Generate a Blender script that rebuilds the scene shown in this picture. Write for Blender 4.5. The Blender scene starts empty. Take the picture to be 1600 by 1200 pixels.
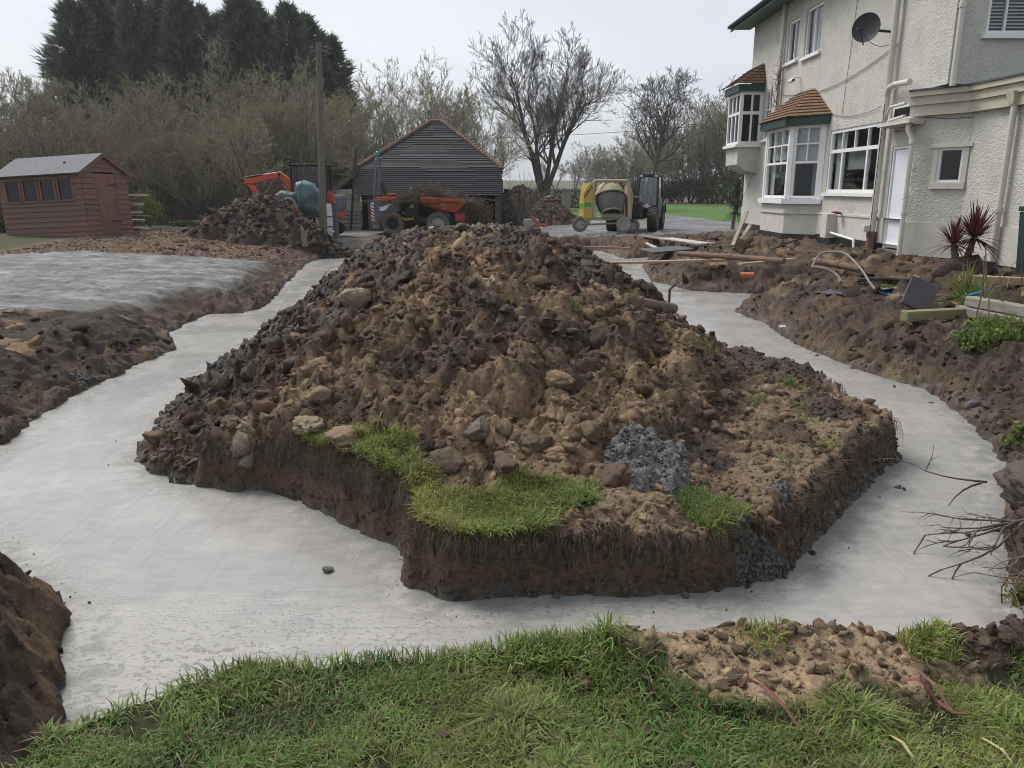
import bpy, bmesh, math, random
import numpy as np
from mathutils import Vector, Matrix, Euler

scene = bpy.context.scene
COL = scene.collection
R = math.radians
random.seed(7)

# ------------------------------------------------------------------ camera
CAM_H, F_PX, PITCH = 1.55, 1209.0, R(14.16)
cam_d = bpy.data.cameras.new('camera')
cam = bpy.data.objects.new('camera', cam_d)
COL.objects.link(cam)
cam.location = (0, 0, CAM_H)
cam.rotation_euler = (R(90) - PITCH, 0, 0)
cam_d.sensor_width = 36.0
cam_d.lens = 36.0 * F_PX / 1600.0
cam_d.clip_start = 0.05
cam_d.clip_end = 5000
scene.camera = cam

# ------------------------------------------------------------------ overcast sky and soft sun
SUN_AZ, SUN_EL = R(-50), R(52)          # azimuth from +Y towards +X
world = bpy.data.worlds.new('World')
scene.world = world
world.use_nodes = True
wn, wl = world.node_tree.nodes, world.node_tree.links
wn.clear()
wo = wn.new('ShaderNodeOutputWorld')
bg = wn.new('ShaderNodeBackground')
bg.inputs['Strength'].default_value = 0.1
sky = wn.new('ShaderNodeTexSky')
sky.sky_type = 'NISHITA'
sky.sun_disc = False
sky.sun_elevation = SUN_EL
sky.sun_rotation = SUN_AZ
sky.dust_density = 4.0
tc = wn.new('ShaderNodeTexCoord')
mp = wn.new('ShaderNodeMapping')
mp.inputs['Scale'].default_value = (1.0, 1.0, 3.2)
nz = wn.new('ShaderNodeTexNoise')
nz.inputs['Scale'].default_value = 1.5
nz.inputs['Detail'].default_value = 5
nz.inputs['Roughness'].default_value = 0.45
cr = wn.new('ShaderNodeValToRGB')
cr.color_ramp.elements[0].position = 0.3
cr.color_ramp.elements[0].color = (2.65, 2.9, 3.32, 1)
cr.color_ramp.elements[1].position = 0.72
cr.color_ramp.elements[1].color = (4.2, 4.4, 4.75, 1)
mx = wn.new('ShaderNodeMix')
mx.data_type = 'RGBA'
mx.inputs[0].default_value = 0.74
bw = wn.new('ShaderNodeHueSaturation')
bw.inputs['Saturation'].default_value = 0.35
wl.new(tc.outputs['Generated'], mp.inputs['Vector'])
wl.new(mp.outputs['Vector'], nz.inputs['Vector'])
wl.new(nz.outputs['Fac'], cr.inputs['Fac'])
wl.new(sky.outputs['Color'], bw.inputs['Color'])
wl.new(bw.outputs['Color'], mx.inputs[6])
wl.new(cr.outputs['Color'], mx.inputs[7])
wl.new(mx.outputs[2], bg.inputs['Color'])
wl.new(bg.outputs['Background'], wo.inputs['Surface'])

sun_d = bpy.data.lights.new('sun', 'SUN')
sun_d.energy = 1.5
sun_d.angle = R(25)
sun_d.color = (1.0, 0.96, 0.9)
sun = bpy.data.objects.new('sun', sun_d)
COL.objects.link(sun)
to_sun = Vector((math.sin(SUN_AZ) * math.cos(SUN_EL), math.cos(SUN_AZ) * math.cos(SUN_EL), math.sin(SUN_EL)))
sun.rotation_euler = to_sun.to_track_quat('Z', 'Y').to_euler()
sun.location = (-20, 30, 30)

scene.view_settings.view_transform = 'Standard'
scene.view_settings.look = 'None'
scene.view_settings.gamma = 1.0
scene.view_settings.exposure = 1.0
scene.view_settings.use_curve_mapping = False
scene.render.engine = 'CYCLES'
scene.cycles.use_denoising = True
scene.cycles.max_bounces = 6
scene.cycles.diffuse_bounces = 3
scene.cycles.transparent_max_bounces = 8
scene.cycles.use_adaptive_sampling = True
scene.cycles.filter_width = 1.0

# ------------------------------------------------------------------ helpers
def ray(px, py):
    u, v = (px - 800) / F_PX, (600 - py) / F_PX
    return u, math.cos(PITCH) + v * math.sin(PITCH), -math.sin(PITCH) + v * math.cos(PITCH)
def G(px, py, z=0.0):
    x, y, w = ray(px, py); t = (z - CAM_H) / w
    return (x * t, y * t)
def D(px, py, d):
    x, y, w = ray(px, py)
    return Vector((x / y * d, d, CAM_H + w / y * d))

def tag(o, label=None, cat=None, group=None, kind=None):
    if label: o['label'] = label
    if cat: o['category'] = cat
    if group: o['group'] = group
    if kind: o['kind'] = kind
    return o
def empty(name, loc, rz=0.0, label=None, cat=None, group=None, rot=None):
    o = bpy.data.objects.new(name, None)
    COL.objects.link(o)
    o.location = loc
    o.rotation_euler = rot if rot else (0, 0, rz)
    o.empty_display_size = 0.2
    return tag(o, label, cat, group)
def link(name, me, parent=None, mat=None):
    o = bpy.data.objects.new(name, me)
    COL.objects.link(o)
    if mat is not None and not me.materials: me.materials.append(mat)
    if parent is not None: o.parent = parent
    return o
def copy_tree(o, parent=None):
    c = o.copy(); COL.objects.link(c); c.parent = parent
    for ch in list(o.children): copy_tree(ch, c)
    return c
def np_mesh(name, V, Fq, smooth=False):
    """V (n,3); Fq list of (m,k) index arrays"""
    me = bpy.data.meshes.new(name)
    if not isinstance(Fq, (list, tuple)): Fq = [Fq]
    Fq = [np.asarray(f, dtype=np.int32) for f in Fq if len(f)]
    V = np.asarray(V, dtype=np.float32)
    me.vertices.add(len(V)); me.vertices.foreach_set('co', V.ravel())
    tot = sum(f.size for f in Fq); n = sum(len(f) for f in Fq)
    me.loops.add(tot); me.polygons.add(n)
    me.loops.foreach_set('vertex_index', np.concatenate([f.ravel() for f in Fq]))
    starts, s = [], 0
    for f in Fq:
        starts.append(s + np.arange(len(f)) * f.shape[1]); s += f.size
    me.polygons.foreach_set('loop_start', np.concatenate(starts).astype(np.int32))
    if smooth: me.polygons.foreach_set('use_smooth', np.ones(n, dtype=bool))
    me.update(calc_edges=True)
    return me
def set_col(me, C):
    a = me.attributes.new('col', 'FLOAT_COLOR', 'POINT')
    C = np.asarray(C, dtype=np.float32)
    if C.shape[1] == 3: C = np.concatenate([C, np.ones((len(C), 1), np.float32)], 1)
    a.data.foreach_set('color', C.ravel())

class MB:
    def __init__(s): s.v, s.f = [], []
    def add(s, vs, fs):
        b = len(s.v); s.v += [tuple(v) for v in vs]; s.f += [tuple(i + b for i in f) for f in fs]; return s
    def quad(s, a, b, c, d): return s.add([a, b, c, d], [(0, 1, 2, 3)])
    def hexa(s, lo, hi):
        """lo, hi: 4 corner points each, ccw seen from above"""
        return s.add(list(lo) + list(hi), [(3, 2, 1, 0), (4, 5, 6, 7), (0, 1, 5, 4), (1, 2, 6, 5), (2, 3, 7, 6), (3, 0, 4, 7)])
    def box(s, c, size, rot=None):
        hx, hy, hz = size[0] / 2, size[1] / 2, size[2] / 2
        P = [Vector((x, y, z)) for z in (-hz, hz) for x, y in ((-hx, -hy), (hx, -hy), (hx, hy), (-hx, hy))]
        if rot is not None:
            m = rot if isinstance(rot, Matrix) else Euler(rot).to_matrix()
            P = [m @ p for p in P]
        c = Vector(c); P = [p + c for p in P]
        return s.hexa(P[:4], P[4:])
    def bb(s, x0, x1, y0, y1, z0, z1): return s.box(((x0 + x1) / 2, (y0 + y1) / 2, (z0 + z1) / 2), (abs(x1 - x0), abs(y1 - y0), abs(z1 - z0)))
    def cbox(s, c, size, b, rot=None):
        """box with all edges bevelled"""
        bm = bmesh.new(); bmesh.ops.create_cube(bm, size=1.0)
        for v in bm.verts: v.co = Vector((v.co.x * size[0], v.co.y * size[1], v.co.z * size[2]))
        bmesh.ops.bevel(bm, geom=bm.edges[:], offset=b, segments=2, affect='EDGES', profile=0.6)
        m = Matrix() if rot is None else Euler(rot).to_matrix().to_4x4()
        vs = [(m @ v.co) + Vector(c) for v in bm.verts]
        bm.verts.index_update()
        s.add(vs, [[v.index for v in f.verts] for f in bm.faces]); bm.free(); return s
    def tube(s, pts, r, n=8, cap=True, r1=None):
        pts = [Vector(p) for p in pts]; L = len(pts)
        rs = r if isinstance(r, (list, tuple)) else [r + ((r1 - r) * i / max(1, L - 1) if r1 is not None else 0) for i in range(L)]
        vs, prev = [], None
        for i, p in enumerate(pts):
            d = (pts[min(i + 1, L - 1)] - pts[max(i - 1, 0)]).normalized()
            if prev is None:
                a = d.orthogonal().normalized()
            else:
                a = (prev - d * prev.dot(d))
                a = a.normalized() if a.length > 1e-6 else d.orthogonal().normalized()
            prev = a; b = d.cross(a)
            for k in range(n):
                t = 2 * math.pi * k / n
                vs.append(p + (a * math.cos(t) + b * math.sin(t)) * rs[i])
        fs = [(i * n + k, i * n + (k + 1) % n, (i + 1) * n + (k + 1) % n, (i + 1) * n + k) for i in range(L - 1) for k in range(n)]
        if cap: fs += [tuple(range(n - 1, -1, -1)), tuple(range((L - 1) * n, L * n))]
        return s.add(vs, fs)
    def lathe(s, prof, c=(0, 0, 0), axis='z', n=20, cap=True):
        """prof: (radius, height) pairs"""
        c = Vector(c); vs = []
        for r, h in prof:
            for k in range(n):
                t = 2 * math.pi * k / n; a, b = r * math.cos(t), r * math.sin(t)
                vs.append(c + (Vector((a, b, h)) if axis == 'z' else Vector((a, h, b)) if axis == 'y' else Vector((h, a, b))))
        L = len(prof)
        fs = [(i * n + k, i * n + (k + 1) % n, (i + 1) * n + (k + 1) % n, (i + 1) * n + k) for i in range(L - 1) for k in range(n)]
        if cap: fs += [tuple(range(n - 1, -1, -1)), tuple(range((L - 1) * n, L * n))]
        return s.add(vs, fs)
    def prism(s, poly, axis, a, b):
        """poly: 2-D points; extruded along axis from a to b. axis 'y': points are (x,z); 'x': (y,z); 'z': (x,y)"""
        def P(p, t): return (p[0], t, p[1]) if axis == 'y' else (t, p[0], p[1]) if axis == 'x' else (p[0], p[1], t)
        n = len(poly)
        vs = [P(p, a) for p in poly] + [P(p, b) for p in poly]
        return s.add(vs, [tuple(range(n)), tuple(range(2 * n - 1, n - 1, -1))] + [(i, i + n, (i + 1) % n + n, (i + 1) % n) for i in range(n)])
    def build(s, name, mat, parent=None, world=False, smooth=False, bevel=0, autosmooth=None):
        me = bpy.data.meshes.new(name)
        off = Vector((0, 0, 0))
        if world and parent is not None:
            q = parent
            while q is not None: off += q.location; q = q.parent
        me.from_pydata([tuple(Vector(v) - off) for v in s.v], [], s.f)
        bm = bmesh.new(); bm.from_mesh(me); bmesh.ops.recalc_face_normals(bm, faces=bm.faces[:])
        if bevel:
            bmesh.ops.bevel(bm, geom=[e for e in bm.edges if len(e.link_faces) == 2 and e.calc_face_angle(0) > 0.6], offset=bevel, segments=2, affect='EDGES', profile=0.6)
        if smooth:
            for f in bm.faces: f.smooth = True
            for e in bm.edges:
                if len(e.link_faces) == 2 and e.calc_face_angle(0) > 0.7: e.smooth = False
        bm.to_mesh(me); bm.free()
        return link(name, me, parent, mat)

# ------------------------------------------------------------------ materials
def new_mat(name):
    m = bpy.data.materials.new(name); m.use_nodes = True
    n, l = m.node_tree.nodes, m.node_tree.links
    return m, n, l, n['Principled BSDF']
def noise_node(n, l, scale, detail=4, coord='Object', stretch=None, rough=0.55):
    t = n.new('ShaderNodeTexCoord'); z = n.new('ShaderNodeTexNoise')
    z.inputs['Scale'].default_value = scale; z.inputs['Detail'].default_value = detail; z.inputs['Roughness'].default_value = rough
    if stretch:
        q = n.new('ShaderNodeMapping'); q.inputs['Scale'].default_value = stretch
        l.new(t.outputs[coord], q.inputs['Vector']); l.new(q.outputs['Vector'], z.inputs['Vector'])
    else: l.new(t.outputs[coord], z.inputs['Vector'])
    return z
def ramp(n, l, src, p0, c0, p1, c1):
    r = n.new('ShaderNodeValToRGB')
    r.color_ramp.elements[0].position = p0; r.color_ramp.elements[1].position = p1
    r.color_ramp.elements[0].color = (*c0, 1); r.color_ramp.elements[1].color = (*c1, 1)
    l.new(src, r.inputs['Fac']); return r
MATS = {}
def M(name, c1, c2=None, scale=6.0, rough=0.75, bump=0.0, bscale=30.0, bdist=0.01, metal=0.0, spec=0.4, stretch=None, dirt=None, dirt_scale=2.0, dirt_amt=(0.55, 0.75), coat=0.0):
    if name in MATS: return MATS[name]
    m, n, l, b = new_mat(name)
    c2 = c2 or tuple(v * 0.72 for v in c1)
    z = noise_node(n, l, scale, 5, stretch=stretch)
    r = ramp(n, l, z.outputs['Fac'], 0.3, c2, 0.7, c1)
    out = r.outputs['Color']
    if dirt:
        z2 = noise_node(n, l, dirt_scale, 6, rough=0.65)
        r2 = ramp(n, l, z2.outputs['Fac'], dirt_amt[0], (0, 0, 0), dirt_amt[1], (1, 1, 1))
        x = n.new('ShaderNodeMix'); x.data_type = 'RGBA'
        l.new(r2.outputs['Color'], x.inputs[0]); l.new(out, x.inputs[6]); x.inputs[7].default_value = (*dirt, 1)
        out = x.outputs[2]
    l.new(out, b.inputs['Base Color'])
    zr = noise_node(n, l, scale * 1.7, 3)
    mr = n.new('ShaderNodeMapRange'); mr.inputs[3].default_value = max(0.03, rough - 0.12); mr.inputs[4].default_value = min(1, rough + 0.12)
    l.new(zr.outputs['Fac'], mr.inputs[0]); l.new(mr.outputs[0], b.inputs['Roughness'])
    b.inputs['Metallic'].default_value = metal
    b.inputs['Specular IOR Level'].default_value = spec
    b.inputs['Coat Weight'].default_value = coat
    if bump:
        zb = noise_node(n, l, bscale, 6, stretch=stretch)
        bp = n.new('ShaderNodeBump'); bp.inputs['Strength'].default_value = bump; bp.inputs['Distance'].default_value = bdist
        l.new(zb.outputs['Fac'], bp.inputs['Height']); l.new(bp.outputs['Normal'], b.inputs['Normal'])
    MATS[name] = m
    return m
def attr_mat(name, nscale=20, lo=0.65, hi=1.3, bumps=((40, 0.02, 0.6),), rough=None, spec=0.3, translucent=0.0):
    """colour from the point attribute 'col' (alpha = roughness), broken up by noise"""
    m, n, l, b = new_mat(name)
    a = n.new('ShaderNodeAttribute'); a.attribute_name = 'col'
    z = noise_node(n, l, nscale, 6, rough=0.65)
    mr = n.new('ShaderNodeMapRange'); mr.inputs[1].default_value = 0.3; mr.inputs[2].default_value = 0.7
    mr.inputs[3].default_value = lo; mr.inputs[4].default_value = hi
    l.new(z.outputs['Fac'], mr.inputs[0])
    x = n.new('ShaderNodeVectorMath'); x.operation = 'SCALE'
    l.new(a.outputs['Color'], x.inputs[0]); l.new(mr.outputs[0], x.inputs['Scale'])
    l.new(x.outputs[0], b.inputs['Base Color'])
    if rough is None: l.new(a.outputs['Alpha'], b.inputs['Roughness'])
    else: b.inputs['Roughness'].default_value = rough
    b.inputs['Specular IOR Level'].default_value = spec
    prev = None
    for sc_, dist, st in bumps:
        zb = noise_node(n, l, sc_, 6, rough=0.7)
        bp = n.new('ShaderNodeBump'); bp.inputs['Strength'].default_value = st; bp.inputs['Distance'].default_value = dist
        l.new(zb.outputs['Fac'], bp.inputs['Height'])
        if prev: l.new(prev.outputs['Normal'], bp.inputs['Normal'])
        l.new(bp.outputs['Normal'], b.inputs['Normal']); prev = bp
    if translucent:
        b.inputs['Transmission Weight'].default_value = 0
        b.inputs['Subsurface Weight'].default_value = 0
        t = n.new('ShaderNodeBsdfTranslucent'); l.new(x.outputs[0], t.inputs['Color'])
        ms = n.new('ShaderNodeMixShader'); ms.inputs[0].default_value = translucent
        l.new(b.outputs[0], ms.inputs[1]); l.new(t.outputs[0], ms.inputs[2])
        l.new(ms.outputs[0], n['Material Output'].inputs['Surface'])
    return m

# ------------------------------------------------------------------ numpy noise
def _h(ix, iy, seed):
    h = (ix.astype(np.int64) * 374761393 + iy.astype(np.int64) * 668265263 + seed * 1442695041) & 0xFFFFFFFF
    h = ((h ^ (h >> 13)) * 1274126177) & 0xFFFFFFFF
    h = ((h ^ (h >> 16)) * 2246822519) & 0xFFFFFFFF
    return ((h ^ (h >> 15)) & 0xFFFFFF) / float(0x1000000)
def vnoise(x, y, seed=0):
    ix, iy = np.floor(x), np.floor(y); fx, fy = x - ix, y - iy
    fx = fx * fx * (3 - 2 * fx); fy = fy * fy * (3 - 2 * fy)
    a, b = _h(ix, iy, seed), _h(ix + 1, iy, seed); c, d = _h(ix, iy + 1, seed), _h(ix + 1, iy + 1, seed)
    return (a + (b - a) * fx) * (1 - fy) + (c + (d - c) * fx) * fy
def fbm(x, y, o=4, seed=0, g=0.5):
    s, a, t = 0, 1.0, 0
    for i in range(o):
        s = s + a * vnoise(x * 2 ** i + 17.3 * i, y * 2 ** i - 9.1 * i, seed + i); t += a; a *= g
    return s / t                       # 0..1
def pnoise(x, y, seed=0):
    ix, iy = np.floor(x), np.floor(y); fx, fy = x - ix, y - iy
    u, v = fx * fx * fx * (fx * (fx * 6 - 15) + 10), fy * fy * fy * (fy * (fy * 6 - 15) + 10)
    def g(cx, cy, dx, dy):
        a = _h(cx, cy, seed) * 6.2831853; return np.cos(a) * dx + np.sin(a) * dy
    a, b = g(ix, iy, fx, fy), g(ix + 1, iy, fx - 1, fy); c, d = g(ix, iy + 1, fx, fy - 1), g(ix + 1, iy + 1, fx - 1, fy - 1)
    return (a + (b - a) * u) * (1 - v) + (c + (d - c) * u) * v
def billow(x, y, f, o, seed, g=.55):
    """rounded lumps parted by sharp creases, roughly 0..1"""
    s, a, t = 0, 1.0, 0
    for i in range(o):
        c, sn = math.cos(i * 1.1), math.sin(i * 1.1); X_, Y_ = (x * c - y * sn) * f * 2.1 ** i, (x * sn + y * c) * f * 2.1 ** i
        s = s + a * np.abs(pnoise(X_ + 7.7 * i, Y_, seed + i)) * 2; t += a; a *= g
    return s / t
def clods(x, y, size, seed=0, keep=0.8):
    """rounded lumps on a jittered lattice: returns height (0..~0.6*size) and an id value per lump"""
    X, Y = x / size, y / size
    ix, iy = np.floor(X), np.floor(Y)
    H, I = np.zeros_like(X), np.zeros_like(X)
    for dx in (-1, 0, 1):
        for dy in (-1, 0, 1):
            cx, cy = ix + dx, iy + dy
            px, py = cx + _h(cx, cy, seed), cy + _h(cx, cy, seed + 1)
            r = 0.28 + 0.42 * _h(cx, cy, seed + 2)
            on = _h(cx, cy, seed + 3) < keep
            an = _h(cx, cy, seed + 5) * 6.28; e = 0.65 + 0.35 * _h(cx, cy, seed + 6)
            ux, uy = X - px, Y - py
            wx, wy = ux * np.cos(an) + uy * np.sin(an), (-ux * np.sin(an) + uy * np.cos(an)) / e
            d2 = wx * wx + wy * wy
            h = np.sqrt(np.maximum(0, r * r - d2)) * on
            m = h > H
            I = np.where(m, _h(cx, cy, seed + 4), I); H = np.maximum(H, h)
    return H * size, I
def sdf(poly, x, y):
    """signed distance to a polygon, negative inside"""
    d = np.full(x.shape, 1e9); ins = np.zeros(x.shape, bool)
    n = len(poly)
    for i in range(n):
        ax, ay = poly[i]; bx, by = poly[(i + 1) % n]
        ex, ey = bx - ax, by - ay
        t = np.clip(((x - ax) * ex + (y - ay) * ey) / (ex * ex + ey * ey + 1e-12), 0, 1)
        d = np.minimum(d, (x - ax - t * ex) ** 2 + (y - ay - t * ey) ** 2)
        c = ((ay > y) != (by > y)) & (x < (bx - ax) * (y - ay) / ((by - ay) if by != ay else 1e-12) + ax)
        ins ^= c
    d = np.sqrt(d)
    return np.where(ins, -d, d)
def sstep(a, b, t):
    t = np.clip((t - a) / (b - a), 0, 1); return t * t * (3 - 2 * t)
# ------------------------------------------------------------------ terrain: ground sheet, foundation trench, spoil island
OUTER = [(-1.37, 2.02), (-1.15, 2.2), (-.93, 2.36), (-.6, 2.4), (-.23, 2.42), (.07, 2.5), (.32, 2.44), (.7, 2.54), (1.04, 2.5), (1.36, 2.46), (1.62, 2.46),
         (1.9, 2.62), (2.2, 2.85), (2.5, 3.35), (2.62, 3.7), (3.0, 4.35), (3.48, 5.14), (3.91, 6.19), (4.12, 7.4), (3.89, 8.2), (3.69, 9.74), (3.74, 11.2), (3.65, 12.6),
         (4.6, 14.0), (6.2, 14.4), (6.2, 14.9), (4.46, 14.8), (3.52, 15.2), (3.05, 16.8), (3.3, 19.6), (3.5, 20.6), (4.9, 22.6), (4.7, 23.2), (3.2, 22.4), (2.9, 25.2), (0.5, 26.4), (-3.6, 26.6),
         (-5.1, 26.2), (-5.3, 25.2), (-5.55, 21.3), (-4.85, 16.8), (-4.2, 13.1), (-4.35, 12.4), (-4.85, 12.3), (-4.8, 10.6), (-4.22, 9.5), (-4.29, 7.7), (-4.19, 6.57), (-3.97, 5.7),
         (-4.0, 5.0), (-3.2, 4.15), (-2.5, 3.6), (-2.08, 3.25), (-1.84, 2.8), (-1.64, 2.44), (-1.52, 2.2)]
INNER = [(-.31, 3.4), (.32, 3.46), (.95, 3.46), (1.49, 3.72), (2.15, 4.57), (2.9, 5.42), (2.86, 5.75), (2.7, 5.95), (2.75, 6.6), (2.46, 7.28), (2.39, 7.9), (2.27, 9.33), (2.1, 12.07),
         (1.89, 14.4), (1.89, 17.7), (1.75, 19.9), (1.7, 24.3), (-4.2, 25.0), (-4.4, 24.0), (-4.02, 18.08), (-3.78, 14.7), (-3.3, 12.37), (-3.42, 10.18), (-3.32, 8.31), (-3.12, 6.57), (-2.76, 5.34),
         (-2.32, 4.96), (-1.51, 4.73), (-.64, 3.95), (-.52, 3.55)]
SLAB = [(-16, 15.5), (-9.9, 18.2), (-5.15, 17.6), (-4.7, 15.0), (-4.45, 13.2), (-4.9, 11.6), (-5.6, 10.2), (-7.5, 9.1), (-16, 8.0)]
GRASS_ISL = [G(a, b, -.10 if a < 650 else 0.0) for a, b in [(455, 705), (500, 708), (560, 725), (640, 740), (690, 765), (760, 768), (830, 752), (925, 755), (935, 780), (880, 800), (850, 845), (780, 862), (720, 885), (640, 870), (605, 815), (560, 770), (490, 770)]]
GRASS_ISL2 = [G(a, b, 0.0) for a, b in [(920, 812), (1030, 815), (1045, 832), (930, 832)]]
GRASS_ISL3 = [G(a, b, 0.02) for a, b in [(1060, 745), (1130, 755), (1200, 795), (1215, 840), (1160, 842), (1075, 835), (1110, 800), (1070, 775)]]
SOILPATCH = [G(a, b, 0.0) for a, b in [(900, 985), (1000, 970), (1120, 960), (1300, 965), (1600, 985), (1700, 1000), (1700, 1030), (1590, 1040), (1500, 1062), (1440, 1065), (1420, 1090), (1330, 1062), (1280, 1110), (1180, 1105), (1110, 1108), (1060, 1080), (1030, 1040), (960, 1030)]]

def base_z(x, y):
    z = np.zeros_like(x)
    z = z + 0.20 * sstep(4.4, 7.2, x) * sstep(5, 11, y) * (1 - sstep(23, 28, y))
    z = z + 0.03 * sstep(-3.5, -6, x) * sstep(4, 9, y)
    z = z + 0.24 * sstep(-6.5, -10.5, x) * sstep(15, 22, y) * (1 - sstep(28, 40, y))
    z = z - 0.12 * (1 - sstep(0, 4, x)) * sstep(25, 29, y) * (1 - sstep(34, 45, y)) * sstep(-9, -6.5, x)
    z = z + 7.0 * sstep(130, 560, y) + 5 * sstep(500, 1200, y)
    return z
def mound_h(x, y):
    m = np.interp(y, [3.65, 4.1, 4.6, 5.2, 6.0, 7.1, 8.5, 10.5, 14, 18, 22, 24.2, 25.2], [0, .07, .18, .36, .56, .76, .86, .84, .70, .52, .37, .24, 0])
    xc = np.interp(y, [4, 6, 9, 14, 24], [-.35, -.2, -.15, -.6, -1.3])
    wl = np.interp(y, [3.7, 5.0, 6, 8, 14, 24], [1.6, 2.3, 2.9, 3.25, 3.0, 3.0])
    wr = np.interp(y, [3.7, 5, 6, 8, 12, 24], [1.3, 1.9, 2.15, 2.15, 2.15, 2.4])
    t = np.where(x < xc, (xc - x) / wl, (x - xc) / wr)
    t = np.clip(t, 0, 1)
    return m * (1 - t ** 2.2) ** 1.1

def axis(parts):
    out = []
    for a, b, s in parts: out.append(np.arange(a, b - s * 0.3, s))
    return np.concatenate(out)
def grow(a, s, k, lim):
    out = [a]
    while out[-1] < lim: s *= k; out.append(out[-1] + s)
    return np.array(out[1:])
xs = axis([(-9.5, -5, .07), (-5, -3.2, .035), (-3.2, 3.2, .0225), (3.2, 5, .03), (5, 9.5, .07)])
xs = np.concatenate([-grow(9.5, .07, 1.17, 900)[::-1], xs, grow(xs[-1], .07, 1.17, 900)])
ys = axis([(-1.5, 1.2, .15), (1.2, 6.6, .0185), (6.6, 10, .032), (10, 16, .055), (16, 30, .09)])
ys = np.concatenate([-grow(1.5, .3, 1.4, 60)[::-1], ys, grow(ys[-1], .09, 1.14, 1500)])
NX, NY = len(xs), len(ys)
X, Y = [a.ravel() for a in np.meshgrid(xs, ys)]
near = (np.abs(X) < 12) & (Y > 0.5) & (Y < 31)
so, si = np.full(X.shape, 9.0), np.full(X.shape, 9.0)
wxn = X[near] + 0.10 * (fbm(X[near] * 2.1, Y[near] * 2.1, 3, 5) - .5) + 0.06 * (fbm(X[near] * 9, Y[near] * 9, 3, 6) - .5)
wyn = Y[near] + 0.10 * (fbm(X[near] * 2.1, Y[near] * 2.1, 3, 15) - .5) + 0.06 * (fbm(X[near] * 9, Y[near] * 9, 3, 16) - .5)
so[near] = sdf(OUTER, wxn, wyn); si[near] = sdf(INNER, wxn, wyn)
conc = np.maximum(so, -si)                       # <0 inside the concrete
island = si < 0
sslab = np.full(X.shape, 9.0); sslab[near] = sdf(SLAB, X[near] + .5 * (fbm(X[near], Y[near], 3, 8) - .5), Y[near] + .5 * (fbm(X[near], Y[near], 3, 9) - .5))
def msk(poly, w=0.05, amp=0.12, fr=6.0):
    r = np.full(X.shape, 9.0)
    k = (np.abs(X) < 6) & (Y > 0.5) & (Y < 8)
    r[k] = sdf(poly, X[k] + amp * (fbm(X[k] * fr, Y[k] * fr, 3, 21) - .5) * 2, Y[k] + amp * (fbm(X[k] * fr, Y[k] * fr, 3, 22) - .5) * 2)
    return 1 - sstep(-w, w, r)
g_isl = np.maximum(np.maximum(msk(GRASS_ISL), msk(GRASS_ISL2, .02, .04)), msk(GRASS_ISL3, .03, .08))
soilp = msk(SOILPATCH, .03, .07, 8)
lawn = (1 - sstep(2.75, 2.85, Y)) * (so > 0) * (1 - soilp) * sstep(-1.75, -1.35, X - .25 * (Y - 2.0) + .2 * (fbm(X * 4, Y * 4, 3, 31) - .5))
lawn = lawn * (X < 4.4)

base = base_z(X, Y)
mound = mound_h(X, Y) * island
# lumpiness
k = near
amp = np.zeros_like(X)
rough_soil = near & (lawn < .5)
c1 = np.zeros_like(X); c2 = np.zeros_like(X); c3 = np.zeros_like(X); c4 = np.zeros_like(X); id1 = np.zeros_like(X); id2 = np.zeros_like(X); id3 = np.zeros_like(X)
wx2 = X[k] + .10 * (fbm(X[k] * 7, Y[k] * 7, 3, 61) - .5) + .05 * (fbm(X[k] * 24, Y[k] * 24, 2, 63) - .5); wy2 = Y[k] + .10 * (fbm(X[k] * 7, Y[k] * 7, 3, 62) - .5) + .05 * (fbm(X[k] * 24, Y[k] * 24, 2, 64) - .5)
c1[k], id1[k] = clods(wx2, wy2, .52, 101, .6)
c2[k], id2[k] = clods(wx2, wy2, .27, 111, .8)
c3[k], id3[k] = clods(wx2, wy2, .12, 121, .8)
c4[k], _ = clods(wx2, wy2, .055, 131, .85)
f1 = np.full(X.shape, .5); f1[k] = fbm(X[k] * 3, Y[k] * 3, 5, 41, .6)
f2 = np.full(X.shape, .5); f2[k] = fbm(X[k] * 14, Y[k] * 14, 4, 51, .6)
mm = sstep(0.0, 0.12, mound)
flat_tan = island * (1 - mm)
A = np.where(island, .42 + .58 * mm, .5)                       # lump strength
A = np.where(sslab < 0, .10 + .3 * (fbm(X * 1.2, Y * 3.0, 3, 71)), A)
mulch = near & (Y > 17) & (X < -4.6) & (sslab > 0)
A = np.where(mulch, .16, A)
A = np.where(near & (X > 3) & ~island & (Y < 26), .75, A)
A = A * (1 - .85 * lawn) * (1 - .6 * g_isl)
A = np.where((Y > 27) & (X > -1.5), .03, A)
A = np.where((soilp > .3) & (so > 0) & (Y < 3.2), .16, A)
A = np.where((X < -1.3) & (Y < 3.6) & ~island, .42 * (1 - lawn), A)
bil = np.zeros_like(X); bil[k] = .30 * billow(wx2, wy2, 1.7, 2, 601) + .20 * billow(wx2, wy2, 4.6, 3, 611, .6) + .055 * billow(wx2, wy2, 17, 2, 621, .6)
lump = A * (bil * .72 - .08 + .06 * c1 + .12 * c2 + .22 * c3 + .30 * c4 + .30 * (f1 - .5) + .08 * (f2 - .5))
lump = lump * near
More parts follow.
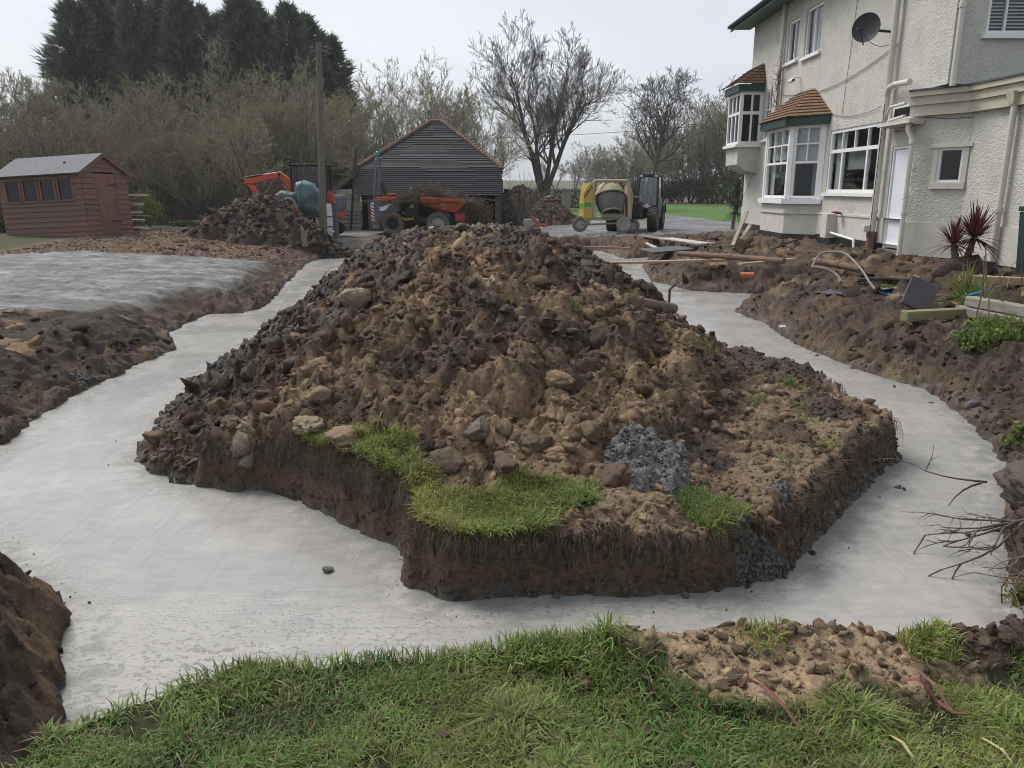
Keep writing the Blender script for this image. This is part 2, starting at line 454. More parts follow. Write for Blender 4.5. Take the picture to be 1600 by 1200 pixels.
# ridges: turned soil along the trench on the lawn side, banks by the house and at left
ridge = soilp * (.0 + .075 * (.4 + f1) * np.exp(-((so - .10) / .12) ** 2)) * sstep(2.2, 2.5, Y + .4 * f1)
lbank = sstep(-1.5, -1.9, X - .25 * (Y - 2)) * (1 - sstep(3.1, 3.5, Y)) * (.03 + .10 * f1)
hbank = near * sstep(3.2, 5.0, X) * (so > 0) * np.exp(-((so - .5) / .45) ** 2) * (.0 + .05 * f1) * (1 - sstep(14, 16, Y))
hbank = hbank - near * (X > 2.5) * (so > 0) * np.exp(-np.maximum(so, 0) / .8) * (.08 + .08 * f1) * (Y > 4.2)
ldark = -1.0 * near * (X < -3.0) * (so > 0) * np.exp(-np.maximum(so, 0) / .9) * (.13 + .10 * f1) * (Y > 4)
slope_l = 0
isl_low = island * (-.25 * sstep(-.5, -2.2, X) * (1 - sstep(7.5, 11, Y)) - .09 * (1 - sstep(4.6, 7.5, Y)) - .10 * sstep(1.2, 2.2, X) * sstep(7, 9, Y))
top = base + mound + lump + isl_low + ridge + lbank + hbank + ldark
lawnz = lawn * (.03 * (fbm(X * 2.5, Y * 2.5, 3, 81) - .5) - .02)
top = top + lawnz
ruts = (sslab < 0) * (.016 * (fbm(X * .9 + .3 * Y, Y * 3.2, 3, 91) - .5) + .03 * (billow(X, Y, 2.2, 3, 631) - .3)) * near
top = top + ruts
# island left side slumps to the concrete, front and right are cut
lean = np.where(island, .085 + 1.25 * sstep(4.9, 6.0, Y) * sstep(-1.2, -2.2, X) + .5 * sstep(7.0, 9.0, Y) * sstep(.8, 1.6, X), .085)
lean = np.where(island & (X > 1.2) & (Y < 6), .13, lean)
lean = np.where(~island & (X < -3) & (Y > 5), .45 + .5 * f1, lean)
lean = np.where(~island & (X < -1.4) & (Y <= 5), .10 + .5 * f1 * f2 * 2, lean)
lean = np.where(~island & (X > 2.4) & (Y > 3), .35 + .65 * f1, lean)
wallt = sstep(-.035, 1.0, conc / lean * .97 + .0)
cl = np.clip(conc / lean, 0, 1); w0 = .22 / np.maximum(top + .62, .3)
wallt = np.where(conc < 0, sstep(-.05, 0, conc) * w0, w0 + (1 - w0) * np.where(lean > .2, cl ** .9, sstep(0, 1, cl)))
wallt = np.where(conc > lean, 1, wallt)
Z = -.62 + (top + .62) * wallt
Z = Z + near * (conc > -.02) * (wallt < .97) * (wallt > .05) * (.07 * (f2 - .5) + .10 * (f1 - .5) + .25 * c3 + np.where(lean > .2, .45 * c2 + .5 * c3 + .4 * c4, 0)) * np.clip(5 * wallt * (1 - wallt), 0, 1)
# ---- colours (linear) and roughness
C = np.zeros((len(X), 4), np.float32)
def setc(mask, col, r=.9):
    w = mask.astype(np.float32)[:, None] if mask.dtype == bool else np.clip(mask, 0, 1).astype(np.float32)[:, None]
    C[:] = C * (1 - w) + np.array([*col, r], np.float32) * w
DARK, MID, TAN, PALE = (.055, .039, .029), (.130, .088, .057), (.32, .222, .132), (.42, .32, .21)
CEM, MUL = (.20, .20, .19), (.165, .112, .082)
bigf = np.full(X.shape, .5); bigf[k] = fbm(X[k] * .9, Y[k] * .9, 4, 201, .55)
medf = np.full(X.shape, .5); medf[k] = fbm(X[k] * 2.6, Y[k] * 2.6, 4, 211, .6)
setc(np.ones(X.shape, bool), (.07, .075, .035), .95)
setc(near, MID, .85)
setc(near * sstep(.42, .62, medf), DARK, .8)
# right bank and left bank: dark topsoil with tan scrapes
rb = near & (X > 2.5) & ~island
setc(rb * sstep(.35, .55, bigf) * .9, DARK, .8)
setc(rb * sstep(.58, .70, medf * .6 + bigf * .4), TAN, .9)
setc((rb & (Y > 12) & (Y < 26)) * .55 * sstep(.4, .6, medf), (.14, .09, .055), .85)
lb = near & (X < -2.5) & ~island & (Y > 3.5)
setc(lb * .85, DARK, .8)
setc(lb * sstep(.64, .74, medf), TAN, .9)
# island / heap
tanb = np.interp(Y, [3.4, 4.6, 6.0, 7.5, 9, 12, 25], [.26, .22, .14, .0, -.06, -.02, .0]) + .10 * sstep(-1.6, .4, X) - .14 * sstep(-.9, -2.2, X)
w = .5 + 1.5 * (medf * .55 + bigf * .45 - .5) + tanb * .9 - .03 + .14 * (id1 - .5) + .12 * (id2 - .5)
ti = island * 1.0
setc(ti, (.074, .053, .039), .6)
setc(ti * sstep(.40, .52, w), MID, .88)
setc(ti * sstep(.56, .68, w), (.22, .153, .096), .92)
setc(ti * sstep(.70, .80, w), TAN, .93)
setc(ti * (id2 > .93) * (c2 > .02) * .8, PALE, .95)
setc(ti * (id2 < .22) * (c2 > .02) * .7, DARK, .6)
setc(ti * (id3 > .9) * (c3 > .01) * .6, TAN, .95)
setc(ti * (id1 > .93) * (c1 > .05) * (Y > 7) * .6, (.17, .17, .165), .8)
setc(ti * sstep(16, 23, Y) * .55, (.20, .165, .135), .85)
setc(ti * flat_tan * (Y < 6.2) * sstep(.40, .56, medf) * .75, (.26, .19, .125), .95)
# slab of cement-washed mud
streak = fbm(X * 1.1 + .35 * Y, Y * 5.0, 5, 221, .6)
sl = (1 - sstep(-.15, .25, sslab)) * near * sstep(.5, 1.1, conc / lean)
setc(sl, (.10, .098, .09), .55)
fst = np.full(X.shape, .5); fst[k] = fbm(X[k] * 4 + Y[k], Y[k] * 12, 4, 222, .65)
setc(sl * sstep(.40, .68, streak * .3 + fst * .4 + medf * .3), (.27, .273, .272), .45)
setc(sl * sstep(.52, .40, streak) * .6 * sstep(.5, .6, medf), (.06, .055, .048), .6)
setc(mulch * 1.0 * (Y < 24.5) * sstep(.1, .3, sslab), MUL, .95)
setc((mulch & (Y < 24.5)) * sstep(.5, .7, medf) * .6, (.10, .065, .047), .95)
setc(near & (X < -5) & (Y > 24.3), (.06, .048, .04), .9)
# cut faces carry their strata in the material, by height
WALL = near * (1 - sstep(.80, .97, wallt)) * (conc > -.06) * np.where(lean < .3, 1.0, .45)
# spattered concrete at the rim of the trench on the left and far side
setc(near * (conc > 0) * sstep(.16, .02, conc) * sstep(.5, .62, f2) * .55 * (Y > 4), (.22, .22, .21), .6)
# soil on the lawn
pale = sstep(.40, .60, fbm(X * 3.2, Y * 3.2, 4, 231, .6) + .12 * sstep(1.4, .6, X) - .12 * sstep(1.2, 1.6, X))
setc(soilp * (so > 0), (.10, .07, .05), .9)
setc(soilp * (so > 0) * pale, (.43, .31, .195), .95)
setc(lawn * (wallt > .9), (.055, .055, .024), .95)
setc(g_isl * island * (wallt > .9), (.07, .075, .028), .95)
lbk = (lbank > .02) & (so > 0)
setc(lbk * sstep(.45, .58, medf) * (Y > 2.3), (.22, .15, .085), .95)
# distance: drive, lawn, field
drive = (Y > 26.2) & (X > -2.2) & (Y < 120)
dn = fbm(X * .5, Y * 1.3, 4, 241)
setc(drive, (.125, .125, .13), .42)
setc(drive * sstep(.5, .65, dn), (.22, .22, .225), .3)
setc((Y > 26.2) & (X <= -2.2) & (Y < 37), (.085, .07, .058), .85)
yard = (Y > 25.2) & (Y < 32) & (X > -6.8) & (X < -2)
setc(yard * sstep(.45, .6, dn), (.20, .195, .18), .6)
farlawn = (((Y > 40) & (X < 7.3) & (X > 1)) | ((X > 9.6 + .06 * (52 - Y)) & (Y > 36.5)) | (Y > 57)) & (Y < 84)
setc(farlawn, (.075, .15, .03), .95)
setc((Y >= 84) & (Y < 3000), (.10, .082, .055), .95)
setc((Y >= 84) * sstep(.45, .6, fbm(X * .03, Y * .03, 3, 251)), (.085, .10, .04), .95)
setc((Y > 37) & (X < 0.8) & (Y < 84), (.05, .055, .025), .95)
setc((Y < -1) | ((np.abs(X) > 12) & (Y < 14)), (.07, .085, .03), .95)

idx = np.arange(NX * NY).reshape(NY, NX)
quads = np.stack([idx[:-1, :-1], idx[:-1, 1:], idx[1:, 1:], idx[1:, :-1]], -1).reshape(-1, 4)
fm = island[quads].sum(1) >= 2
deep = (conc[quads] < -.16).all(1)
def submesh(name, q, mat):
    u, inv = np.unique(q, return_inverse=True)
    me = np_mesh(name, np.stack([X[u], Y[u], Z[u]], 1), inv.reshape(q.shape), True)
    set_col(me, C[u])
    a = me.attributes.new('wall', 'FLOAT', 'POINT'); a.data.foreach_set('value', WALL[u].astype(np.float32)); return link(name, me, None, mat)
soil_mat = attr_mat('soil', 34, .55, 1.42, ((16, .05, .55), (55, .022, .9), (150, .009, .9)), None, .3)
n, l = soil_mat.node_tree.nodes, soil_mat.node_tree.links
wa = n.new('ShaderNodeAttribute'); wa.attribute_name = 'wall'
ge = n.new('ShaderNodeNewGeometry'); sx = n.new('ShaderNodeSeparateXYZ'); l.new(ge.outputs['Position'], sx.inputs[0])
zn = noise_node(n, l, 5, 5); zm = n.new('ShaderNodeMath'); zm.operation = 'MULTIPLY_ADD'; zm.inputs[1].default_value = .30; l.new(zn.outputs['Fac'], zm.inputs[0]); l.new(sx.outputs['Z'], zm.inputs[2])
zr = n.new('ShaderNodeMapRange'); zr.inputs[1].default_value = -.5; zr.inputs[2].default_value = .3; l.new(zm.outputs[0], zr.inputs[0])
rr = n.new('ShaderNodeValToRGB'); e = rr.color_ramp.elements
e[0].position = .30; e[0].color = (.15, .147, .138, 1); e[1].position = .36; e[1].color = (.13, .095, .066, 1)
for p_, c_ in ((.5, (.15, .103, .068, 1)), (.58, (.082, .062, .048, 1)), (.9, (.06, .047, .038, 1))):
    q = e.new(p_); q.color = c_
l.new(zr.outputs[0], rr.inputs['Fac'])
old = [q for q in n if q.type == 'VECT_MATH'][0]; at0 = [q for q in n if q.type == 'ATTRIBUTE' and q.attribute_name == 'col'][0]
wm = n.new('ShaderNodeMix'); wm.data_type = 'RGBA'
l.new(wa.outputs['Fac'], wm.inputs[0]); l.new(at0.outputs['Color'], wm.inputs[6]); l.new(rr.outputs['Color'], wm.inputs[7]); l.new(wm.outputs[2], old.inputs[0])
ground = submesh('ground', quads[~fm & ~deep], soil_mat); tag(ground, kind='structure')
heap = submesh('soil_heap', quads[fm & ~deep], soil_mat)
tag(heap, 'long mound of dug brown soil and tan clay ringed by the concrete trench', 'soil heap')
def Zat(x, y):
    """height of the terrain mesh at points"""
    i = np.clip(np.searchsorted(xs, x) - 1, 0, NX - 2); j = np.clip(np.searchsorted(ys, y) - 1, 0, NY - 2)
    fx = np.clip((x - xs[i]) / (xs[i + 1] - xs[i]), 0, 1); fy = np.clip((y - ys[j]) / (ys[j + 1] - ys[j]), 0, 1)
    Zg = Z.reshape(NY, NX)
    return (Zg[j, i] * (1 - fx) + Zg[j, i + 1] * fx) * (1 - fy) + (Zg[j + 1, i] * (1 - fx) + Zg[j + 1, i + 1] * fx) * fy
def zg(x, y): return float(Zat(np.array([x]), np.array([y]))[0])
def at_px(px, py, z0=0.0):
    """where the sight line through an image point meets the terrain"""
    u, v, w = ray(px, py); t = np.linspace(1.2, 45, 9000); zz = Zat(u * t, v * t); hit = np.where(CAM_H + w * t <= zz)[0]
    q = t[hit[0]] if len(hit) else (z0 - CAM_H) / w
    return Vector((u * q, v * q, zg(u * q, v * q)))
def at_grid(arr, x, y):
    i = np.clip(np.searchsorted(xs, x) - 1, 0, NX - 2); j = np.clip(np.searchsorted(ys, y) - 1, 0, NY - 2)
    return arr.reshape(NY, NX)[j, i]

# ---- the poured concrete
cx = np.arange(-6.6, 6.6, .045); cy = np.concatenate([np.arange(1.6, 8, .03), np.arange(8, 27.5, .08)])
CX, CY = [a.ravel() for a in np.meshgrid(cx, cy)]
cd = np.maximum(sdf(OUTER, CX, CY), -sdf(INNER, CX, CY))
CZ = -.40 + .008 * (fbm(CX * .9, CY * .9, 2, 301) - .5) + .0012 * (fbm(CX * 5, CY * 5, 3, 302) - .5)
edge = sstep(-.38, -.02, cd)
CZ = CZ + .010 * edge ** 6 * fbm(CX * 6, CY * 6, 3, 303) + edge ** 3 * .004 * (fbm(CX * 16, CY * 16, 2, 304) - .4)
ci = np.arange(len(CX)).reshape(len(cy), len(cx))
cq = np.stack([ci[:-1, :-1], ci[:-1, 1:], ci[1:, 1:], ci[1:, :-1]], -1).reshape(-1, 4)
cq = cq[(cd[cq] < .14).all(1)]
u, inv = np.unique(cq, return_inverse=True)
cme = np_mesh('concrete_footing', np.stack([CX[u], CY[u], CZ[u]], 1), inv.reshape(cq.shape), True)
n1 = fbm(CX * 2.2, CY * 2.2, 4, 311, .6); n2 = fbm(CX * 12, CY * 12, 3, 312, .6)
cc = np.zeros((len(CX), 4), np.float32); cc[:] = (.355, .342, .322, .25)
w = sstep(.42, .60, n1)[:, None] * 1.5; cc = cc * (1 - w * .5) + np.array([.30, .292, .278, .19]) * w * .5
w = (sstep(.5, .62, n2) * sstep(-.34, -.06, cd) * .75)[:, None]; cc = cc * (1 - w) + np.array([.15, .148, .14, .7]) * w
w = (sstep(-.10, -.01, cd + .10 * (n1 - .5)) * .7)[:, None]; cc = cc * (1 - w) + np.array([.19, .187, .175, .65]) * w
tongue = np.exp(-(((CX + 1.2) / .75) ** 2 + ((CY - 2.7) / .6) ** 2)) + .5 * np.exp(-((CX - .2) / 1.2) ** 2 - ((CY - 3.05) / .28) ** 2)
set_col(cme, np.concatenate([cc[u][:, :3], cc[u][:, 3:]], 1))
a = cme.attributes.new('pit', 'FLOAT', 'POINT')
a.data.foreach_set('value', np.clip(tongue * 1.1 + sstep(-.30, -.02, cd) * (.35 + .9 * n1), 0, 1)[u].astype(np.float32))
a = cme.attributes.new('dirx', 'FLOAT', 'POINT'); a.data.foreach_set('value', (1 - sstep(3.2, 5.0, CY + .35 * np.abs(CX)))[u].astype(np.float32))
m, n, l, b = new_mat('wet_concrete')
at = n.new('ShaderNodeAttribute'); at.attribute_name = 'col'
pt = n.new('ShaderNodeAttribute'); pt.attribute_name = 'pit'
z1 = noise_node(n, l, 7, 6, stretch=(1, 2.2, 1)); z2 = noise_node(n, l, 46, 4, stretch=(.8, 1.15, 1))
mr = n.new('ShaderNodeMapRange'); mr.inputs[1].default_value = .3; mr.inputs[2].default_value = .7; mr.inputs[3].default_value = .88; mr.inputs[4].default_value = 1.06
l.new(z1.outputs['Fac'], mr.inputs[0])
sc_ = n.new('ShaderNodeVectorMath'); sc_.operation = 'SCALE'; l.new(at.outputs['Color'], sc_.inputs[0]); l.new(mr.outputs[0], sc_.inputs['Scale'])
# pock marks where aggregate shows through
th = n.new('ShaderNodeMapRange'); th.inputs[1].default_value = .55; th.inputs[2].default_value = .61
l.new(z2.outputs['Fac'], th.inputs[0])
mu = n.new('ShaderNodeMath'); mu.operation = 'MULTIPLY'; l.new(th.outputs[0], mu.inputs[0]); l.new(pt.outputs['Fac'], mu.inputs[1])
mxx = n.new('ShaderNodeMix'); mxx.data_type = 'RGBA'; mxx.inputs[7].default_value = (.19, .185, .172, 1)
dxa = n.new('ShaderNodeAttribute'); dxa.attribute_name = 'dirx'
za = noise_node(n, l, 6, 4, stretch=(.35, 7, 1), rough=.6); zb_ = noise_node(n, l, 6, 4, stretch=(7, .35, 1), rough=.6)
sm = n.new('ShaderNodeMix'); l.new(dxa.outputs['Fac'], sm.inputs[0]); l.new(zb_.outputs['Fac'], sm.inputs[2]); l.new(za.outputs['Fac'], sm.inputs[3])
sr = n.new('ShaderNodeMapRange'); sr.inputs[1].default_value = .35; sr.inputs[2].default_value = .65; sr.inputs[3].default_value = .92; sr.inputs[4].default_value = 1.05; l.new(sm.outputs[0], sr.inputs[0])
sc2_ = n.new('ShaderNodeVectorMath'); sc2_.operation = 'SCALE'; l.new(sc_.outputs[0], sc2_.inputs[0]); l.new(sr.outputs[0], sc2_.inputs['Scale'])
l.new(mu.outputs[0], mxx.inputs[0]); l.new(sc2_.outputs[0], mxx.inputs[6]); l.new(mxx.outputs[2], b.inputs['Base Color'])
l.new(at.outputs['Alpha'], b.inputs['Roughness'])
b.inputs['Specular IOR Level'].default_value = .5
bp1 = n.new('ShaderNodeBump'); bp1.inputs['Strength'].default_value = .35; bp1.inputs['Distance'].default_value = .006
inv_ = n.new('ShaderNodeMath'); inv_.operation = 'MULTIPLY_ADD'; inv_.inputs[1].default_value = -1.2; l.new(mu.outputs[0], inv_.inputs[0])
z1b = n.new('ShaderNodeMath'); z1b.operation = 'MULTIPLY'; z1b.inputs[1].default_value = .07; l.new(z1.outputs['Fac'], z1b.inputs[0]); l.new(z1b.outputs[0], inv_.inputs[2])
l.new(inv_.outputs[0], bp1.inputs['Height']); l.new(bp1.outputs['Normal'], b.inputs['Normal'])
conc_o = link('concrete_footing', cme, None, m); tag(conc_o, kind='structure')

# ------------------------------------------------------------------ clods: shared lump meshes
def lump_mesh(name, seed, sub=2, rough=.35, squash=.75):
    bm = bmesh.new(); bmesh.ops.create_icosphere(bm, subdivisions=sub, radius=1.0)
    rnd = random.Random(seed); P = [Vector((rnd.uniform(-1, 1), rnd.uniform(-1, 1), rnd.uniform(-1, 1))).normalized() for _ in range(9)]
    W = [rnd.uniform(-.5, 1) for _ in P]
    cuts = [(Vector((rnd.gauss(0, 1), rnd.gauss(0, 1), rnd.gauss(0, 1))).normalized(), rnd.uniform(.5, .85)) for _ in range(7)]
    from mathutils import noise as mn
    for v in bm.verts:
        c = v.co.copy(); r = 1 + sum(w * max(0, c.dot(p)) ** 4 for p, w in zip(P, W)) * rough
        q = c * 1.7 + Vector((seed * 3.1, 0, 0))
        r += rough * 1.0 * mn.noise(q) + rough * .8 * (.5 - abs(mn.noise(q * 2.3))) + rough * .55 * mn.noise(q * 4.7) + rough * .4 * mn.noise(q * 10) + (rough * .35 * mn.noise(q * 19) if sub > 3 else 0)
        w = c * r
        for pn, pd in cuts:
            e_ = w.dot(pn) - pd
            if e_ > 0: w = w - pn * e_ * .7
        w = w * (1 + (.10 * mn.noise(c * 6.3 + Vector((0, 0, seed))) + .07 * mn.noise(c * 14 + Vector((0, 0, seed))) if sub > 2 else 0))
        v.co = Vector((w.x, w.y, w.z * squash))
    for f in bm.faces: f.smooth = sub > 2
    me = bpy.data.meshes.new(name); bm.to_mesh(me); bm.free(); return me
def mesh_arrays(me):
    V = np.zeros(len(me.vertices) * 3, np.float32); me.vertices.foreach_get('co', V)
    Fi = np.array([p.vertices[:] for p in me.polygons], np.int32); return V.reshape(-1, 3), Fi
small = []
for s in range(10):
    V_, F_ = mesh_arrays(lump_mesh('t', s, 1 if s < 6 else 2, .55)); rs = np.random.default_rng(s); V_ = V_ * rs.uniform(.5, 1.5, 3)[None] + rs.normal(0, .12, V_.shape); small.append((V_, F_))
def rot_mats(n, rng, tilt=3.14):
    a, b_, c_ = rng.uniform(0, 6.28, n), rng.uniform(-tilt, tilt, n), rng.uniform(0, 6.28, n)
    ca, sa, cb, sb, cc_, sc2 = np.cos(a), np.sin(a), np.cos(b_), np.sin(b_), np.cos(c_), np.sin(c_)
    Rz = np.zeros((n, 3, 3)); Rz[:, 0, 0] = ca; Rz[:, 0, 1] = -sa; Rz[:, 1, 0] = sa; Rz[:, 1, 1] = ca; Rz[:, 2, 2] = 1
    Rx = np.zeros((n, 3, 3)); Rx[:, 0, 0] = 1; Rx[:, 1, 1] = cb; Rx[:, 1, 2] = -sb; Rx[:, 2, 1] = sb; Rx[:, 2, 2] = cb
    R2 = np.zeros((n, 3, 3)); R2[:, 0, 0] = cc_; R2[:, 0, 1] = -sc2; R2[:, 1, 0] = sc2; R2[:, 1, 1] = cc_; R2[:, 2, 2] = 1
    return Rz @ Rx @ R2
def scatter_mesh(name, templates, P, S, cols, rng):
    """join copies of small templates at points P with size S and colours"""
    VV, FF, CC, off = [], [], [], 0
    which = rng.integers(0, len(templates), len(P)); Rm = rot_mats(len(P), rng)
    for t, (V, Fi) in enumerate(templates):
        s = which == t; n_ = s.sum()
        if not n_: continue
        v = np.einsum('nij,vj->nvi', Rm[s], V) * S[s][:, None, None] + P[s][:, None, :]
        VV.append(v.reshape(-1, 3)); FF.append((Fi[None] + (np.arange(n_) * len(V))[:, None, None] + off).reshape(-1, Fi.shape[1]))
        CC.append(np.repeat(cols[s], len(V), 0)); off += n_ * len(V)
    me = np_mesh(name, np.concatenate(VV), np.concatenate(FF), False); set_col(me, np.concatenate(CC)); return me
rng = np.random.default_rng(3)
def soil_pts(n, x0, x1, y0, y1, cond, pw=1.0):
    x = rng.uniform(x0, x1, n); y = y0 + (y1 - y0) * rng.uniform(0, 1, n) ** pw
    kk = cond(x, y); return x[kk], y[kk]
def crumbs(name, x, y, s, parent, cs=.85):
    z = Zat(x, y); col = np.concatenate([at_grid(C[:, i].copy(), x, y)[:, None] for i in range(4)], 1)
    col[:, :3] *= rng.uniform(.65, 1.35, (len(x), 1)); col[:, 3] = np.clip(col[:, 3] + .05, 0, 1)
    me = scatter_mesh(name, small, np.stack([x, y, z + s * .02], 1), s, col, rng)
    o = link(name, me, parent, soil_mat)
    return tag(o, kind='stuff')
x, y = soil_pts(9500, -3.9, 2.9, 3.5, 19, lambda x, y: (at_grid(si, x, y) < -.04) & (at_grid(mound, x, y) > .05) & (at_grid(g_isl, x, y) < .4), 1.7)
s = np.clip(.011 * rng.pareto(2.2, len(x)) + .009, 0, .06) * (1 + .05 * y)
crumbs('crumb', x, y, s, heap)
x, y = soil_pts(30000, -3.6, 3.0, 3.4, 12, lambda x, y: (at_grid(si, x, y) < -.03) & (at_grid(g_isl, x, y) < .35), 1.6)
s = np.clip(.0055 * rng.pareto(2.0, len(x)) + .005, 0, .032) * (.75 + .09 * y)
crumbs('crumb', x, y, s, heap)
x, y = soil_pts(7000, -9, 9, 2, 24, lambda x, y: (at_grid(so, x, y) > .03) & (at_grid(lawn, x, y) < .2) & ((at_grid(sslab, x, y) > .2) | (rng.random(len(x)) < .0)) & (np.abs(x) < 1.0 + y * .72), 1.6)
s = np.clip(.012 * rng.pareto(2.2, len(x)) + .010, 0, .06) * (1 + .06 * y) * np.where(y < 3.4, .3, 1)
o = crumbs('loose_soil', x, y, s, None); o.parent = ground
x, y = soil_pts(14000, -4.6, 4.6, 2.0, 9, lambda x, y: (at_grid(so, x, y) > -.02) & (at_grid(lawn, x, y) < .3) & (at_grid(sslab, x, y) > .1) & ((x < -1.3) | (x > 2.4)) & (np.abs(x) < 1.0 + y * .72), 1.3)
s = np.clip(.005 * rng.pareto(2.0, len(x)) + .0045, 0, .03) * (.8 + .09 * y) * np.where(y < 3.4, .55, 1)
o = crumbs('loose_soil', x, y, s, None); o.parent = ground
x, y = soil_pts(6500, .1, 2.7, 2.0, 2.75, lambda x, y: (at_grid(soilp, x, y) > .5) & (at_grid(so, x, y) > .0))
s = np.clip(.003 * rng.pareto(1.7, len(x)) + .0022, 0, .022)
o = crumbs('loose_clay', x, y, s, None); o.parent = ground
x, y = soil_pts(9000, -3.6, 4, 2.1, 12, lambda x, y: (at_grid(conc, x, y) < -.01) & (at_grid(conc, x, y) > -.03 - .22 * rng.random(len(x)) ** 3), 1.4)
zc = np.full(len(x), -.395); s = np.clip(.0025 * rng.pareto(1.8, len(x)) + .002, 0, .025)
col = np.tile(np.array([.16, .15, .135, .7]), (len(x), 1)); col[:, :3] *= rng.uniform(.4, 1.5, (len(x), 1))
o = link('splash', scatter_mesh('splash', small, np.stack([x, y, zc], 1), s, col, rng), conc_o, soil_mat); tag(o, kind='stuff')
# leaf litter over the mulched strip
nl = 30000; x = rng.uniform(-15, -4.6, nl); y = rng.uniform(15.5, 25, nl); kl = (at_grid(mulch * 1.0, x, y) > .5) & (at_grid(so, x, y) > .1); x, y = x[kl], y[kl]; nl = len(x)
P = np.stack([x, y, Zat(x, y) + .012], 1); T = rng.normal(0, 1, (nl, 3, 3)) * np.array([.028, .028, .010]); cl_ = np.array([[.20, .13, .09], [.27, .19, .12], [.13, .085, .06], [.32, .24, .16]])[rng.integers(0, 4, nl)] * rng.uniform(.7, 1.2, (nl, 1))
lm = np_mesh('leaf_litter', (P[:, None] + T).reshape(-1, 3), np.arange(nl * 3).reshape(-1, 3)); set_col(lm, np.concatenate([np.repeat(cl_, 3, 0), np.full((nl * 3, 1), .9)], 1)); o = link('leaf_litter', lm, ground, soil_mat); tag(o, kind='stuff')
# crumbs sticking to the cut faces
def wall_crumbs(name, n_, x0, x1, y0, y1, parent, isl):
    x, y = soil_pts(n_, x0, x1, y0, y1, lambda x, y: (at_grid(conc, x, y) > .0) & (at_grid(conc, x, y) < at_grid(lean, x, y) * .9) & (at_grid(lean, x, y) < .3) & ((at_grid(si, x, y) < 0) == isl), 1.2)
    z = Zat(x, y); s = np.clip(.004 * rng.pareto(2.2, len(x)) + .005, 0, .022)
    t = np.clip((z + .08 * rng.normal(size=len(x)) + .42) / .42, 0, 1)[:, None]
    col = np.concatenate([(1 - t) * np.array([[.15, .105, .07]]) + t * np.array([[.07, .054, .043]]), np.full((len(x), 1), .9)], 1)
    g = (z < -.34)[:, None]; col = np.where(g, np.array([[.13, .128, .12, .7]]), col); col[:, :3] *= rng.uniform(.6, 1.5, (len(x), 1))
    o = link(name, scatter_mesh(name, small, np.stack([x, y, z], 1), s, col, rng), parent, soil_mat); tag(o, kind='stuff')
wall_crumbs('crumb', 90000, -3, 3.2, 3.2, 7, heap, True)
wall_crumbs('crumb', 30000, -4, 4, 2, 5.5, ground, False)
# larger clods, each a piece of the heap
clod_me = [lump_mesh('clod', 20 + i, 4, .46, .8) for i in range(8)]
CLODM = [M('clod_dark', (.10, .078, .062), (.058, .046, .038), 9, .8, .9, 26, .02), M('clod_brown', (.18, .135, .097), (.10, .076, .057), 9, .85, .9, 26, .02), M('clod_tan', (.25, .175, .108), (.15, .105, .067), 9, .9, .9, 26, .02)]
CM = {}
for i, me in enumerate(clod_me):
    for j, mt in enumerate(CLODM):
        c_ = me.copy(); c_.materials.append(mt); CM[i, j] = c_
x, y = soil_pts(900, -3.6, 2.5, 4.3, 16, lambda x, y: (at_grid(si, x, y) < -.12) & (at_grid(mound, x, y) > .08) & (at_grid(g_isl, x, y) < .2), 1.5)
for i in range(min(230, len(x))):
    s = min(.085, .026 + .011 * rng.pareto(2.0)) * (.8 + .05 * y[i])
    lum = at_grid(C[:, 0].copy(), x[i:i + 1], y[i:i + 1])[0]
    j = 0 if lum < .08 else 1 if lum < .17 else 2
    if rng.random() < .2: j = int(rng.integers(0, 3))
    o = link('clod', CM[int(rng.integers(0, 8)), j], heap)
    o.location = (x[i], y[i], zg(x[i], y[i]) - s * .1); o.scale = (s * rng.uniform(.8, 1.3), s, s * rng.uniform(.6, 1)); o.rotation_euler = (rng.uniform(-.4, .4), rng.uniform(-.4, .4), rng.uniform(0, 6.28))
x, y = soil_pts(200, .25, 2.4, 2.1, 2.62, lambda x, y: (at_grid(soilp, x, y) > .6) & (at_grid(so, x, y) > .02))
for i in range(min(60, len(x))):
    s = .010 + .016 * rng.random() ** 2; j = 2 if x[i] < 1.25 else (2 if rng.random() < .3 else 1)
    o = link('clod', CM[int(rng.integers(0, 8)), j], ground)
    o.location = (x[i], y[i], zg(x[i], y[i]) + s * .3); o.scale = (s * 1.1, s, s * .8); o.rotation_euler = (0, 0, rng.uniform(0, 6.28))
# ------------------------------------------------------------------ materials for built things
WALLM = M('cream_roughcast', (.56, .55, .50), (.50, .49, .445), 3, .85, 0, dirt=(.35, .34, .30), dirt_scale=1.6, dirt_amt=(.52, .85))
n, l, b = WALLM.node_tree.nodes, WALLM.node_tree.links, WALLM.node_tree.nodes['Principled BSDF']
vo = n.new('ShaderNodeTexVoronoi'); vo.inputs['Scale'].default_value = 23; vo.feature = 'SMOOTH_F1'
tcx = n.new('ShaderNodeTexCoord'); nw = noise_node(n, l, 9, 3); va = n.new('ShaderNodeVectorMath'); va.operation = 'MULTIPLY_ADD'; va.inputs[1].default_value = (.22, .22, .22)
l.new(nw.outputs['Color'], va.inputs[0]); l.new(tcx.outputs['Object'], va.inputs[2]); l.new(va.outputs[0], vo.inputs['Vector'])
nb = noise_node(n, l, 38, 5); ad = n.new('ShaderNodeMath'); ad.operation = 'ADD'; l.new(vo.outputs['Distance'], ad.inputs[0]); l.new(nb.outputs['Fac'], ad.inputs[1])
bpn = n.new('ShaderNodeBump'); bpn.inputs['Strength'].default_value = .6; bpn.inputs['Distance'].default_value = .03; l.new(ad.outputs[0], bpn.inputs['Height']); l.new(bpn.outputs['Normal'], b.inputs['Normal'])
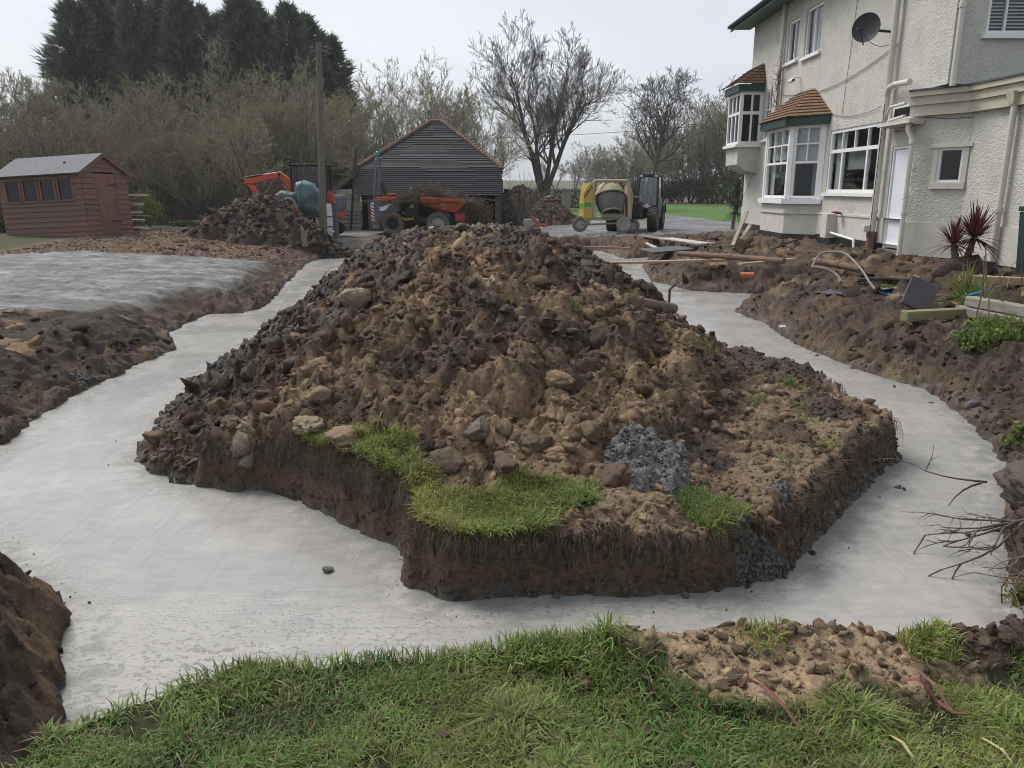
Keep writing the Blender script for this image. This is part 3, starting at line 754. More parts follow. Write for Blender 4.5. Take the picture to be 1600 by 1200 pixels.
SMOOTHW = M('cream_painted_brick', (.55, .54, .495), (.48, .47, .43), 4, .7, .3, 20, .01, dirt=(.42, .40, .35), dirt_scale=2.2, dirt_amt=(.55, .85))
WHITE = M('white_paint', (.80, .80, .81), (.74, .74, .75), 3, .4, .05, 60)
CREAM = M('cream_gloss', (.60, .58, .51), (.54, .52, .45), 5, .45, dirt=(.36, .34, .28), dirt_scale=3, dirt_amt=(.6, .9))
FASC = M('beige_fascia', (.50, .47, .37), (.44, .41, .32), 3, .5)
GREEN = M('dark_green_paint', (.025, .065, .062), (.015, .045, .043), 5, .4)
BLACKB = M('black_bitumen', (.03, .03, .032), (.018, .018, .018), 5, .6, .3, 25)
TILE = [M('clay_tile_a', (.21, .095, .055), (.13, .062, .04), 9, .8, .4, 40, dirt=(.15, .12, .045), dirt_scale=4, dirt_amt=(.42, .6)), M('clay_tile_b', (.21, .10, .06), (.13, .065, .045), 9, .85, .4, 40, dirt=(.14, .115, .045), dirt_scale=5, dirt_amt=(.42, .6)), M('clay_tile_c', (.24, .11, .065), (.16, .08, .05), 9, .8, .4, 40)]
LEAD = M('lead_grey', (.10, .105, .11), (.07, .07, .075), 4, .6)
DARKROOM = M('dark_interior', (.018, .017, .016), (.012, .012, .012), 3, .9)  # near-black colour stands in for shade behind openings
BLIND = M('pale_blind', (.62, .64, .66), (.55, .57, .6), 8, .8)
CURT = M('net_curtain', (.5, .5, .5), (.38, .38, .38), 14, .9, .4, 20, stretch=(4, 4, .6))
GREYPL = M('grey_plastic', (.10, .10, .105), (.08, .08, .085), 5, .5)
BLK = M('black_plastic', (.018, .018, .02), (.012, .012, .013), 5, .5)
def glass_mat(name, tint, refl=.12):
    m, n, l, b = new_mat(name)
    n.remove(b)
    t = n.new('ShaderNodeBsdfTransparent'); t.inputs['Color'].default_value = (*tint, 1)
    g = n.new('ShaderNodeBsdfGlossy'); g.inputs['Roughness'].default_value = .03
    ge = n.new('ShaderNodeNewGeometry'); dt = n.new('ShaderNodeVectorMath'); dt.operation = 'DOT_PRODUCT'
    l.new(ge.outputs['Normal'], dt.inputs[0]); l.new(ge.outputs['Incoming'], dt.inputs[1])
    ab = n.new('ShaderNodeMath'); ab.operation = 'ABSOLUTE'; l.new(dt.outputs['Value'], ab.inputs[0])
    om = n.new('ShaderNodeMath'); om.operation = 'SUBTRACT'; om.inputs[0].default_value = 1; l.new(ab.outputs[0], om.inputs[1])
    pw = n.new('ShaderNodeMath'); pw.operation = 'POWER'; pw.inputs[1].default_value = 5; l.new(om.outputs[0], pw.inputs[0])
    fr = n.new('ShaderNodeMath'); fr.operation = 'MULTIPLY_ADD'; fr.inputs[1].default_value = .94; fr.inputs[2].default_value = .06; l.new(pw.outputs[0], fr.inputs[0])
    zz = noise_node(n, l, 1.2, 2); bp = n.new('ShaderNodeBump'); bp.inputs['Strength'].default_value = .06; bp.inputs['Distance'].default_value = .05
    l.new(zz.outputs['Fac'], bp.inputs['Height']); l.new(bp.outputs['Normal'], g.inputs['Normal'])
    ad = n.new('ShaderNodeMath'); ad.operation = 'ADD'; ad.inputs[1].default_value = refl; ad.use_clamp = True
    l.new(fr.outputs[0], ad.inputs[0])
    mx = n.new('ShaderNodeMixShader'); l.new(ad.outputs[0], mx.inputs[0]); l.new(t.outputs[0], mx.inputs[1]); l.new(g.outputs[0], mx.inputs[2])
    l.new(mx.outputs[0], n['Material Output'].inputs['Surface']); return m
GLASS = glass_mat('window_glass', (.8, .85, .85), .0)
DGLASS = glass_mat('dark_glass', (.45, .5, .52), .0)

# ------------------------------------------------------------------ the house
HX = 7.66
house = empty('house', (9.5, 20, .2), 0, 'tall cream roughcast house with white windows and clay tiled bay roof', 'house')
def frame_pt(o, t):                      # o origin (x,y), t direction -> function (s along, depth out, z)
    t = Vector((t[0], t[1], 0)).normalized(); nrm = Vector((t.y, -t.x, 0))     # outward normal
    def P(s, q, z): return Vector((o[0], o[1], 0)) + t * s + nrm * q + Vector((0, 0, z))
    return P
def holed_wall(name, P, L, z0, z1, holes, mat, depth=.12):
    ss = sorted({0, L} | {h[0] for h in holes} | {h[1] for h in holes}); zz = sorted({z0, z1} | {h[2] for h in holes} | {h[3] for h in holes})
    mb = MB()
    for i in range(len(ss) - 1):
        for j in range(len(zz) - 1):
            s, z = (ss[i] + ss[i + 1]) / 2, (zz[j] + zz[j + 1]) / 2
            if any(h[0] < s < h[1] and h[2] < z < h[3] for h in holes): continue
            mb.quad(P(ss[i], 0, zz[j]), P(ss[i + 1], 0, zz[j]), P(ss[i + 1], 0, zz[j + 1]), P(ss[i], 0, zz[j + 1]))
    for a, b_, c, d in holes:
        mb.quad(P(a, 0, c), P(a, -depth, c), P(a, -depth, d), P(a, 0, d)); mb.quad(P(b_, 0, c), P(b_, -depth, c), P(b_, -depth, d), P(b_, 0, d))
        mb.quad(P(a, 0, c), P(b_, 0, c), P(b_, -depth, c), P(a, -depth, c)); mb.quad(P(a, 0, d), P(b_, 0, d), P(b_, -depth, d), P(a, -depth, d))
    return mb.build(name, mat, house, True)
def fbox(mb, P, s0, s1, q0, q1, z0, z1):
    mb.hexa([P(s0, q0, z0), P(s0, q1, z0), P(s1, q1, z0), P(s1, q0, z0)], [P(s0, q0, z1), P(s0, q1, z1), P(s1, q1, z1), P(s1, q0, z1)]); return mb
def window(P, s0, s1, z0, z1, fw=.06, vbars=(), hbars=(), q=-.05, inner=None, sill=True, sillmat=None, glass=None, bw=.035, room=.5, blind=None, fmat=None):
    """framed window: bars given in fractions; (frac, lo, hi) limits a bar"""
    fmat = fmat or WHITE
    fr = MB()
    fbox(fr, P, s0, s0 + fw, q - .05, q + .03, z0, z1); fbox(fr, P, s1 - fw, s1, q - .05, q + .03, z0, z1)
    fbox(fr, P, s0 + fw, s1 - fw, q - .05, q + .028, z0, z0 + fw); fbox(fr, P, s0 + fw, s1 - fw, q - .05, q + .028, z1 - fw, z1)
    w = fr.build('window', fmat, house, True)
    W, Hh = s1 - s0, z1 - z0
    for vb in vbars:
        f, lo, hi, wd = (vb + (bw,))[:4] if len(vb) == 3 else vb
        m_ = MB(); c = s0 + W * f; fbox(m_, P, c - wd / 2, c + wd / 2, q - .045, q + .02, z0 + max(fw, Hh * lo), z1 - max(fw, Hh * (1 - hi))); m_.build('glazing_bar', fmat, w, True)
    for hb in hbars:
        f, lo, hi, wd = (hb + (bw,))[:4] if len(hb) == 3 else hb
        m_ = MB(); c = z0 + Hh * f; fbox(m_, P, s0 + max(fw, W * lo), s1 - max(fw, W * (1 - hi)), q - .042, q + .024, c - wd / 2, c + wd / 2); m_.build('glazing_bar', fmat, w, True)
    g = MB(); g.quad(P(s0 + fw * .5, q - .02, z0 + fw * .5), P(s1 - fw * .5, q - .02, z0 + fw * .5), P(s1 - fw * .5, q - .02, z1 - fw * .5), P(s0 + fw * .5, q - .02, z1 - fw * .5))
    g.build('pane', glass or GLASS, w, True)
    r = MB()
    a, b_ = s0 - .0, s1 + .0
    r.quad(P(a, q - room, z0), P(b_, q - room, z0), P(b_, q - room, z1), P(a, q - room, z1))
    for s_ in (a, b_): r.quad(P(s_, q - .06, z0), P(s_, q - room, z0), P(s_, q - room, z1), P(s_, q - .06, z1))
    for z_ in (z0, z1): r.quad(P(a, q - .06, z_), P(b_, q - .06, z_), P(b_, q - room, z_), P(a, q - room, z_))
    r.build('dark_room_box', DARKROOM, w, True)  # black box gives the room darkness by colour
    if blind:
        for (b0, b1, zz0, zz1, mt) in blind:
            m_ = MB(); fbox(m_, P, s0 + W * b0, s0 + W * b1, q - .11, q - .10, z0 + Hh * zz0, z0 + Hh * zz1); m_.build('blind', mt, w, True)
    if sill:
        m_ = MB(); fbox(m_, P, s0 - .07, s1 + .07, q - .03, .075, z0 - .075, z0 - .003); m_.build('sill', sillmat or WHITE, w, True)
    return w
Y0, Y1 = 14.5, 26.4
# long facade facing the trench: s runs from far end (y=26.4) to near end
PF = frame_pt((HX, Y1), (0, -1))
S = lambda y: Y1 - y
cas, door = (S(19.5), S(16.84), 1.46, 2.9), (S(16.25), S(15.36), .36, 2.37)
uw1, uw2 = (S(23.2), S(22.3), 4.93, 6.0), (S(21.85), S(20.7), 4.88, 6.05)
cw = (S(24.75), S(24.15), 3.0, 4.4)
holed_wall('wall', PF, S(15.25), .95, 3.34, [cas, (door[0], door[1], .95, door[3]), (cw[0], cw[1], cw[2], 3.34)], WALLM)
holed_wall('wall', PF, Y1 - Y0, 3.34, 6.6, [uw1, uw2, (cw[0], cw[1], 3.34, cw[3])], WALLM)
holed_wall('plinth', frame_pt((HX - .03, Y1), (0, -1)), S(15.25), .46, .97, [(door[0], door[1], .46, .97)], SMOOTHW)
m_ = MB(); fbox(m_, PF, S(22.95), door[0] - .1, -.1, .035, -.1, .46); m_.build('damp_course', BLACKB, house, True)
m_ = MB(); fbox(m_, PF, 0, S(22.95), -.1, .034, -.1, .46); m_.build('damp_course', BLACKB, house, True)
m_ = MB(); fbox(m_, PF, S(19.75), door[0] - .12, 0, .05, .94, .985); m_.build('plinth_band', SMOOTHW, house, True)
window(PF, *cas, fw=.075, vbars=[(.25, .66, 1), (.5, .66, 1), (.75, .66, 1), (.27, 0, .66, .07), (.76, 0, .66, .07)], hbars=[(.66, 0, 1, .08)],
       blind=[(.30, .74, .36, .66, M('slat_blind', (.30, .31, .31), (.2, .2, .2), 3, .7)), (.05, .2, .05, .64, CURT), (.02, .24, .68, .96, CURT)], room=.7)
for k in range(12):
    pass
# things on the kitchen sill
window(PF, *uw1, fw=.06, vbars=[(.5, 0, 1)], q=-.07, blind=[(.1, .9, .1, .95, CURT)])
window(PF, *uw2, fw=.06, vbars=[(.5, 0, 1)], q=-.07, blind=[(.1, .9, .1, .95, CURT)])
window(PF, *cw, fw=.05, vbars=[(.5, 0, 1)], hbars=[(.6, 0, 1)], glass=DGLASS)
# white door
d_ = MB(); fbox(d_, PF, door[0] + .05, door[1] - .05, -.10, -.05, door[2] + .03, door[3] - .05); dr = d_.build('door', M('white_door', (.74, .77, .83), (.70, .73, .79), 2, .35), house, True)
m_ = MB(); fbox(m_, PF, door[0] + .05, door[1] - .05, -.05, -.035, door[2] + .03, door[2] + .12); m_.build('weather_bar', WHITE, dr, True)
m_ = MB(); p = PF(door[1] - .14, -.035, 1.35); m_.box(p, (.02, .035, .2)); m_.tube([p, p + Vector((-.045, 0, .0)), p + Vector((-.045, .1, 0))], .009, 6); m_.build('handle', M('steel', (.5, .5, .5), None, 5, .3, metal=.9), dr, True)
m_ = MB(); fbox(m_, PF, door[0] - .0, door[0] + .048, -.11, -.02, door[2], door[3]); fbox(m_, PF, door[1] - .048, door[1], -.11, -.02, door[2], door[3]); fbox(m_, PF, door[0] + .048, door[1] - .048, -.11, -.02, door[3] - .048, door[3]); m_.build('door_frame', WHITE, house, True)
m_ = MB(); fbox(m_, PF, door[0] - .06, door[1] + .06, -.12, .07, .22, .357); m_.build('doorstep', M('door_step', (.16, .15, .14), None, 6, .8, .5), house, True)
# near gable facing the camera
PN = frame_pt((HX, Y0), (1, 0))
bw_ = (.55, 1.5, 4.15, 5.7)
holed_wall('wall', PN, 4.2, 3.34, 7.2, [bw_], WALLM)
window(PN, *bw_, fw=.06, vbars=[(.36, 0, 1, .03)], q=-.06)
for k in range(26):
    m_ = MB(); z = bw_[2] + .08 + k * .056; m_.box(PN(1.02, -.14, z), (.80, .045, .006), (R(35), 0, 0)); m_.build('blind_slat', BLIND, house, True)
# far gable and back, so that the house is closed
m_ = MB(); m_.quad((HX, Y1, .2), (HX + 8, Y1, .2), (HX + 8, Y1, 6.6), (HX, Y1, 6.6)); m_.quad((HX + 8, Y1, .2), (HX + 8, Y0, .2), (HX + 8, Y0, 6.6), (HX + 8, Y1, 6.6)); m_.build('wall', WALLM, house, True)
# main roof
EV, RG = 6.62, 10.2
def slab(mb, a, b_, c, d, th):
    nrm = (Vector(b_) - Vector(a)).cross(Vector(d) - Vector(a)).normalized() * th
    mb.hexa([a, b_, c, d], [Vector(p) + nrm for p in (a, b_, c, d)]); return mb
rf = MB(); x0, x1, xm = HX - .6, HX + 8.6, HX + 4
slab(rf, (x0, Y1 + .5, EV), (x0, Y0 - .3, EV), (xm, Y0 - .3, RG), (xm, Y1 + .5, RG), -.12); slab(rf, (x1, Y0 - .3, EV), (x1, Y1 + .5, EV), (xm, Y1 + .5, RG), (xm, Y0 - .3, RG), -.12)
roof = rf.build('roof', TILE[1], house, True)
m_ = MB(); m_.bb(x0 - .01, x0 + .03, Y0 - .3, Y1 + .52, EV - .17, EV + .03); m_.build('fascia', GREEN, roof, True)
m_ = MB(); m_.bb(x0 + .03, HX, Y0 - .3, Y1 + .5, EV - .12, EV - .09); m_.build('soffit', GREEN, roof, True)
m_ = MB(); m_.tube([(x0 - .07, Y0 - .3, EV - .02), (x0 - .07, Y1 + .55, EV - .04)], .06, 10); m_.build('gutter', BLK, roof, True)
m_ = MB(); m_.prism([(x0 - .02, EV - .2), (x0 - .02, EV + .02), (xm, RG + .05), (x1, EV), (x1, EV - .2), (xm, RG - .22)], 'y', Y1 + .5, Y1 + .55); m_.build('bargeboard', GREEN, roof, True)
m_ = MB(); m_.prism([(HX + .0, 6.6), (HX + 8, 6.6), (HX + 4, 10.0)], 'y', Y1 - .02, Y1); m_.prism([(HX, 7.2), (HX + 8, 7.2), (HX + 4, 10.0)], 'y', Y0, Y0 + .05); m_.build('gable', WALLM, house, True)

# ---- canted bay
BX = 7.01; bz0, bz1 = 1.3, 3.08
facets = [((BX, 22.3), (BX, 20.4)), ((BX, 20.4), (HX, 19.75)), ((HX, 22.95), (BX, 22.3))]
for fi, (a, c) in enumerate(facets):
    L = math.hypot(c[0] - a[0], c[1] - a[1]); t = ((c[0] - a[0]) / L, (c[1] - a[1]) / L)
    P = frame_pt(a, t)
    m_ = MB(); m_.quad(P(0, 0, .42), P(L, 0, .42), P(L, 0, bz0 - .05), P(0, 0, bz0 - .05)); m_.build('bay_wall', SMOOTHW, house, True)
    m_ = MB(); fbox(m_, P, -.012, L + .012, -.02, .03, -.1, .43); m_.build('damp_course', BLACKB, house, True)
    m_ = MB(); fbox(m_, P, -.01, L + .01, -.02, .035, .93, .98); m_.build('plinth_band', SMOOTHW, house, True)
    m_ = MB(); fbox(m_, P, -.06, L + .06, -.06, .11, bz0 - .12, bz0); m_.build('sill', WHITE, house, True)
    pw = .10
    m_ = MB(); fbox(m_, P, 0, pw, -.09, .012, bz0, bz1); fbox(m_, P, L - pw, L, -.09, .011, bz0, bz1); m_.build('bay_post', WHITE, house, True)
    nv = 3 if fi == 0 else 2
    vb = [(i / nv, .5, 1) for i in range(1, nv)]
    bl = [(.04, .96, .52, .97, BLIND)] if fi else [(.05, .95, .55, .97, CURT), (.05, .25, .04, .5, CURT), (.75, .95, .04, .5, CURT)]
    if fi == 1: bl.append((.86, .97, .1, .5, CURT))
    window(P, pw, L - pw, bz0 + .01, bz1, fw=.07, vbars=vb, hbars=[(.5, 0, 1, .06), (.75, 0, 1)], q=-.04, sill=False, blind=bl, room=.45)
    m_ = MB(); fbox(m_, P, -.1, L + .1, -.05, .16, bz1 + .003, bz1 + .19); m_.build('fascia', GREEN, house, True)
# bay roof of individual clay tiles laid in courses
ov = .26
E_ = [Vector((HX, 19.75 - ov * 1.0, 3.27)), Vector((BX - ov * .75, 20.4 - ov * .65, 3.27)), Vector((BX - ov * .75, 22.3 + ov * .65, 3.27)), Vector((HX, 22.95 + ov, 3.27))]
Rr = [Vector((HX, 20.75, 4.0)), Vector((HX - .02, 20.85, 4.02)), Vector((HX - .02, 21.9, 4.02)), Vector((HX, 22.0, 4.0))]
bay_roof = MB().add([E_[0], E_[1], Rr[1], E_[2], Rr[2], E_[3]], [(0, 1, 2), (1, 3, 4, 2), (3, 5, 4)]).build('bay_roof', TILE[1], house, True)
def tile_face(parent, e0, e1, r0, r1, rows, tw, thick=.02, proud=.012, seed=1, name='tile'):
    rnd = random.Random(seed); nrm = (e1 - e0).cross(r0 - e0)
    if nrm.length < 1e-6: nrm = (e1 - e0).cross(r1 - e0)
    nrm.normalize()
    if nrm.z < 0: nrm = -nrm
    for j in range(rows):
        f0, f1 = j / rows, (j + 1.25) / rows
        a, b_ = e0.lerp(r0, f0), e1.lerp(r1, f0); c, d = e1.lerp(r1, min(1, f1)), e0.lerp(r0, min(1, f1))
        n_ = max(1, int(round((b_ - a).length / tw)))
        for i in range(n_):
            g0, g1 = i / n_, (i + .96) / n_
            up = nrm * (thick + proud + rnd.uniform(0, .008)); lo = nrm * .003
            p = [a.lerp(b_, g0), a.lerp(b_, g1), d.lerp(c, g1), d.lerp(c, g0)]
            m_ = MB().hexa([p[0] + nrm * proud, p[1] + nrm * proud, p[2] + lo * .5, p[3] + lo * .5], [p[0] + up, p[1] + up, p[2] + lo, p[3] + lo])
            m_.build(name, TILE[rnd.choice((0, 0, 1, 2))], parent, True)
tile_face(bay_roof, E_[1], E_[0], Rr[1], Rr[0], 9, .17, seed=2)
tile_face(bay_roof, E_[2], E_[1], Rr[2], Rr[1], 9, .19, seed=3)
# ---- oriel at the far corner
OY0, OY1, OX = 25.0, 26.35, 6.98
PO = frame_pt((OX, OY0), (1, 0)); LO = HX - OX
oz0, oz1 = 2.88, 4.42
m_ = MB(); m_.bb(OX + .02, HX, OY0 + .02, OY1, 2.28, 2.80); m_.prism([(OX + .02, 2.28), (HX, 2.28), (HX, 2.02), (OX + .3, 2.1)], 'y', OY0 + .02, OY1); m_.build('oriel_apron', WALLM, house, True)
m_ = MB(); m_.bb(OX - .1, HX, OY0 - .1, OY1 + .05, 2.80, 2.88); m_.build('sill', WHITE, house, True)
window(PO, 0, LO, oz0, oz1, fw=.09, vbars=[(.5, 0, 1, .09)], hbars=[(.6, 0, 1, .09)] , q=-.02, sill=False, glass=DGLASS, room=.3)
for s in (.25, .75):
    for ff in (-.12, .12):
        m_ = MB(); fbox(m_, PO, LO * s + LO * ff * .8 - .006, LO * s + LO * ff * .8 + .006, -.035, -.025, oz0 + .1, oz1 - .1); m_.build('lead_came', LEAD, house, True)
for i in range(8):
    m_ = MB(); fbox(m_, PO, .09, LO - .09, -.034, -.026, oz0 + .2 + i * .16 - .005, oz0 + .2 + i * .16 + .005); m_.build('lead_came', LEAD, house, True)
PO2 = frame_pt((OX, OY1), (0, -1))
window(PO2, 0, OY1 - OY0, oz0, oz1, fw=.09, vbars=[(.33, 0, 1, .08), (.66, 0, 1, .08)], hbars=[(.6, 0, 1, .08)], q=-.02, sill=False, glass=DGLASS, room=.3)
m_ = MB(); m_.bb(OX - .12, HX, OY0 - .12, OY1 + .1, oz1 + .003, oz1 + .2); m_.build('fascia', GREEN, house, True)
oe = [Vector((OX - .2, OY0 - .2, 4.63)), Vector((HX, OY0 - .2, 4.63)), Vector((HX, OY0 + .15, 5.25)), Vector((HX, OY1 + .2, 5.25)), Vector((OX - .2, OY1 + .2, 4.63))]
orf = MB().add(oe, [(0, 1, 2), (0, 2, 3, 4)]).build('oriel_roof', TILE[1], house, True)
tile_face(orf, oe[0], oe[1], oe[2] - Vector((.02, 0, 0)), oe[2], 7, .17, seed=5)
tile_face(orf, oe[4], oe[0], oe[3], oe[2], 7, .2, seed=6)
# ---- angled single-storey extension with beige fascia
e0 = (7.6, 15.25); PE = frame_pt(e0, (.56, -.83)); LE = 1.02
e1 = PE(LE, 0, 0); PE2 = frame_pt((e1.x, e1.y), (0.05, -1)); LE2 = 3.2
sw = (.47, .93, 1.66, 2.28)
holed_wall('wall', PE, LE, .93, 2.92, [sw], WALLM, .08)
window(PE, *sw, fw=.05, q=-.03, sill=False, glass=DGLASS)
m_ = MB(); fbox(m_, PE, sw[0] - .09, sw[1] + .09, 0, .05, sw[2] - .11, sw[2] - .0); fbox(m_, PE, sw[0] - .09, sw[0], 0, .03, sw[2], sw[3]); fbox(m_, PE, sw[1], sw[1] + .09, 0, .03, sw[2], sw[3]); fbox(m_, PE, sw[0] - .13, sw[1] + .16, 0, .06, sw[3] + .002, sw[3] + .06); m_.build('window_surround', CREAM, house, True)
holed_wall('wall', PE2, LE2, .93, 2.92, [], WALLM)
for P, L in ((PE, LE), (PE2, LE2)):
    m_ = MB(); fbox(m_, P, -.0, L, -.03, .02, .30, .935); m_.build('plinth', SMOOTHW, house, True)
    m_ = MB(); fbox(m_, P, .0, L, -.03, .012, -.1, .298); m_.build('damp_course', BLACKB, house, True)
    for q, z0, z1, mt in ((.10, 2.86, 3.05, FASC), (.145, 3.052, 3.20, FASC), (.20, 3.202, 3.29, FASC), (.225, 3.293, 3.325, LEAD)):
        m_ = MB(); fbox(m_, P, -.12 if P is PE else .02, L + .06, -.3, q, z0, z1); m_.build('fascia', mt, house, True)
m_ = MB(); m_.add([(HX - .2, 15.45, 3.31), tuple(PE(LE, .1, 3.31)), tuple(PE2(LE2, .1, 3.31)), (HX + 4, PE2(LE2, 0, 0).y, 3.31), (HX + 4, 15.4, 3.31)], [(0, 1, 2, 3, 4)]); m_.build('flat_roof', LEAD, house, True)
# canopy and gutter over the door
m_ = MB(); m_.bb(HX - .22, HX - .005, 15.1, 16.3, 2.72, 2.79); m_.build('door_canopy', FASC, house, True)
m_ = MB(); m_.bb(HX - .32, HX - .21, 15.05, 16.35, 2.74, 2.81); m_.build('gutter', CREAM, house, True)
# high-level vent window beside the soil pipe
m_ = MB(); fbox(m_, PF, S(16.3), S(15.4), 0, .06, 2.86, 3.12); m_.build('vent_frame', WHITE, house, True)
m_ = MB(); fbox(m_, PF, S(16.22), S(15.45), .06, .066, 2.9, 3.08); m_.build('vent_glass', DARKROOM, house, True)
# pipes
def pipe(pts, r, mat=CREAM, name='downpipe', collars=()):
    m_ = MB(); m_.tube(pts, r, 12)
    o = m_.build(name, mat, house, True, smooth=True)
    for c in collars:
        k_ = MB(); k_.lathe([(r + .012, -.04), (r + .014, -.03), (r + .014, .03), (r + .012, .04)], c, 'z', 12); k_.build('collar', mat, o, True)
    return o
pipe([(7.54, 16.5, .3), (7.54, 16.5, 6.5)], .062, collars=[(7.54, 16.5, z) for z in (1.1, 3.1, 5.2)])
pipe([(7.54, 16.5, 3.36), (7.5, 16.35, 3.5), (7.48, 16.1, 3.53), (7.48, 15.5, 3.50)], .058)
pipe([(7.53, 16.5, 2.72), (7.5, 16.2, 2.86), (7.5, 15.6, 2.9)], .03); pipe([(7.53, 16.5, 2.9), (7.5, 16.2, 3.12), (7.5, 15.6, 3.13)], .03)
pipe([(7.42, 15.22, 2.74), (7.42, 15.22, 2.62), (7.50, 15.16, 2.42), (7.50, 15.16, .25)], .045, collars=[(7.5, 15.16, 2.4), (7.5, 15.16, 1.1)])
pipe([(7.58, 23.4, .3), (7.58, 23.4, 6.55)], .05, collars=[(7.58, 23.4, z) for z in (3.4, 5.2)])
pipe([(HX + .06, Y0 - .07, 3.3), (HX + .06, Y0 - .07, 7.0)], .05, collars=[(HX + .06, Y0 - .07, 4.6)])
p = PE2(1.15, .09, 0); pipe([p + Vector((0, 0, .3)), p + Vector((0, 0, 3.1))], .05, collars=[p + Vector((0, 0, 2.9)), p + Vector((0, 0, 1.2))])
p2 = p + Vector((0, 0, 2.98)); m_ = MB(); m_.hexa([p2 + Vector(v) for v in ((-.07, -.07, -.1), (.07, -.07, -.1), (.07, .07, -.1), (-.07, .07, -.1))], [p2 + Vector(v) for v in ((-.11, -.11, .1), (.11, -.11, .1), (.11, .11, .1), (-.11, .11, .1))]); m_.build('hopper', FASC, house, True)
# cables and the service box
def cable(pts, r=.006, mat=BLK):
    m_ = MB(); m_.tube(pts, r, 5, False); return m_.build('cable', mat, house, True)
def sag(a, b_, dz, n_=14): a, b_ = Vector(a), Vector(b_); return [a.lerp(b_, i / n_) - Vector((0, 0, dz * 4 * (i / n_) * (1 - i / n_))) for i in range(n_ + 1)]
cable(sag((7.64, 16.45, 4.35), (7.63, 23.3, 4.15), .35), .008, GREYPL)
cable(sag((7.64, 19.6, 3.3), (7.63, 16.9, 3.2), .12), .006, GREYPL); cable([(7.65, 18.6, 6.5), (7.64, 18.9, 3.2)], .006, GREYPL)
cable([(7.46, 16.38, 3.2), (7.45, 16.4, .6), (7.4, 16.3, .3)], .008); cable(sag((7.5, 15.1, 2.7), (7.64, 16.3, 2.66), .03))
cable(sag(PE(.1, .02, 2.84), PE(LE, .02, 2.78), .02), .005); cable(sag((6.99, 23.1, 2.2), (7.0, 24.6, 1.1), .2))
m_ = MB(); m_.cbox((7.53, 18.75, .70), (.26, .34, .56), .012); bx_ = m_.build('meter_box', CREAM, house, True)
m_ = MB(); m_.tube([(7.5, 18.55, .55), (7.52, 17.9, .50), (7.52, 17.3, .46), (7.5, 17.2, .25)], .028, 8); m_.build('pipe', WHITE, house, True)
m_ = MB(); m_.lathe([(.04, 0), (.1, .01), (.1, .03), (.03, .05)], (7.48, 18.3, 1.0), 'z', 12); m_.tube([(7.62, 18.3, 1.0), (7.48, 18.3, 1.0)], .02, 6); m_.build('flue_cap', M('rust_red', (.22, .06, .04), None, 8, .7), house, True)
m_ = MB(); m_.cbox((7.42, 16.55, .74), (.12, .16, .14), .01); m_.build('junction_box', CREAM, house, True)
# satellite dish
c = Vector((7.16, 16.9, 4.69)); dish = empty('satellite_dish', (7.6, 16.6, 4.55), 0, 'dark grey satellite dish on a bracket beside the tall cream downpipe', 'satellite dish')
axis_d = Vector((-.62, -.75, .18)).normalized(); rq = axis_d.to_track_quat('Z', 'Y').to_matrix()
m_ = MB(); prof = [(.0, -.0), (.1, .005), (.18, .02), (.24, .042), (.275, .056)]
for sgn, dz in ((1, 0), (-1, -.012)):
    vs = [c + rq @ Vector((max(r, .001) * math.cos(t * .2618) * 1.0, r * math.sin(t * .2618) * 1.06, h + dz)) for r, h in prof for t in range(24)]
    m_.add(vs, [(i * 24 + k_, i * 24 + (k_ + 1) % 24, (i + 1) * 24 + (k_ + 1) % 24, (i + 1) * 24 + k_) for i in range(4) for k_ in range(24)])
m_.build('reflector', M('dish_grey', (.025, .026, .03), (.018, .019, .022), 3, .6), dish, True, smooth=True)
f_ = c + axis_d * .42 + Vector((0, 0, -.16))
m_ = MB(); m_.tube([c - rq @ Vector((0, .34, -.05)), f_], .012, 6); m_.tube([c - axis_d * .02, c - axis_d * .08, Vector((7.62, 16.75, 4.6))], .025, 8); m_.box((7.63, 16.75, 4.6), (.04, .14, .2)); m_.build('bracket', BLK, dish, True)
m_ = MB(); m_.lathe([(.02, -.06), (.03, -.05), (.03, .03), (.018, .05)], f_, 'x', 10); m_.build('receiver', BLK, dish, True)
m_ = MB(); m_.tube(sag(f_, (7.55, 16.6, 4.35), .15), .006, 5, False); m_.build('cable', BLK, dish, True)
# security camera
sc_o = empty('security_camera', (7.6, 22.0, 4.35), 0, 'small white bullet security camera below the paired upper windows', 'security camera')
m_ = MB(); m_.lathe([(.05, 0), (.055, -.02), (.055, -.24), (.045, -.26)], (7.42, 22.0, 4.33), 'y', 12); m_.build('body', WHITE, sc_o, True)
m_ = MB(); m_.tube([(7.65, 21.95, 4.42), (7.5, 21.9, 4.42), (7.42, 21.9, 4.36)], .02, 8); m_.build('arm', WHITE, sc_o, True)
m_ = MB(); m_.lathe([(.035, -.262), (.03, -.268)], (7.42, 22.0, 4.33), 'y', 10); m_.build('lens', BLK, sc_o, True)
# ------------------------------------------------------------------ garden shed (sunk and leaning), barn, pole, drum
SHW = [M('shed_board_a', (.225, .125, .095), (.165, .095, .073), 5, .8, .4, 30, stretch=(1, 1, 6)), M('shed_board_b', (.195, .115, .088), (.145, .086, .067), 5, .8, .4, 30, stretch=(1, 1, 6))]
SHEDDOOR = M('shed_door', (.225, .112, .09), (.18, .092, .074), 4, .75, .2, 30, dirt=(.10, .06, .05), dirt_scale=3)
FELT = M('roof_felt', (.105, .11, .125), (.085, .09, .10), 6, .75, .5, 60)
shed = empty('garden_shed', (-12.8, 22.9, .22), 0, 'leaning red brown timber garden shed with grey felt roof and four windows', 'shed', rot=(R(-.5), R(-2.6), R(-13)))
SL, SD, SH, SP = 2.75, 1.75, 1.72, .48        # length, depth, eaves, gable rise
rnd = random.Random(4)
nb = 12; bh = SH / nb
wz0, wz1 = 1.02, 1.56
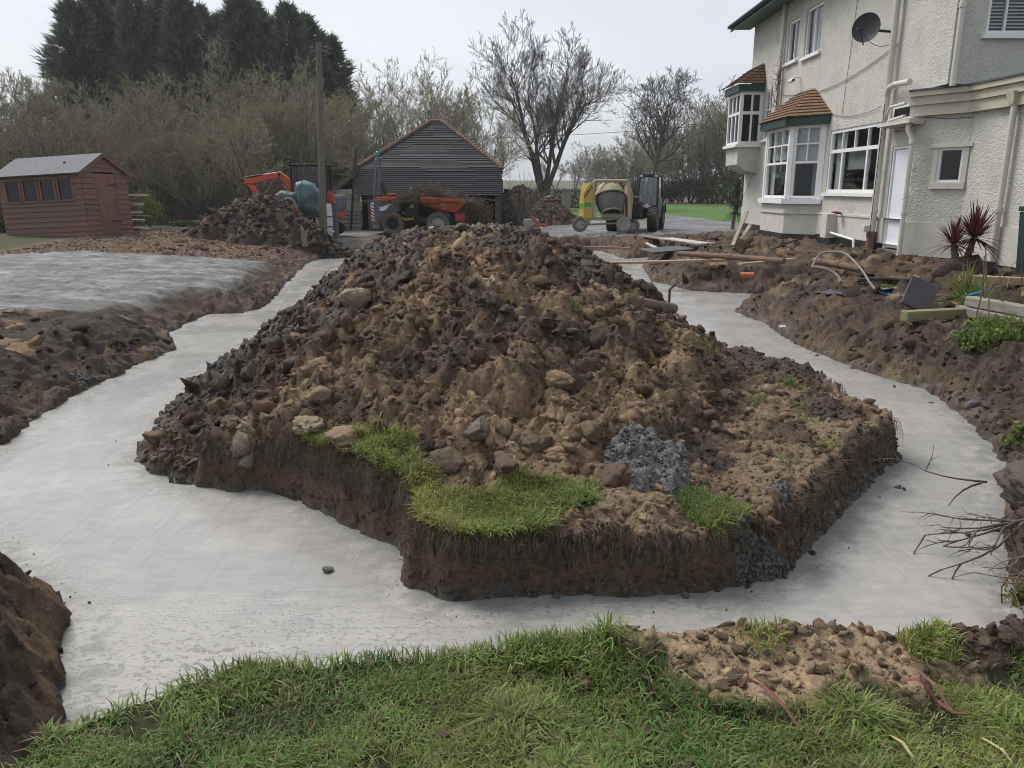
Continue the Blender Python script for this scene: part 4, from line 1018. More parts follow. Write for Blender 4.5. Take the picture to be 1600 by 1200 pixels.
wins = [(-1.12, -.68), (-.54, -.10), (.04, .48), (.62, 1.06)]
for i in range(nb):
    z0, z1 = i * bh, (i + 1) * bh
    segs = [(-SL / 2, SL / 2)] if (z1 <= wz0 + .03 or z0 >= wz1 - .03) else [(-SL / 2, wins[0][0] - .05), (wins[-1][1] + .05, SL / 2)]
    for a, b_ in segs:
        m_ = MB(); tw = rnd.uniform(0, .006)
        m_.prism([(-SD / 2 - .028 - tw, z0 - .012), (-SD / 2 - .006, z1 + .0), (-SD / 2 + .01, z1), (-SD / 2 + .01, z0 - .012)], 'x', a, b_); m_.build('board', rnd.choice(SHW), shed)
    m_ = MB(); m_.bb(-SL / 2, SL / 2, SD / 2 - .01, SD / 2 + .02, z0, z1 - .004); m_.build('board', rnd.choice(SHW), shed)
    for sx_ in (-1, 1):
        segs = [(-SD / 2, SD / 2)] if sx_ < 0 else [(-SD / 2, -.40), (.36, SD / 2)]
        for a, b_ in segs:
            m_ = MB(); X_ = sx_ * SL / 2
            m_.prism([(X_ + sx_ * .03, z0 - .012), (X_ + sx_ * .006, z1), (X_ - sx_ * .01, z1), (X_ - sx_ * .01, z0 - .012)], 'y', a, b_); m_.build('board', rnd.choice(SHW), shed)
ng = 4
for i in range(ng):
    for sx_ in (-1, 1):
        z0, z1 = SH + i * SP / ng, SH + (i + 1) * SP / ng; h0 = SD / 2 * (1 - i / ng); h1 = SD / 2 * (1 - (i + 1) / ng) + .01
        X_ = sx_ * SL / 2
        m_ = MB().hexa([(X_ - .01, -h0, z0), (X_ + .028 * sx_, -h0, z0), (X_ + .028 * sx_, h0, z0), (X_ - .01, h0, z0)], [(X_ - .01, -h1, z1), (X_ + .006 * sx_, -h1, z1), (X_ + .006 * sx_, h1, z1), (X_ - .01, h1, z1)]); m_.build('board', SHW[0], shed)
for a, b_ in wins:
    fr = MB(); y_ = -SD / 2
    w_ = fr.bb(a - .05, a, y_ - .035, y_ + .02, wz0 - .02, wz1).bb(b_, b_ + .05, y_ - .035, y_ + .02, wz0 - .02, wz1).bb(a - .05, b_ + .05, y_ - .05, y_ + .02, wz0 - .06, wz0 - .022).build('window', SHW[0], shed)
    g_ = MB().quad((a, y_ - .004, wz0 - .02), (b_, y_ - .004, wz0 - .02), (b_, y_ - .004, wz1), (a, y_ - .004, wz1)).build('pane', DGLASS, w_)
m_ = MB().bb(-SL / 2 + .02, SL / 2 - .02, -SD / 2 + .6, -SD / 2 + .62, .05, SH); m_.build('dark_backing', DARKROOM, shed)  # near-black sheet standing in for the shade inside the shed
m_ = MB(); slab(m_, (-SL / 2 - .1, -SD / 2 - .14, SH - .06), (SL / 2 + .09, -SD / 2 - .14, SH - .06), (SL / 2 + .09, 0, SH + SP + .01), (-SL / 2 - .1, 0, SH + SP + .01), .035); slab(m_, (SL / 2 + .09, SD / 2 + .14, SH - .06), (-SL / 2 - .1, SD / 2 + .14, SH - .06), (-SL / 2 - .1, 0, SH + SP + .01), (SL / 2 + .09, 0, SH + SP + .01), .035)
rf_ = m_.build('roof', FELT, shed)
m_ = MB().lathe([(.03, 0), (.03, .05)], (.55, -.45, SH + .27), 'z', 8); m_.build('vent', BLK, rf_)
for sg in (-1, 1):
    m_ = MB(); X_ = SL / 2 + .06
    m_.hexa([(X_, sg * (SD / 2 + .13), SH - .13), (X_ + .03, sg * (SD / 2 + .13), SH - .13), (X_ + .03, 0, SH + SP - .06), (X_, 0, SH + SP - .06)], [(X_, sg * (SD / 2 + .13), SH - .04), (X_ + .03, sg * (SD / 2 + .13), SH - .04), (X_ + .03, 0, SH + SP + .03), (X_, 0, SH + SP + .03)]); m_.build('bargeboard', SHW[0], shed)
m_ = MB().prism([(-.05, SH + SP - .04), (.05, SH + SP - .04), (0, SH + SP + .1)], 'x', SL / 2 + .092, SL / 2 + .11); m_.build('finial', SHW[1], shed)
dr = MB().bb(SL / 2 - .01, SL / 2 + .022, -.39, .35, .02, SH - .04).build('door', SHEDDOOR, shed)
for z in (.35, 1.35):
    m_ = MB().bb(SL / 2 + .023, SL / 2 + .03, .05, .42, z, z + .035); m_.build('hinge', BLK, dr)
m_ = MB().bb(SL / 2 + .023, SL / 2 + .045, -.34, -.30, .85, .95); m_.build('latch', M('rust', (.3, .25, .18), None, 9, .7), dr)

# ---- black weatherboarded cart shed with a hipped end
BY, BH0, BH1 = 33.0, -.22, 1.32
bxl, bxr = D(556, 305, BY).x + .12, D(786, 305, BY).x - .05
RIDX0, RIDX1, RIDY, RIDZ = -3.62, -3.12, 36.2, 4.42
BOARD = [M('tarred_tile_a', (.034, .034, .043), (.022, .022, .028), 8, .7, .5, 30), M('tarred_tile_b', (.043, .043, .052), (.03, .03, .036), 8, .7, .5, 30), M('tarred_tile_c', (.028, .028, .034), (.019, .019, .023), 8, .7, .5, 30)]
OAK = M('weathered_oak', (.15, .135, .115), (.09, .08, .068), 6, .9, .5, 20, stretch=(4, 4, .5))
GREYB = M('grey_board', (.50, .48, .40), (.36, .345, .28), 5, .85, .5, 20, stretch=(1, 1, 6), dirt=(.15, .15, .09), dirt_scale=2)
HIPT = [M('hip_tile_a', (.19, .11, .085), (.12, .075, .06), 9, .85, .4, 40), M('hip_tile_b', (.15, .09, .07), (.10, .065, .052), 9, .85, .4, 40)]
barn = empty('cart_shed', (-3.4, 35, BH0), 0, 'low cart shed with steep dark slatted hipped roof and red hip tiles', 'barn')
nc = 40
E0, E1, R0, R1 = Vector((bxl, BY, BH1)), Vector((bxr, BY, BH1)), Vector((RIDX0, RIDY, RIDZ)), Vector((RIDX1, RIDY, RIDZ))
# the lower courses hang as a vertical skirt, the rest climbs the hip
rows = []
LZ = 2.05
eL, eR = D(558, 262, BY), D(787, 266, BY)
def hip_edge(z):
    """left/right roof edge and depth at height z"""
    if z <= eL.z:
        return bxl + .0, bxr, BY - (eL.z - z) * .95
    f = (z - eL.z) / (RIDZ - eL.z); g = f ** .92
    return bxl + (RIDX0 - bxl) * f, bxr + (RIDX1 - bxr) * f, BY + (RIDY - BY) * g
for j in range(nc):
    z0, z1 = BH1 + (RIDZ - BH1) * j / nc, BH1 + (RIDZ - BH1) * (j + 1) / nc
    a0, b0, y0 = hip_edge(z0); a1, b1, y1 = hip_edge(z1 + .02)
    nseg = max(1, int((b0 - a0) / 1.6)); off = rnd.uniform(0, .5)
    cuts = sorted({0.0, 1.0} | {min(.98, max(.02, (i + off) / nseg)) for i in range(nseg)})
    for i in range(len(cuts) - 1):
        g0, g1 = cuts[i], cuts[i + 1] - .002
        jz = rnd.uniform(-.012, .012)
        p = [Vector((a0 + (b0 - a0) * g0, y0 - .10, z0 + jz)), Vector((a0 + (b0 - a0) * g1, y0 - .10, z0 + jz)), Vector((a1 + (b1 - a1) * g1, y1 - .006, z1 + .02)), Vector((a1 + (b1 - a1) * g0, y1 - .006, z1 + .02))]
        q = [v + Vector((0, .03, -.002)) for v in p]
        m_ = MB().add([p[0], p[1], p[2], p[3], q[0], q[1], q[2], q[3]], [(0, 1, 2, 3), (7, 6, 5, 4), (0, 4, 5, 1), (1, 5, 6, 2), (3, 2, 6, 7), (0, 3, 7, 4)])
        m_.build('slat', BOARD[(j % 2) * 2 if rnd.random() < .75 else 1], barn, True)  # alternate courses coloured darker in place of shadow lines between slats
bkp = MB(); NB = 24
for j in range(NB):
    a0, b0, y0 = hip_edge(BH1 + (RIDZ - BH1) * j / NB); a1, b1, y1 = hip_edge(BH1 + (RIDZ - BH1) * (j + 1) / NB)
    bkp.quad((a0, y0 + .06, BH1 + (RIDZ - BH1) * j / NB), (b0, y0 + .06, BH1 + (RIDZ - BH1) * j / NB), (b1, y1 + .06, BH1 + (RIDZ - BH1) * (j + 1) / NB), (a1, y1 + .06, BH1 + (RIDZ - BH1) * (j + 1) / NB))
bkp.build('roof_lining', BLK, barn, True)
# main roof slopes behind and ridge
m_ = MB(); pl, pr = Vector((bxl, BY, eL.z)), Vector((bxr, BY, eR.z)); bk = Vector((0, 9, 0))
m_.quad(pl, R0 - Vector((0, 0, .03)), R0 + bk, pl + bk); m_.quad(pr, pr + bk, R1 + bk, R1 - Vector((0, 0, .03))); m_.quad(R0, R1, R1 + bk, R0 + bk); m_.build('roof', BOARD[0], barn, True)
for (a, b_, sg) in ((Vector((bxl - .04, BY - .04, eL.z)), R0, 1), (Vector((bxr + .04, BY - .04, eR.z)), R1, -1)):
    nt = 24
    for i in range(nt):
        z_ = a.z + (RIDZ - a.z) * i / nt; z2 = a.z + (RIDZ - a.z) * (i + 1.12) / nt
        l0, r0, y0 = hip_edge(z_); l1, r1, y1 = hip_edge(min(z2, RIDZ))
        p0 = Vector((l0 if sg > 0 else r0, y0 - .03, z_ + .05)); p1 = Vector((l1 if sg > 0 else r1, y1 - .03, min(z2, RIDZ) + .05))
        d = (p1 - p0).normalized(); sd = d.cross(Vector((0, -.6, 1))).normalized(); up = sd.cross(d).normalized()
        if up.z < 0: up = -up
        vs = []
        for p, w in ((p0, .115), (p1, .09)):
            for t in range(6):
                an = math.pi * t / 5; vs.append(p + sd * math.cos(an) * w + up * math.sin(an) * w * .8)
        m_ = MB().add(vs, [(t, t + 1, t + 7, t + 6) for t in range(5)] + [(0, 1, 2, 3, 4, 5)]); m_.build('hip_tile', rnd.choice(HIPT), barn, True)
for i in range(3):
    m_ = MB(); x_ = RIDX0 + (i + .5) * (RIDX1 - RIDX0) / 3
    m_.tube([(x_ - .09, RIDY, RIDZ + .02), (x_ + .085, RIDY, RIDZ + .02)], .11, 8); m_.build('ridge_tile', rnd.choice(HIPT), barn, True)
# walls of the open bay
for px_ in (584, 778):
    p = D(px_, 350, BY + .05); m_ = MB().box((p.x, BY - .55, (BH0 + BH1) / 2 - .05), (.20, .2, BH1 - BH0 + .1)); m_.build('post', OAK, barn, True)
m_ = MB().bb(bxl + .1, bxr - .1, BY - .62, BY - .44, BH1 - .02, BH1 + .12); m_.build('beam', OAK, barn, True)
m_ = MB().hexa([(-1.42, BY + .06, .75), (-1.3, BY + .06, .75), (-1.3, BY + .16, .75), (-1.42, BY + .16, .75)], [(-1.42 + .42, BY + .06, 1.3), (-1.3 + .5, BY + .06, 1.3), (-1.3 + .5, BY + .16, 1.3), (-1.42 + .42, BY + .16, 1.3)]); 
m_ = MB().bb(bxl + .1, bxr - .1, BY + 4.2, BY + 4.3, BH0, 2.2).bb(bxl + .05, bxl + .12, BY + .3, BY + 9, BH0, 2).bb(bxr - .12, bxr - .05, BY + .3, BY + 9, BH0, 2); m_.build('wall', BOARD[2], barn, True)
# lean-to with pale boards
lx0, lx1 = D(521, 320, BY).x, bxl + .05
ltop = D(556, 268, BY - .2).z; llow = D(518, 300, BY - .2).z
nbd = 9
for i in range(nbd):
    z0, z1 = BH0 + .05 + i * .19, BH0 + .05 + (i + 1) * .19
    xa = lx0 if z0 < llow - .1 else lx0 + (z0 - llow + .1) / (ltop - llow) * (lx1 - lx0)
    if xa > lx1 - .1: break
    m_ = MB().prism([(BY - .31, z0 - .02), (BY - .28, z1), (BY - .25, z1), (BY - .25, z0 - .02)], 'x', xa, lx1 + .05); m_.build('board', GREYB, barn, True)
m_ = MB(); slab(m_, (lx0 - .3, BY - .35, llow - .12), (lx1 + .02, BY - .35, ltop + .0), (lx1 + .02, BY + 4, ltop), (lx0 - .3, BY + 4, llow - .12), .06); m_.build('lean_to_roof', OAK, barn, True)
m_ = MB().hexa([(lx0 - .32, BY - .4, llow - .26), (lx0 - .32, BY - .36, llow - .26), (lx1 + .02, BY - .36, ltop - .14), (lx1 + .02, BY - .4, ltop - .14)], [(lx0 - .32, BY - .4, llow - .08), (lx0 - .32, BY - .36, llow - .08), (lx1 + .02, BY - .36, ltop + .06), (lx1 + .02, BY - .4, ltop + .06)]); m_.build('bargeboard', OAK, barn, True)
m_ = MB().bb(lx0 - .05, lx0 + .1, BY - .05, BY + .1, BH0, llow - .1); m_.build('post', OAK, barn, True)
# leaning dark scaffold pole and mesh panel
pol = empty('timber_pole', (D(549, 360, 32.3).x, 32.3, BH0), 0, 'tall dark timber pole leaning upright against the pale boarded lean-to', 'pole')
m_ = MB().tube([D(548, 362, 32.3), D(552, 295, 32.35), D(557, 232, 32.5)], [.05, .05, .042], 8); m_.build('pole', M('dark_pole', (.05, .045, .04), None, 8, .8), pol, True)
m_ = MB().tube([D(553, 275, 32.4) + Vector((-.03, 0, 0)), D(557, 268, 32.4) + Vector((.06, 0, 0))], .03, 6); m_.build('peg', BLK, pol, True)
mesh_p = empty('mesh_panel', (D(552, 360, 32.6).x, 32.6, BH0), 0, 'rusty wire mesh panel leaning on the pale boards behind the leaning pole', 'mesh panel')
a, b_, c, d = D(531, 356, 32.5), D(567, 356, 32.5), D(567, 311, 32.85), D(531, 311, 32.85)
for i in range(8):
    f = i / 7; m_ = MB().tube([a.lerp(d, f), b_.lerp(c, f)], .012, 5); m_.build('wire', BLK, mesh_p, True)
for f in (0, .35, .7, 1):
    m_ = MB().tube([a.lerp(b_, f), d.lerp(c, f)], .012, 5); m_.build('wire', BLK, mesh_p, True)
# logs stacked inside the open bay
LOGM = [M('log_end_a', (.27, .18, .11), (.16, .10, .065), 8, .9, .5), M('log_end_b', (.20, .13, .085), (.12, .08, .055), 8, .9, .5), M('log_end_c', (.33, .24, .15), (.2, .14, .09), 8, .9, .5)]
logm = []
for i in range(5):
    rr_ = random.Random(i); nn = rr_.choice((5, 6, 7, 9)); m_ = MB()
    poly = [(math.cos(6.283 * t / nn) * rr_.uniform(.75, 1.1), math.sin(6.283 * t / nn) * rr_.uniform(.75, 1.1)) for t in range(nn)]
    me = m_.prism(poly, 'y', -2.2, 0).build('log', LOGM[i % 3]); logm.append(me.data); bpy.data.objects.remove(me)
lx, k_ = D(752, 345, BY + .6).x, 0
for r_ in range(11):
    for q_ in range(6 if r_ < 9 else 4):
        x_ = D(738, 330, BY + .6).x + .05 + q_ * .155 + (.07 if r_ % 2 else 0) + random.uniform(-.015, .015); z_ = BH0 + .10 + r_ * .125
        o = link('log', logm[random.randrange(5)], None); o.location = (x_, BY + .55 + random.uniform(-.06, .06), z_); o.scale = (.078, .2, .068); o.rotation_euler = (0, random.uniform(0, 6), 0)
        tag(o, 'split firewood log stacked in the open bay of the cart shed', 'log', 'firewood stacked in the cart shed')

# ------------------------------------------------------------------ utility poles and wires
UP = D(504, 352, 24.6)
upz = zg(UP.x, 24.6)
up = empty('utility_pole', (UP.x, 24.6, upz), 0, 'tall weathered timber utility pole with stay wire beside the covered digger', 'utility pole')
POLEM = M('pole_timber', (.17, .15, .12), (.11, .10, .08), 7, .9, .5, 25, stretch=(5, 5, .5))
topP = D(498, 66, 24.7)
m_ = MB().tube([Vector((UP.x, 24.6, upz - .2)), Vector((UP.x, 24.6, 0)).lerp(topP, .5), topP], [.12, .10, .08], 12); m_.build('shaft', POLEM, up, True, smooth=True)
m_ = MB().tube([topP - Vector((0, 0, .3)), D(484, 200, 24.6), D(463, 345, 24.2)], .014, 5); m_.build('stay_wire', GREYPL, up, True)
m_ = MB().box(topP - Vector((0, .02, .25)), (.5, .08, .08)); m_.build('crossarm', POLEM, up, True)
for dx in (-.2, .2):
    m_ = MB().lathe([(.02, 0), (.04, .03), (.035, .08), (.01, .1)], topP + Vector((dx, 0, -.2)), 'z', 8); m_.build('insulator', GREYPL, up, True)
fp = D(1097, 300, 88); fp.z = 0
up2 = empty('utility_pole', (fp.x, 88, 0), 0, 'distant utility pole rising out of the hedge trees', 'utility pole')
m_ = MB().tube([fp, Vector((fp.x, 88, D(1099, 196, 88).z))], [.17, .11], 8); m_.build('shaft', POLEM, up2, True); tp2 = Vector((fp.x, 88, D(1099, 196, 88).z))
m_ = MB().box(tp2 - Vector((0, 0, .3)), (1.4, .1, .1)); m_.build('crossarm', POLEM, up2, True)
w_ = MB().tube(sag(tp2, (D(700, 228, 95).x, 95, 7.2), .25), .03, 4, False).build('overhead_wire', GREYPL); tag(w_, 'thin overhead wire crossing behind the two big bare trees', 'wire')

# white plastic drum
dm = D(507, 338, 25.6); dz = zg(dm.x, 25.6)
drum = empty('water_drum', (dm.x, 25.6, dz), 0, 'white plastic drum with two grey bands beside the utility pole', 'drum')
DR = M('white_plastic', (.62, .63, .66), (.52, .53, .56), 3, .4, dirt=(.35, .34, .30), dirt_scale=3); zt = D(507, 318, 25.6).z; hh = zt - dz
m_ = MB().lathe([(.2, 0), (.24, .04), (.265, hh * .2), (.275, hh * .33), (.285, hh * .35), (.275, hh * .38), (.28, hh * .6), (.29, hh * .63), (.28, hh * .66), (.265, hh * .85), (.25, hh * .97), (.22, hh)], (dm.x, 25.6, dz), 'z', 20); m_.build('body', DR, drum, True, smooth=True)
for f in (.36, .64):
    m_ = MB().lathe([(.278, -.025), (.294, -.02), (.294, .02), (.278, .025)], (dm.x, 25.6, dz + hh * f), 'z', 20); m_.build('band', GREYPL, drum, True)
m_ = MB().lathe([(.2, 0), (.2, .03), (.03, .035)], (dm.x, 25.6, dz + hh), 'z', 16); m_.build('lid', BLK, drum, True)
m_ = MB().tube([(dm.x + .2, 25.4, dz + .25), (dm.x + .34, 25.36, dz + .25)], .03, 8); m_.build('tap', WHITE, drum, True)
rc = empty('fuel_can', (D(512, 312, 25.9).x, 25.9, zt), 0, 'red fuel can behind the white plastic drum', 'fuel can')
c = D(517, 307, 25.75); m_ = MB().cbox((c.x, c.y, c.z - .02), (.14, .3, .34), .02); m_.build('body', M('red_can', (.5, .05, .03), None, 4, .4), rc, True)
m_ = MB().cbox((c.x, c.y, (c.z + dz) / 2 - .1), (.32, .36, c.z - dz - .2), .01); m_.build('crate_stand', GREYPL, rc, True)
m_ = MB().tube([c + Vector((0, -.1, .15)), c + Vector((0, -.08, .22)), c + Vector((0, .08, .22)), c + Vector((0, .1, .15))], .015, 6); m_.build('handle', BLK, rc, True)

# low building with slate roof glimpsed behind the thicket
hb = empty('farm_building', (-19, 58, 0), 0, 'pale walled farm building with slate roof glimpsed through the thicket', 'building')
SLATE = M('slate_roof', (.16, .165, .18), (.12, .125, .135), 3, .7, .3)
m_ = MB().bb(-26, -13.5, 56, 62, 0, 2.6); m_.build('wall', M('pale_render', (.45, .44, .41), None, 3, .85), hb, True)
m_ = MB(); slab(m_, (-26.4, 55.5, 2.5), (-13.1, 55.5, 2.5), (-13.1, 59, 5.2), (-26.4, 59, 5.2), .1); slab(m_, (-13.1, 62.5, 2.5), (-26.4, 62.5, 2.5), (-26.4, 59, 5.2), (-13.1, 59, 5.2), .1); m_.build('roof', SLATE, hb, True)
for x_ in (-24, -20.5, -16.5):
    m_ = MB().bb(x_, x_ + 1.1, 55.96, 56.0, 1, 2); m_.build('window', DARKROOM, hb, True)
# stacked timber behind the shed, dark hedge block and orange plant at its left
ts = empty('timber_stack', (D(202, 335, 24.6).x, 24.6, .25), 0, 'stack of grey offcut timbers behind the leaning shed', 'timber stack')
for i in range(9):
    c = D(203, 348, 24.5); m_ = MB().box((c.x + random.uniform(-.12, .1), 24.6 + random.uniform(-.2, .2), .32 + i * .13), (.75 + random.uniform(-.2, .2), .5, .06), (0, random.uniform(-.05, .05), random.uniform(-.25, .25))); m_.build('board', OAK if i % 2 else GREYB, ts, True)
gp = D(885, 318, 62); pil = empty('stone_pillar', (gp.x, 62, 0), 0, 'pale square stone gate pillar standing by the clipped hedge', 'pillar')
STONE = M('grey_stone', (.30, .29, .26), (.2, .195, .175), 6, .85, .5, 20)
m_ = MB().cbox((gp.x, 62, .7), (.6, .6, 1.5), .03); m_.build('shaft', STONE, pil, True)
m_ = MB().cbox((gp.x, 62, 1.5), (.74, .74, .12), .03); m_.build('cap', STONE, pil, True)
# ------------------------------------------------------------------ vehicles
ORANGE = M('orange_paint', (.62, .13, .03), (.5, .10, .025), 3, .45, dirt=(.16, .10, .07), dirt_scale=3.5, dirt_amt=(.55, .72))
REDOR = M('red_orange_paint', (.62, .085, .03), (.5, .07, .025), 3, .4, dirt=(.2, .10, .07), dirt_scale=4, dirt_amt=(.62, .8))
SLATEG = M('slate_grey_paint', (.125, .14, .18), (.10, .115, .145), 3, .45, dirt=(.16, .13, .10), dirt_scale=3.5, dirt_amt=(.58, .78))
YEL = M('yellow_paint', (.58, .40, .06), (.5, .34, .05), 3, .45, dirt=(.36, .31, .2), dirt_scale=3, dirt_amt=(.42, .7))
TYRE = M('tyre_rubber', (.045, .043, .042), (.03, .029, .028), 6, .85, .4, 40, dirt=(.17, .13, .095), dirt_scale=3, dirt_amt=(.48, .68))
MTYRE = M('muddy_tyre', (.17, .13, .095), (.08, .065, .05), 6, .9, .6, 30)
RIM = M('rim_grey', (.42, .42, .41), (.3, .3, .29), 5, .6, dirt=(.2, .16, .12), dirt_scale=4)
STEEL = M('bare_steel', (.42, .42, .42), None, 5, .4, metal=.7)
RED = M('red_paint', (.45, .035, .03), None, 3, .45)
BEACON = M('green_beacon', (.02, .30, .16), (.015, .25, .13), 3, .25)
TRK = M('track_rubber', (.03, .028, .027), None, 6, .85, .4, dirt=(.14, .11, .08), dirt_scale=3)
def wheel(parent, c, r, w, axis='y', tyre=TYRE, rim=RIM, lugs=18, name='wheel'):
    """tyre with chevron lugs, dished rim, hub and bolts; axis is the axle"""
    c = Vector(c)
    m_ = MB().lathe([(r * .55, -w * .42), (r * .72, -w * .5), (r * .9, -w * .49), (r * .965, -w * .38), (r * .975, 0), (r * .965, w * .38), (r * .9, w * .49), (r * .72, w * .5), (r * .55, w * .42)], (0, 0, 0), axis, 28, False)
    for i in range(lugs):
        for sg in (-1, 1):
            t = 6.283 * (i + (.5 if sg > 0 else 0)) / lugs; vs = []
            for rr_ in (r * .94, r * 1.03):
                for q, dt in ((.02, .10), (.47, -.10), (.47, .06), (.02, .26)):
                    a = t + dt; x_, z_, h_ = rr_ * math.cos(a), rr_ * math.sin(a), sg * q * w
                    vs.append((x_, h_, z_) if axis == 'y' else (h_, x_, z_))
            m_.hexa(vs[:4], vs[4:])
    o = m_.build('tyre', tyre, None); wn_ = empty(name, c); wn_.parent = parent; o.parent = wn_
    for sg in (-1, 1):
        k_ = MB().lathe([(r * .58, sg * w * .43), (r * .54, sg * w * .30), (r * .32, sg * w * .22), (r * .26, sg * w * .34), (r * .14, sg * w * .38), (.004, sg * w * .38)], (0, 0, 0), axis, 20, False)
        for i in range(6):
            t = 6.283 * i / 6; x_, z_ = r * .2 * math.cos(t), r * .2 * math.sin(t); k_.lathe([(.018, sg * w * .36), (.018, sg * w * .43)], (x_, 0, z_) if axis == 'y' else (0, x_, z_), axis, 6)
        k_.build('rim', rim, wn_)
    return wn_

# ---- mini digger with its boom folded over the heap (faces -x)
ez = zg(-7.1, 27.2)
ex = empty('mini_excavator', (-6.95, 27.2, ez), 0, 'orange boomed mini excavator with dark cab parked behind the spoil heap', 'excavator')
for sy in (-.62, .62):
    m_ = MB().prism([(-.95, .06), (-1.08, .2), (-1.02, .38), (-.85, .46), (.85, .46), (1.02, .38), (1.08, .2), (.95, .06), (.8, 0), (-.8, 0)], 'y', sy - .16, sy + .16); m_.build('track', TRK, ex)
m_ = MB().cbox((0, 0, .5), (1.2, 1.0, .22), .03); m_.build('undercarriage', BLK, ex)
m_ = MB().cbox((.35, 0, .92), (1.5, 1.45, .62), .08); m_.build('body', REDOR, ex)
m_ = MB().cbox((.92, 0, 1.1), (.5, 1.4, .55), .12); m_.build('engine_cover', SLATEG, ex)
m_ = MB()
for x_, y_ in ((-.35, -.7), (-.35, .1), (.75, -.7), (.75, .1)): m_.box((x_, y_, 1.75), (.07, .07, 1.15))
m_.cbox((.2, -.3, 2.33), (1.25, .95, .08), .03); m_.cbox((.2, -.3, 1.2), (1.2, .9, .12), .02); cabx = m_.build('cab', BLK, ex)
for pts in (((-.34, -.735, 1.27), (.74, -.735, 1.27), (.74, -.735, 2.28), (-.34, -.735, 2.28)), ((-.385, -.68, 1.27), (-.385, .1, 1.27), (-.385, .1, 2.28), (-.385, -.68, 2.28)), ((.785, -.68, 1.27), (.785, .1, 1.27), (.785, .1, 2.28), (.785, -.68, 2.28))):
    MB().quad(*pts).build('window', DGLASS, cabx)
m_ = MB().cbox((.45, -.3, 1.5), (.45, .5, .5), .06); m_.build('seat', BLK, cabx)
m_ = MB().lathe([(.05, 0), (.05, .1), (.035, .14), (.0, .15)], (.6, -.1, 2.37), 'z', 10); m_.build('beacon', BEACON, cabx)
def bx3(p): v = D(p[0], p[1], 26.9) - Vector((-6.95, 27.2, ez)); return (v.x, v.z)
def beam(pts, w0, w1, y0, y1, mat, name):
    """tapering plate beam through image points"""
    P = [Vector((*bx3(p),)) for p in pts]; up_, lo_ = [], []
    for i, p in enumerate(P):
        d = (P[min(i + 1, len(P) - 1)] - P[max(i - 1, 0)]).normalized(); nn = Vector((-d.y, d.x)); w = w0 + (w1 - w0) * i / (len(P) - 1)
        up_.append(p + nn * w); lo_.append(p - nn * w)
    m_ = MB().prism([tuple(v) for v in up_] + [tuple(v) for v in reversed(lo_)], 'y', y0, y1); return m_.build(name, mat, ex, bevel=.01)
beam([(472, 318), (458, 298), (446, 280), (436, 273), (420, 276), (398, 282), (378, 283)], .11, .085, -.30, -.12, REDOR, 'boom')
beam([(380, 280), (392, 291), (404, 309), (408, 322)], .08, .07, -.27, -.15, REDOR, 'dipper')
beam([(406, 318), (412, 330), (424, 334)], .12, .10, -.40, -.02, SLATEG, 'bucket')
for a, b_, r_, mt in (((379, 278), (410, 273), .035, BLK), ((410, 273), (437, 269), .022, STEEL), ((452, 302), (470, 312), .04, BLK), ((440, 288), (454, 303), .022, STEEL)):
    A_, B_ = bx3(a), bx3(b_); m_ = MB().tube([(A_[0], -.21, A_[1]), (B_[0], -.21, B_[1])], r_, 8); m_.build('hydraulic_ram', mt, ex)
for p in ((436, 273), (379, 282), (406, 316)):
    A_ = bx3(p); m_ = MB().lathe([(.055, -.33), (.055, -.09)], (A_[0], 0, A_[1]), 'y', 10); m_.build('pin', BLK, ex)
m_ = MB().tube([(bx3((440, 272))[0], -.1, bx3((440, 272))[1]), (bx3((425, 268))[0], -.08, bx3((425, 266))[1]), (bx3((395, 279))[0], -.1, bx3((395, 279))[1])], .018, 6); m_.build('hose', BLK, ex)
m_ = MB().prism([(-1.35, .05), (-1.5, .1), (-1.45, .45), (-1.3, .4)], 'y', -.75, .75); m_.build('dozer_blade', REDOR, ex)

# tarpaulin bundled over machinery in front of the digger
def drape(name, pts_px, d0, depth, mat, lab, cat, seed, rim_low=True):
    """a lumpy closed cover: outline in the picture gives the front silhouette, inflated to real depth"""
    P = [D(a, b_, d0) for a, b_ in pts_px]; c = sum(P, Vector()) / len(P); rnd_ = random.Random(seed)
    from mathutils import noise as mn
    vs, fs, nr, n_ = [], [], 9, 40
    L = [(P[i] - P[i - 1]).length for i in range(len(P))]
    out = []
    tot = sum((P[(i + 1) % len(P)] - P[i]).length for i in range(len(P)))
    acc, i, t = 0, 0, 0
    for k_ in range(n_):
        tgt = tot * k_ / n_
        while acc + (P[(i + 1) % len(P)] - P[i]).length < tgt: acc += (P[(i + 1) % len(P)] - P[i]).length; i += 1
        f = (tgt - acc) / max(1e-6, (P[(i + 1) % len(P)] - P[i]).length); out.append(P[i].lerp(P[(i + 1) % len(P)], f))
    for s_ in range(2 * nr + 1):
        th = math.pi * (s_ / (2 * nr)); r_ = max(.02, math.sin(th)) ** .6; yy = -math.cos(th) * depth / 2
        for k_ in range(n_):
            p = c + (out[k_] - c) * r_ + Vector((0, yy, 0))
            w = mn.noise(p * 3.2 + Vector((seed, 0, 0))) * .07 + mn.noise(Vector((p.x * 9, p.y * 3, p.z * 1.5 + seed))) * .05
            vs.append(p + (p - c).normalized() * w)
    for s_ in range(2 * nr):
        for k_ in range(n_): fs.append((s_ * n_ + k_, s_ * n_ + (k_ + 1) % n_, (s_ + 1) * n_ + (k_ + 1) % n_, (s_ + 1) * n_ + k_))
    fs += [tuple(range(n_)), tuple(range(2 * nr * n_, (2 * nr + 1) * n_))]
    b0 = min(v.z for v in vs)
    e_ = empty(name, (c.x, d0, b0), 0, lab, cat)
    MB().add(vs, fs).build('sheet', mat, e_, True, smooth=True); return e_
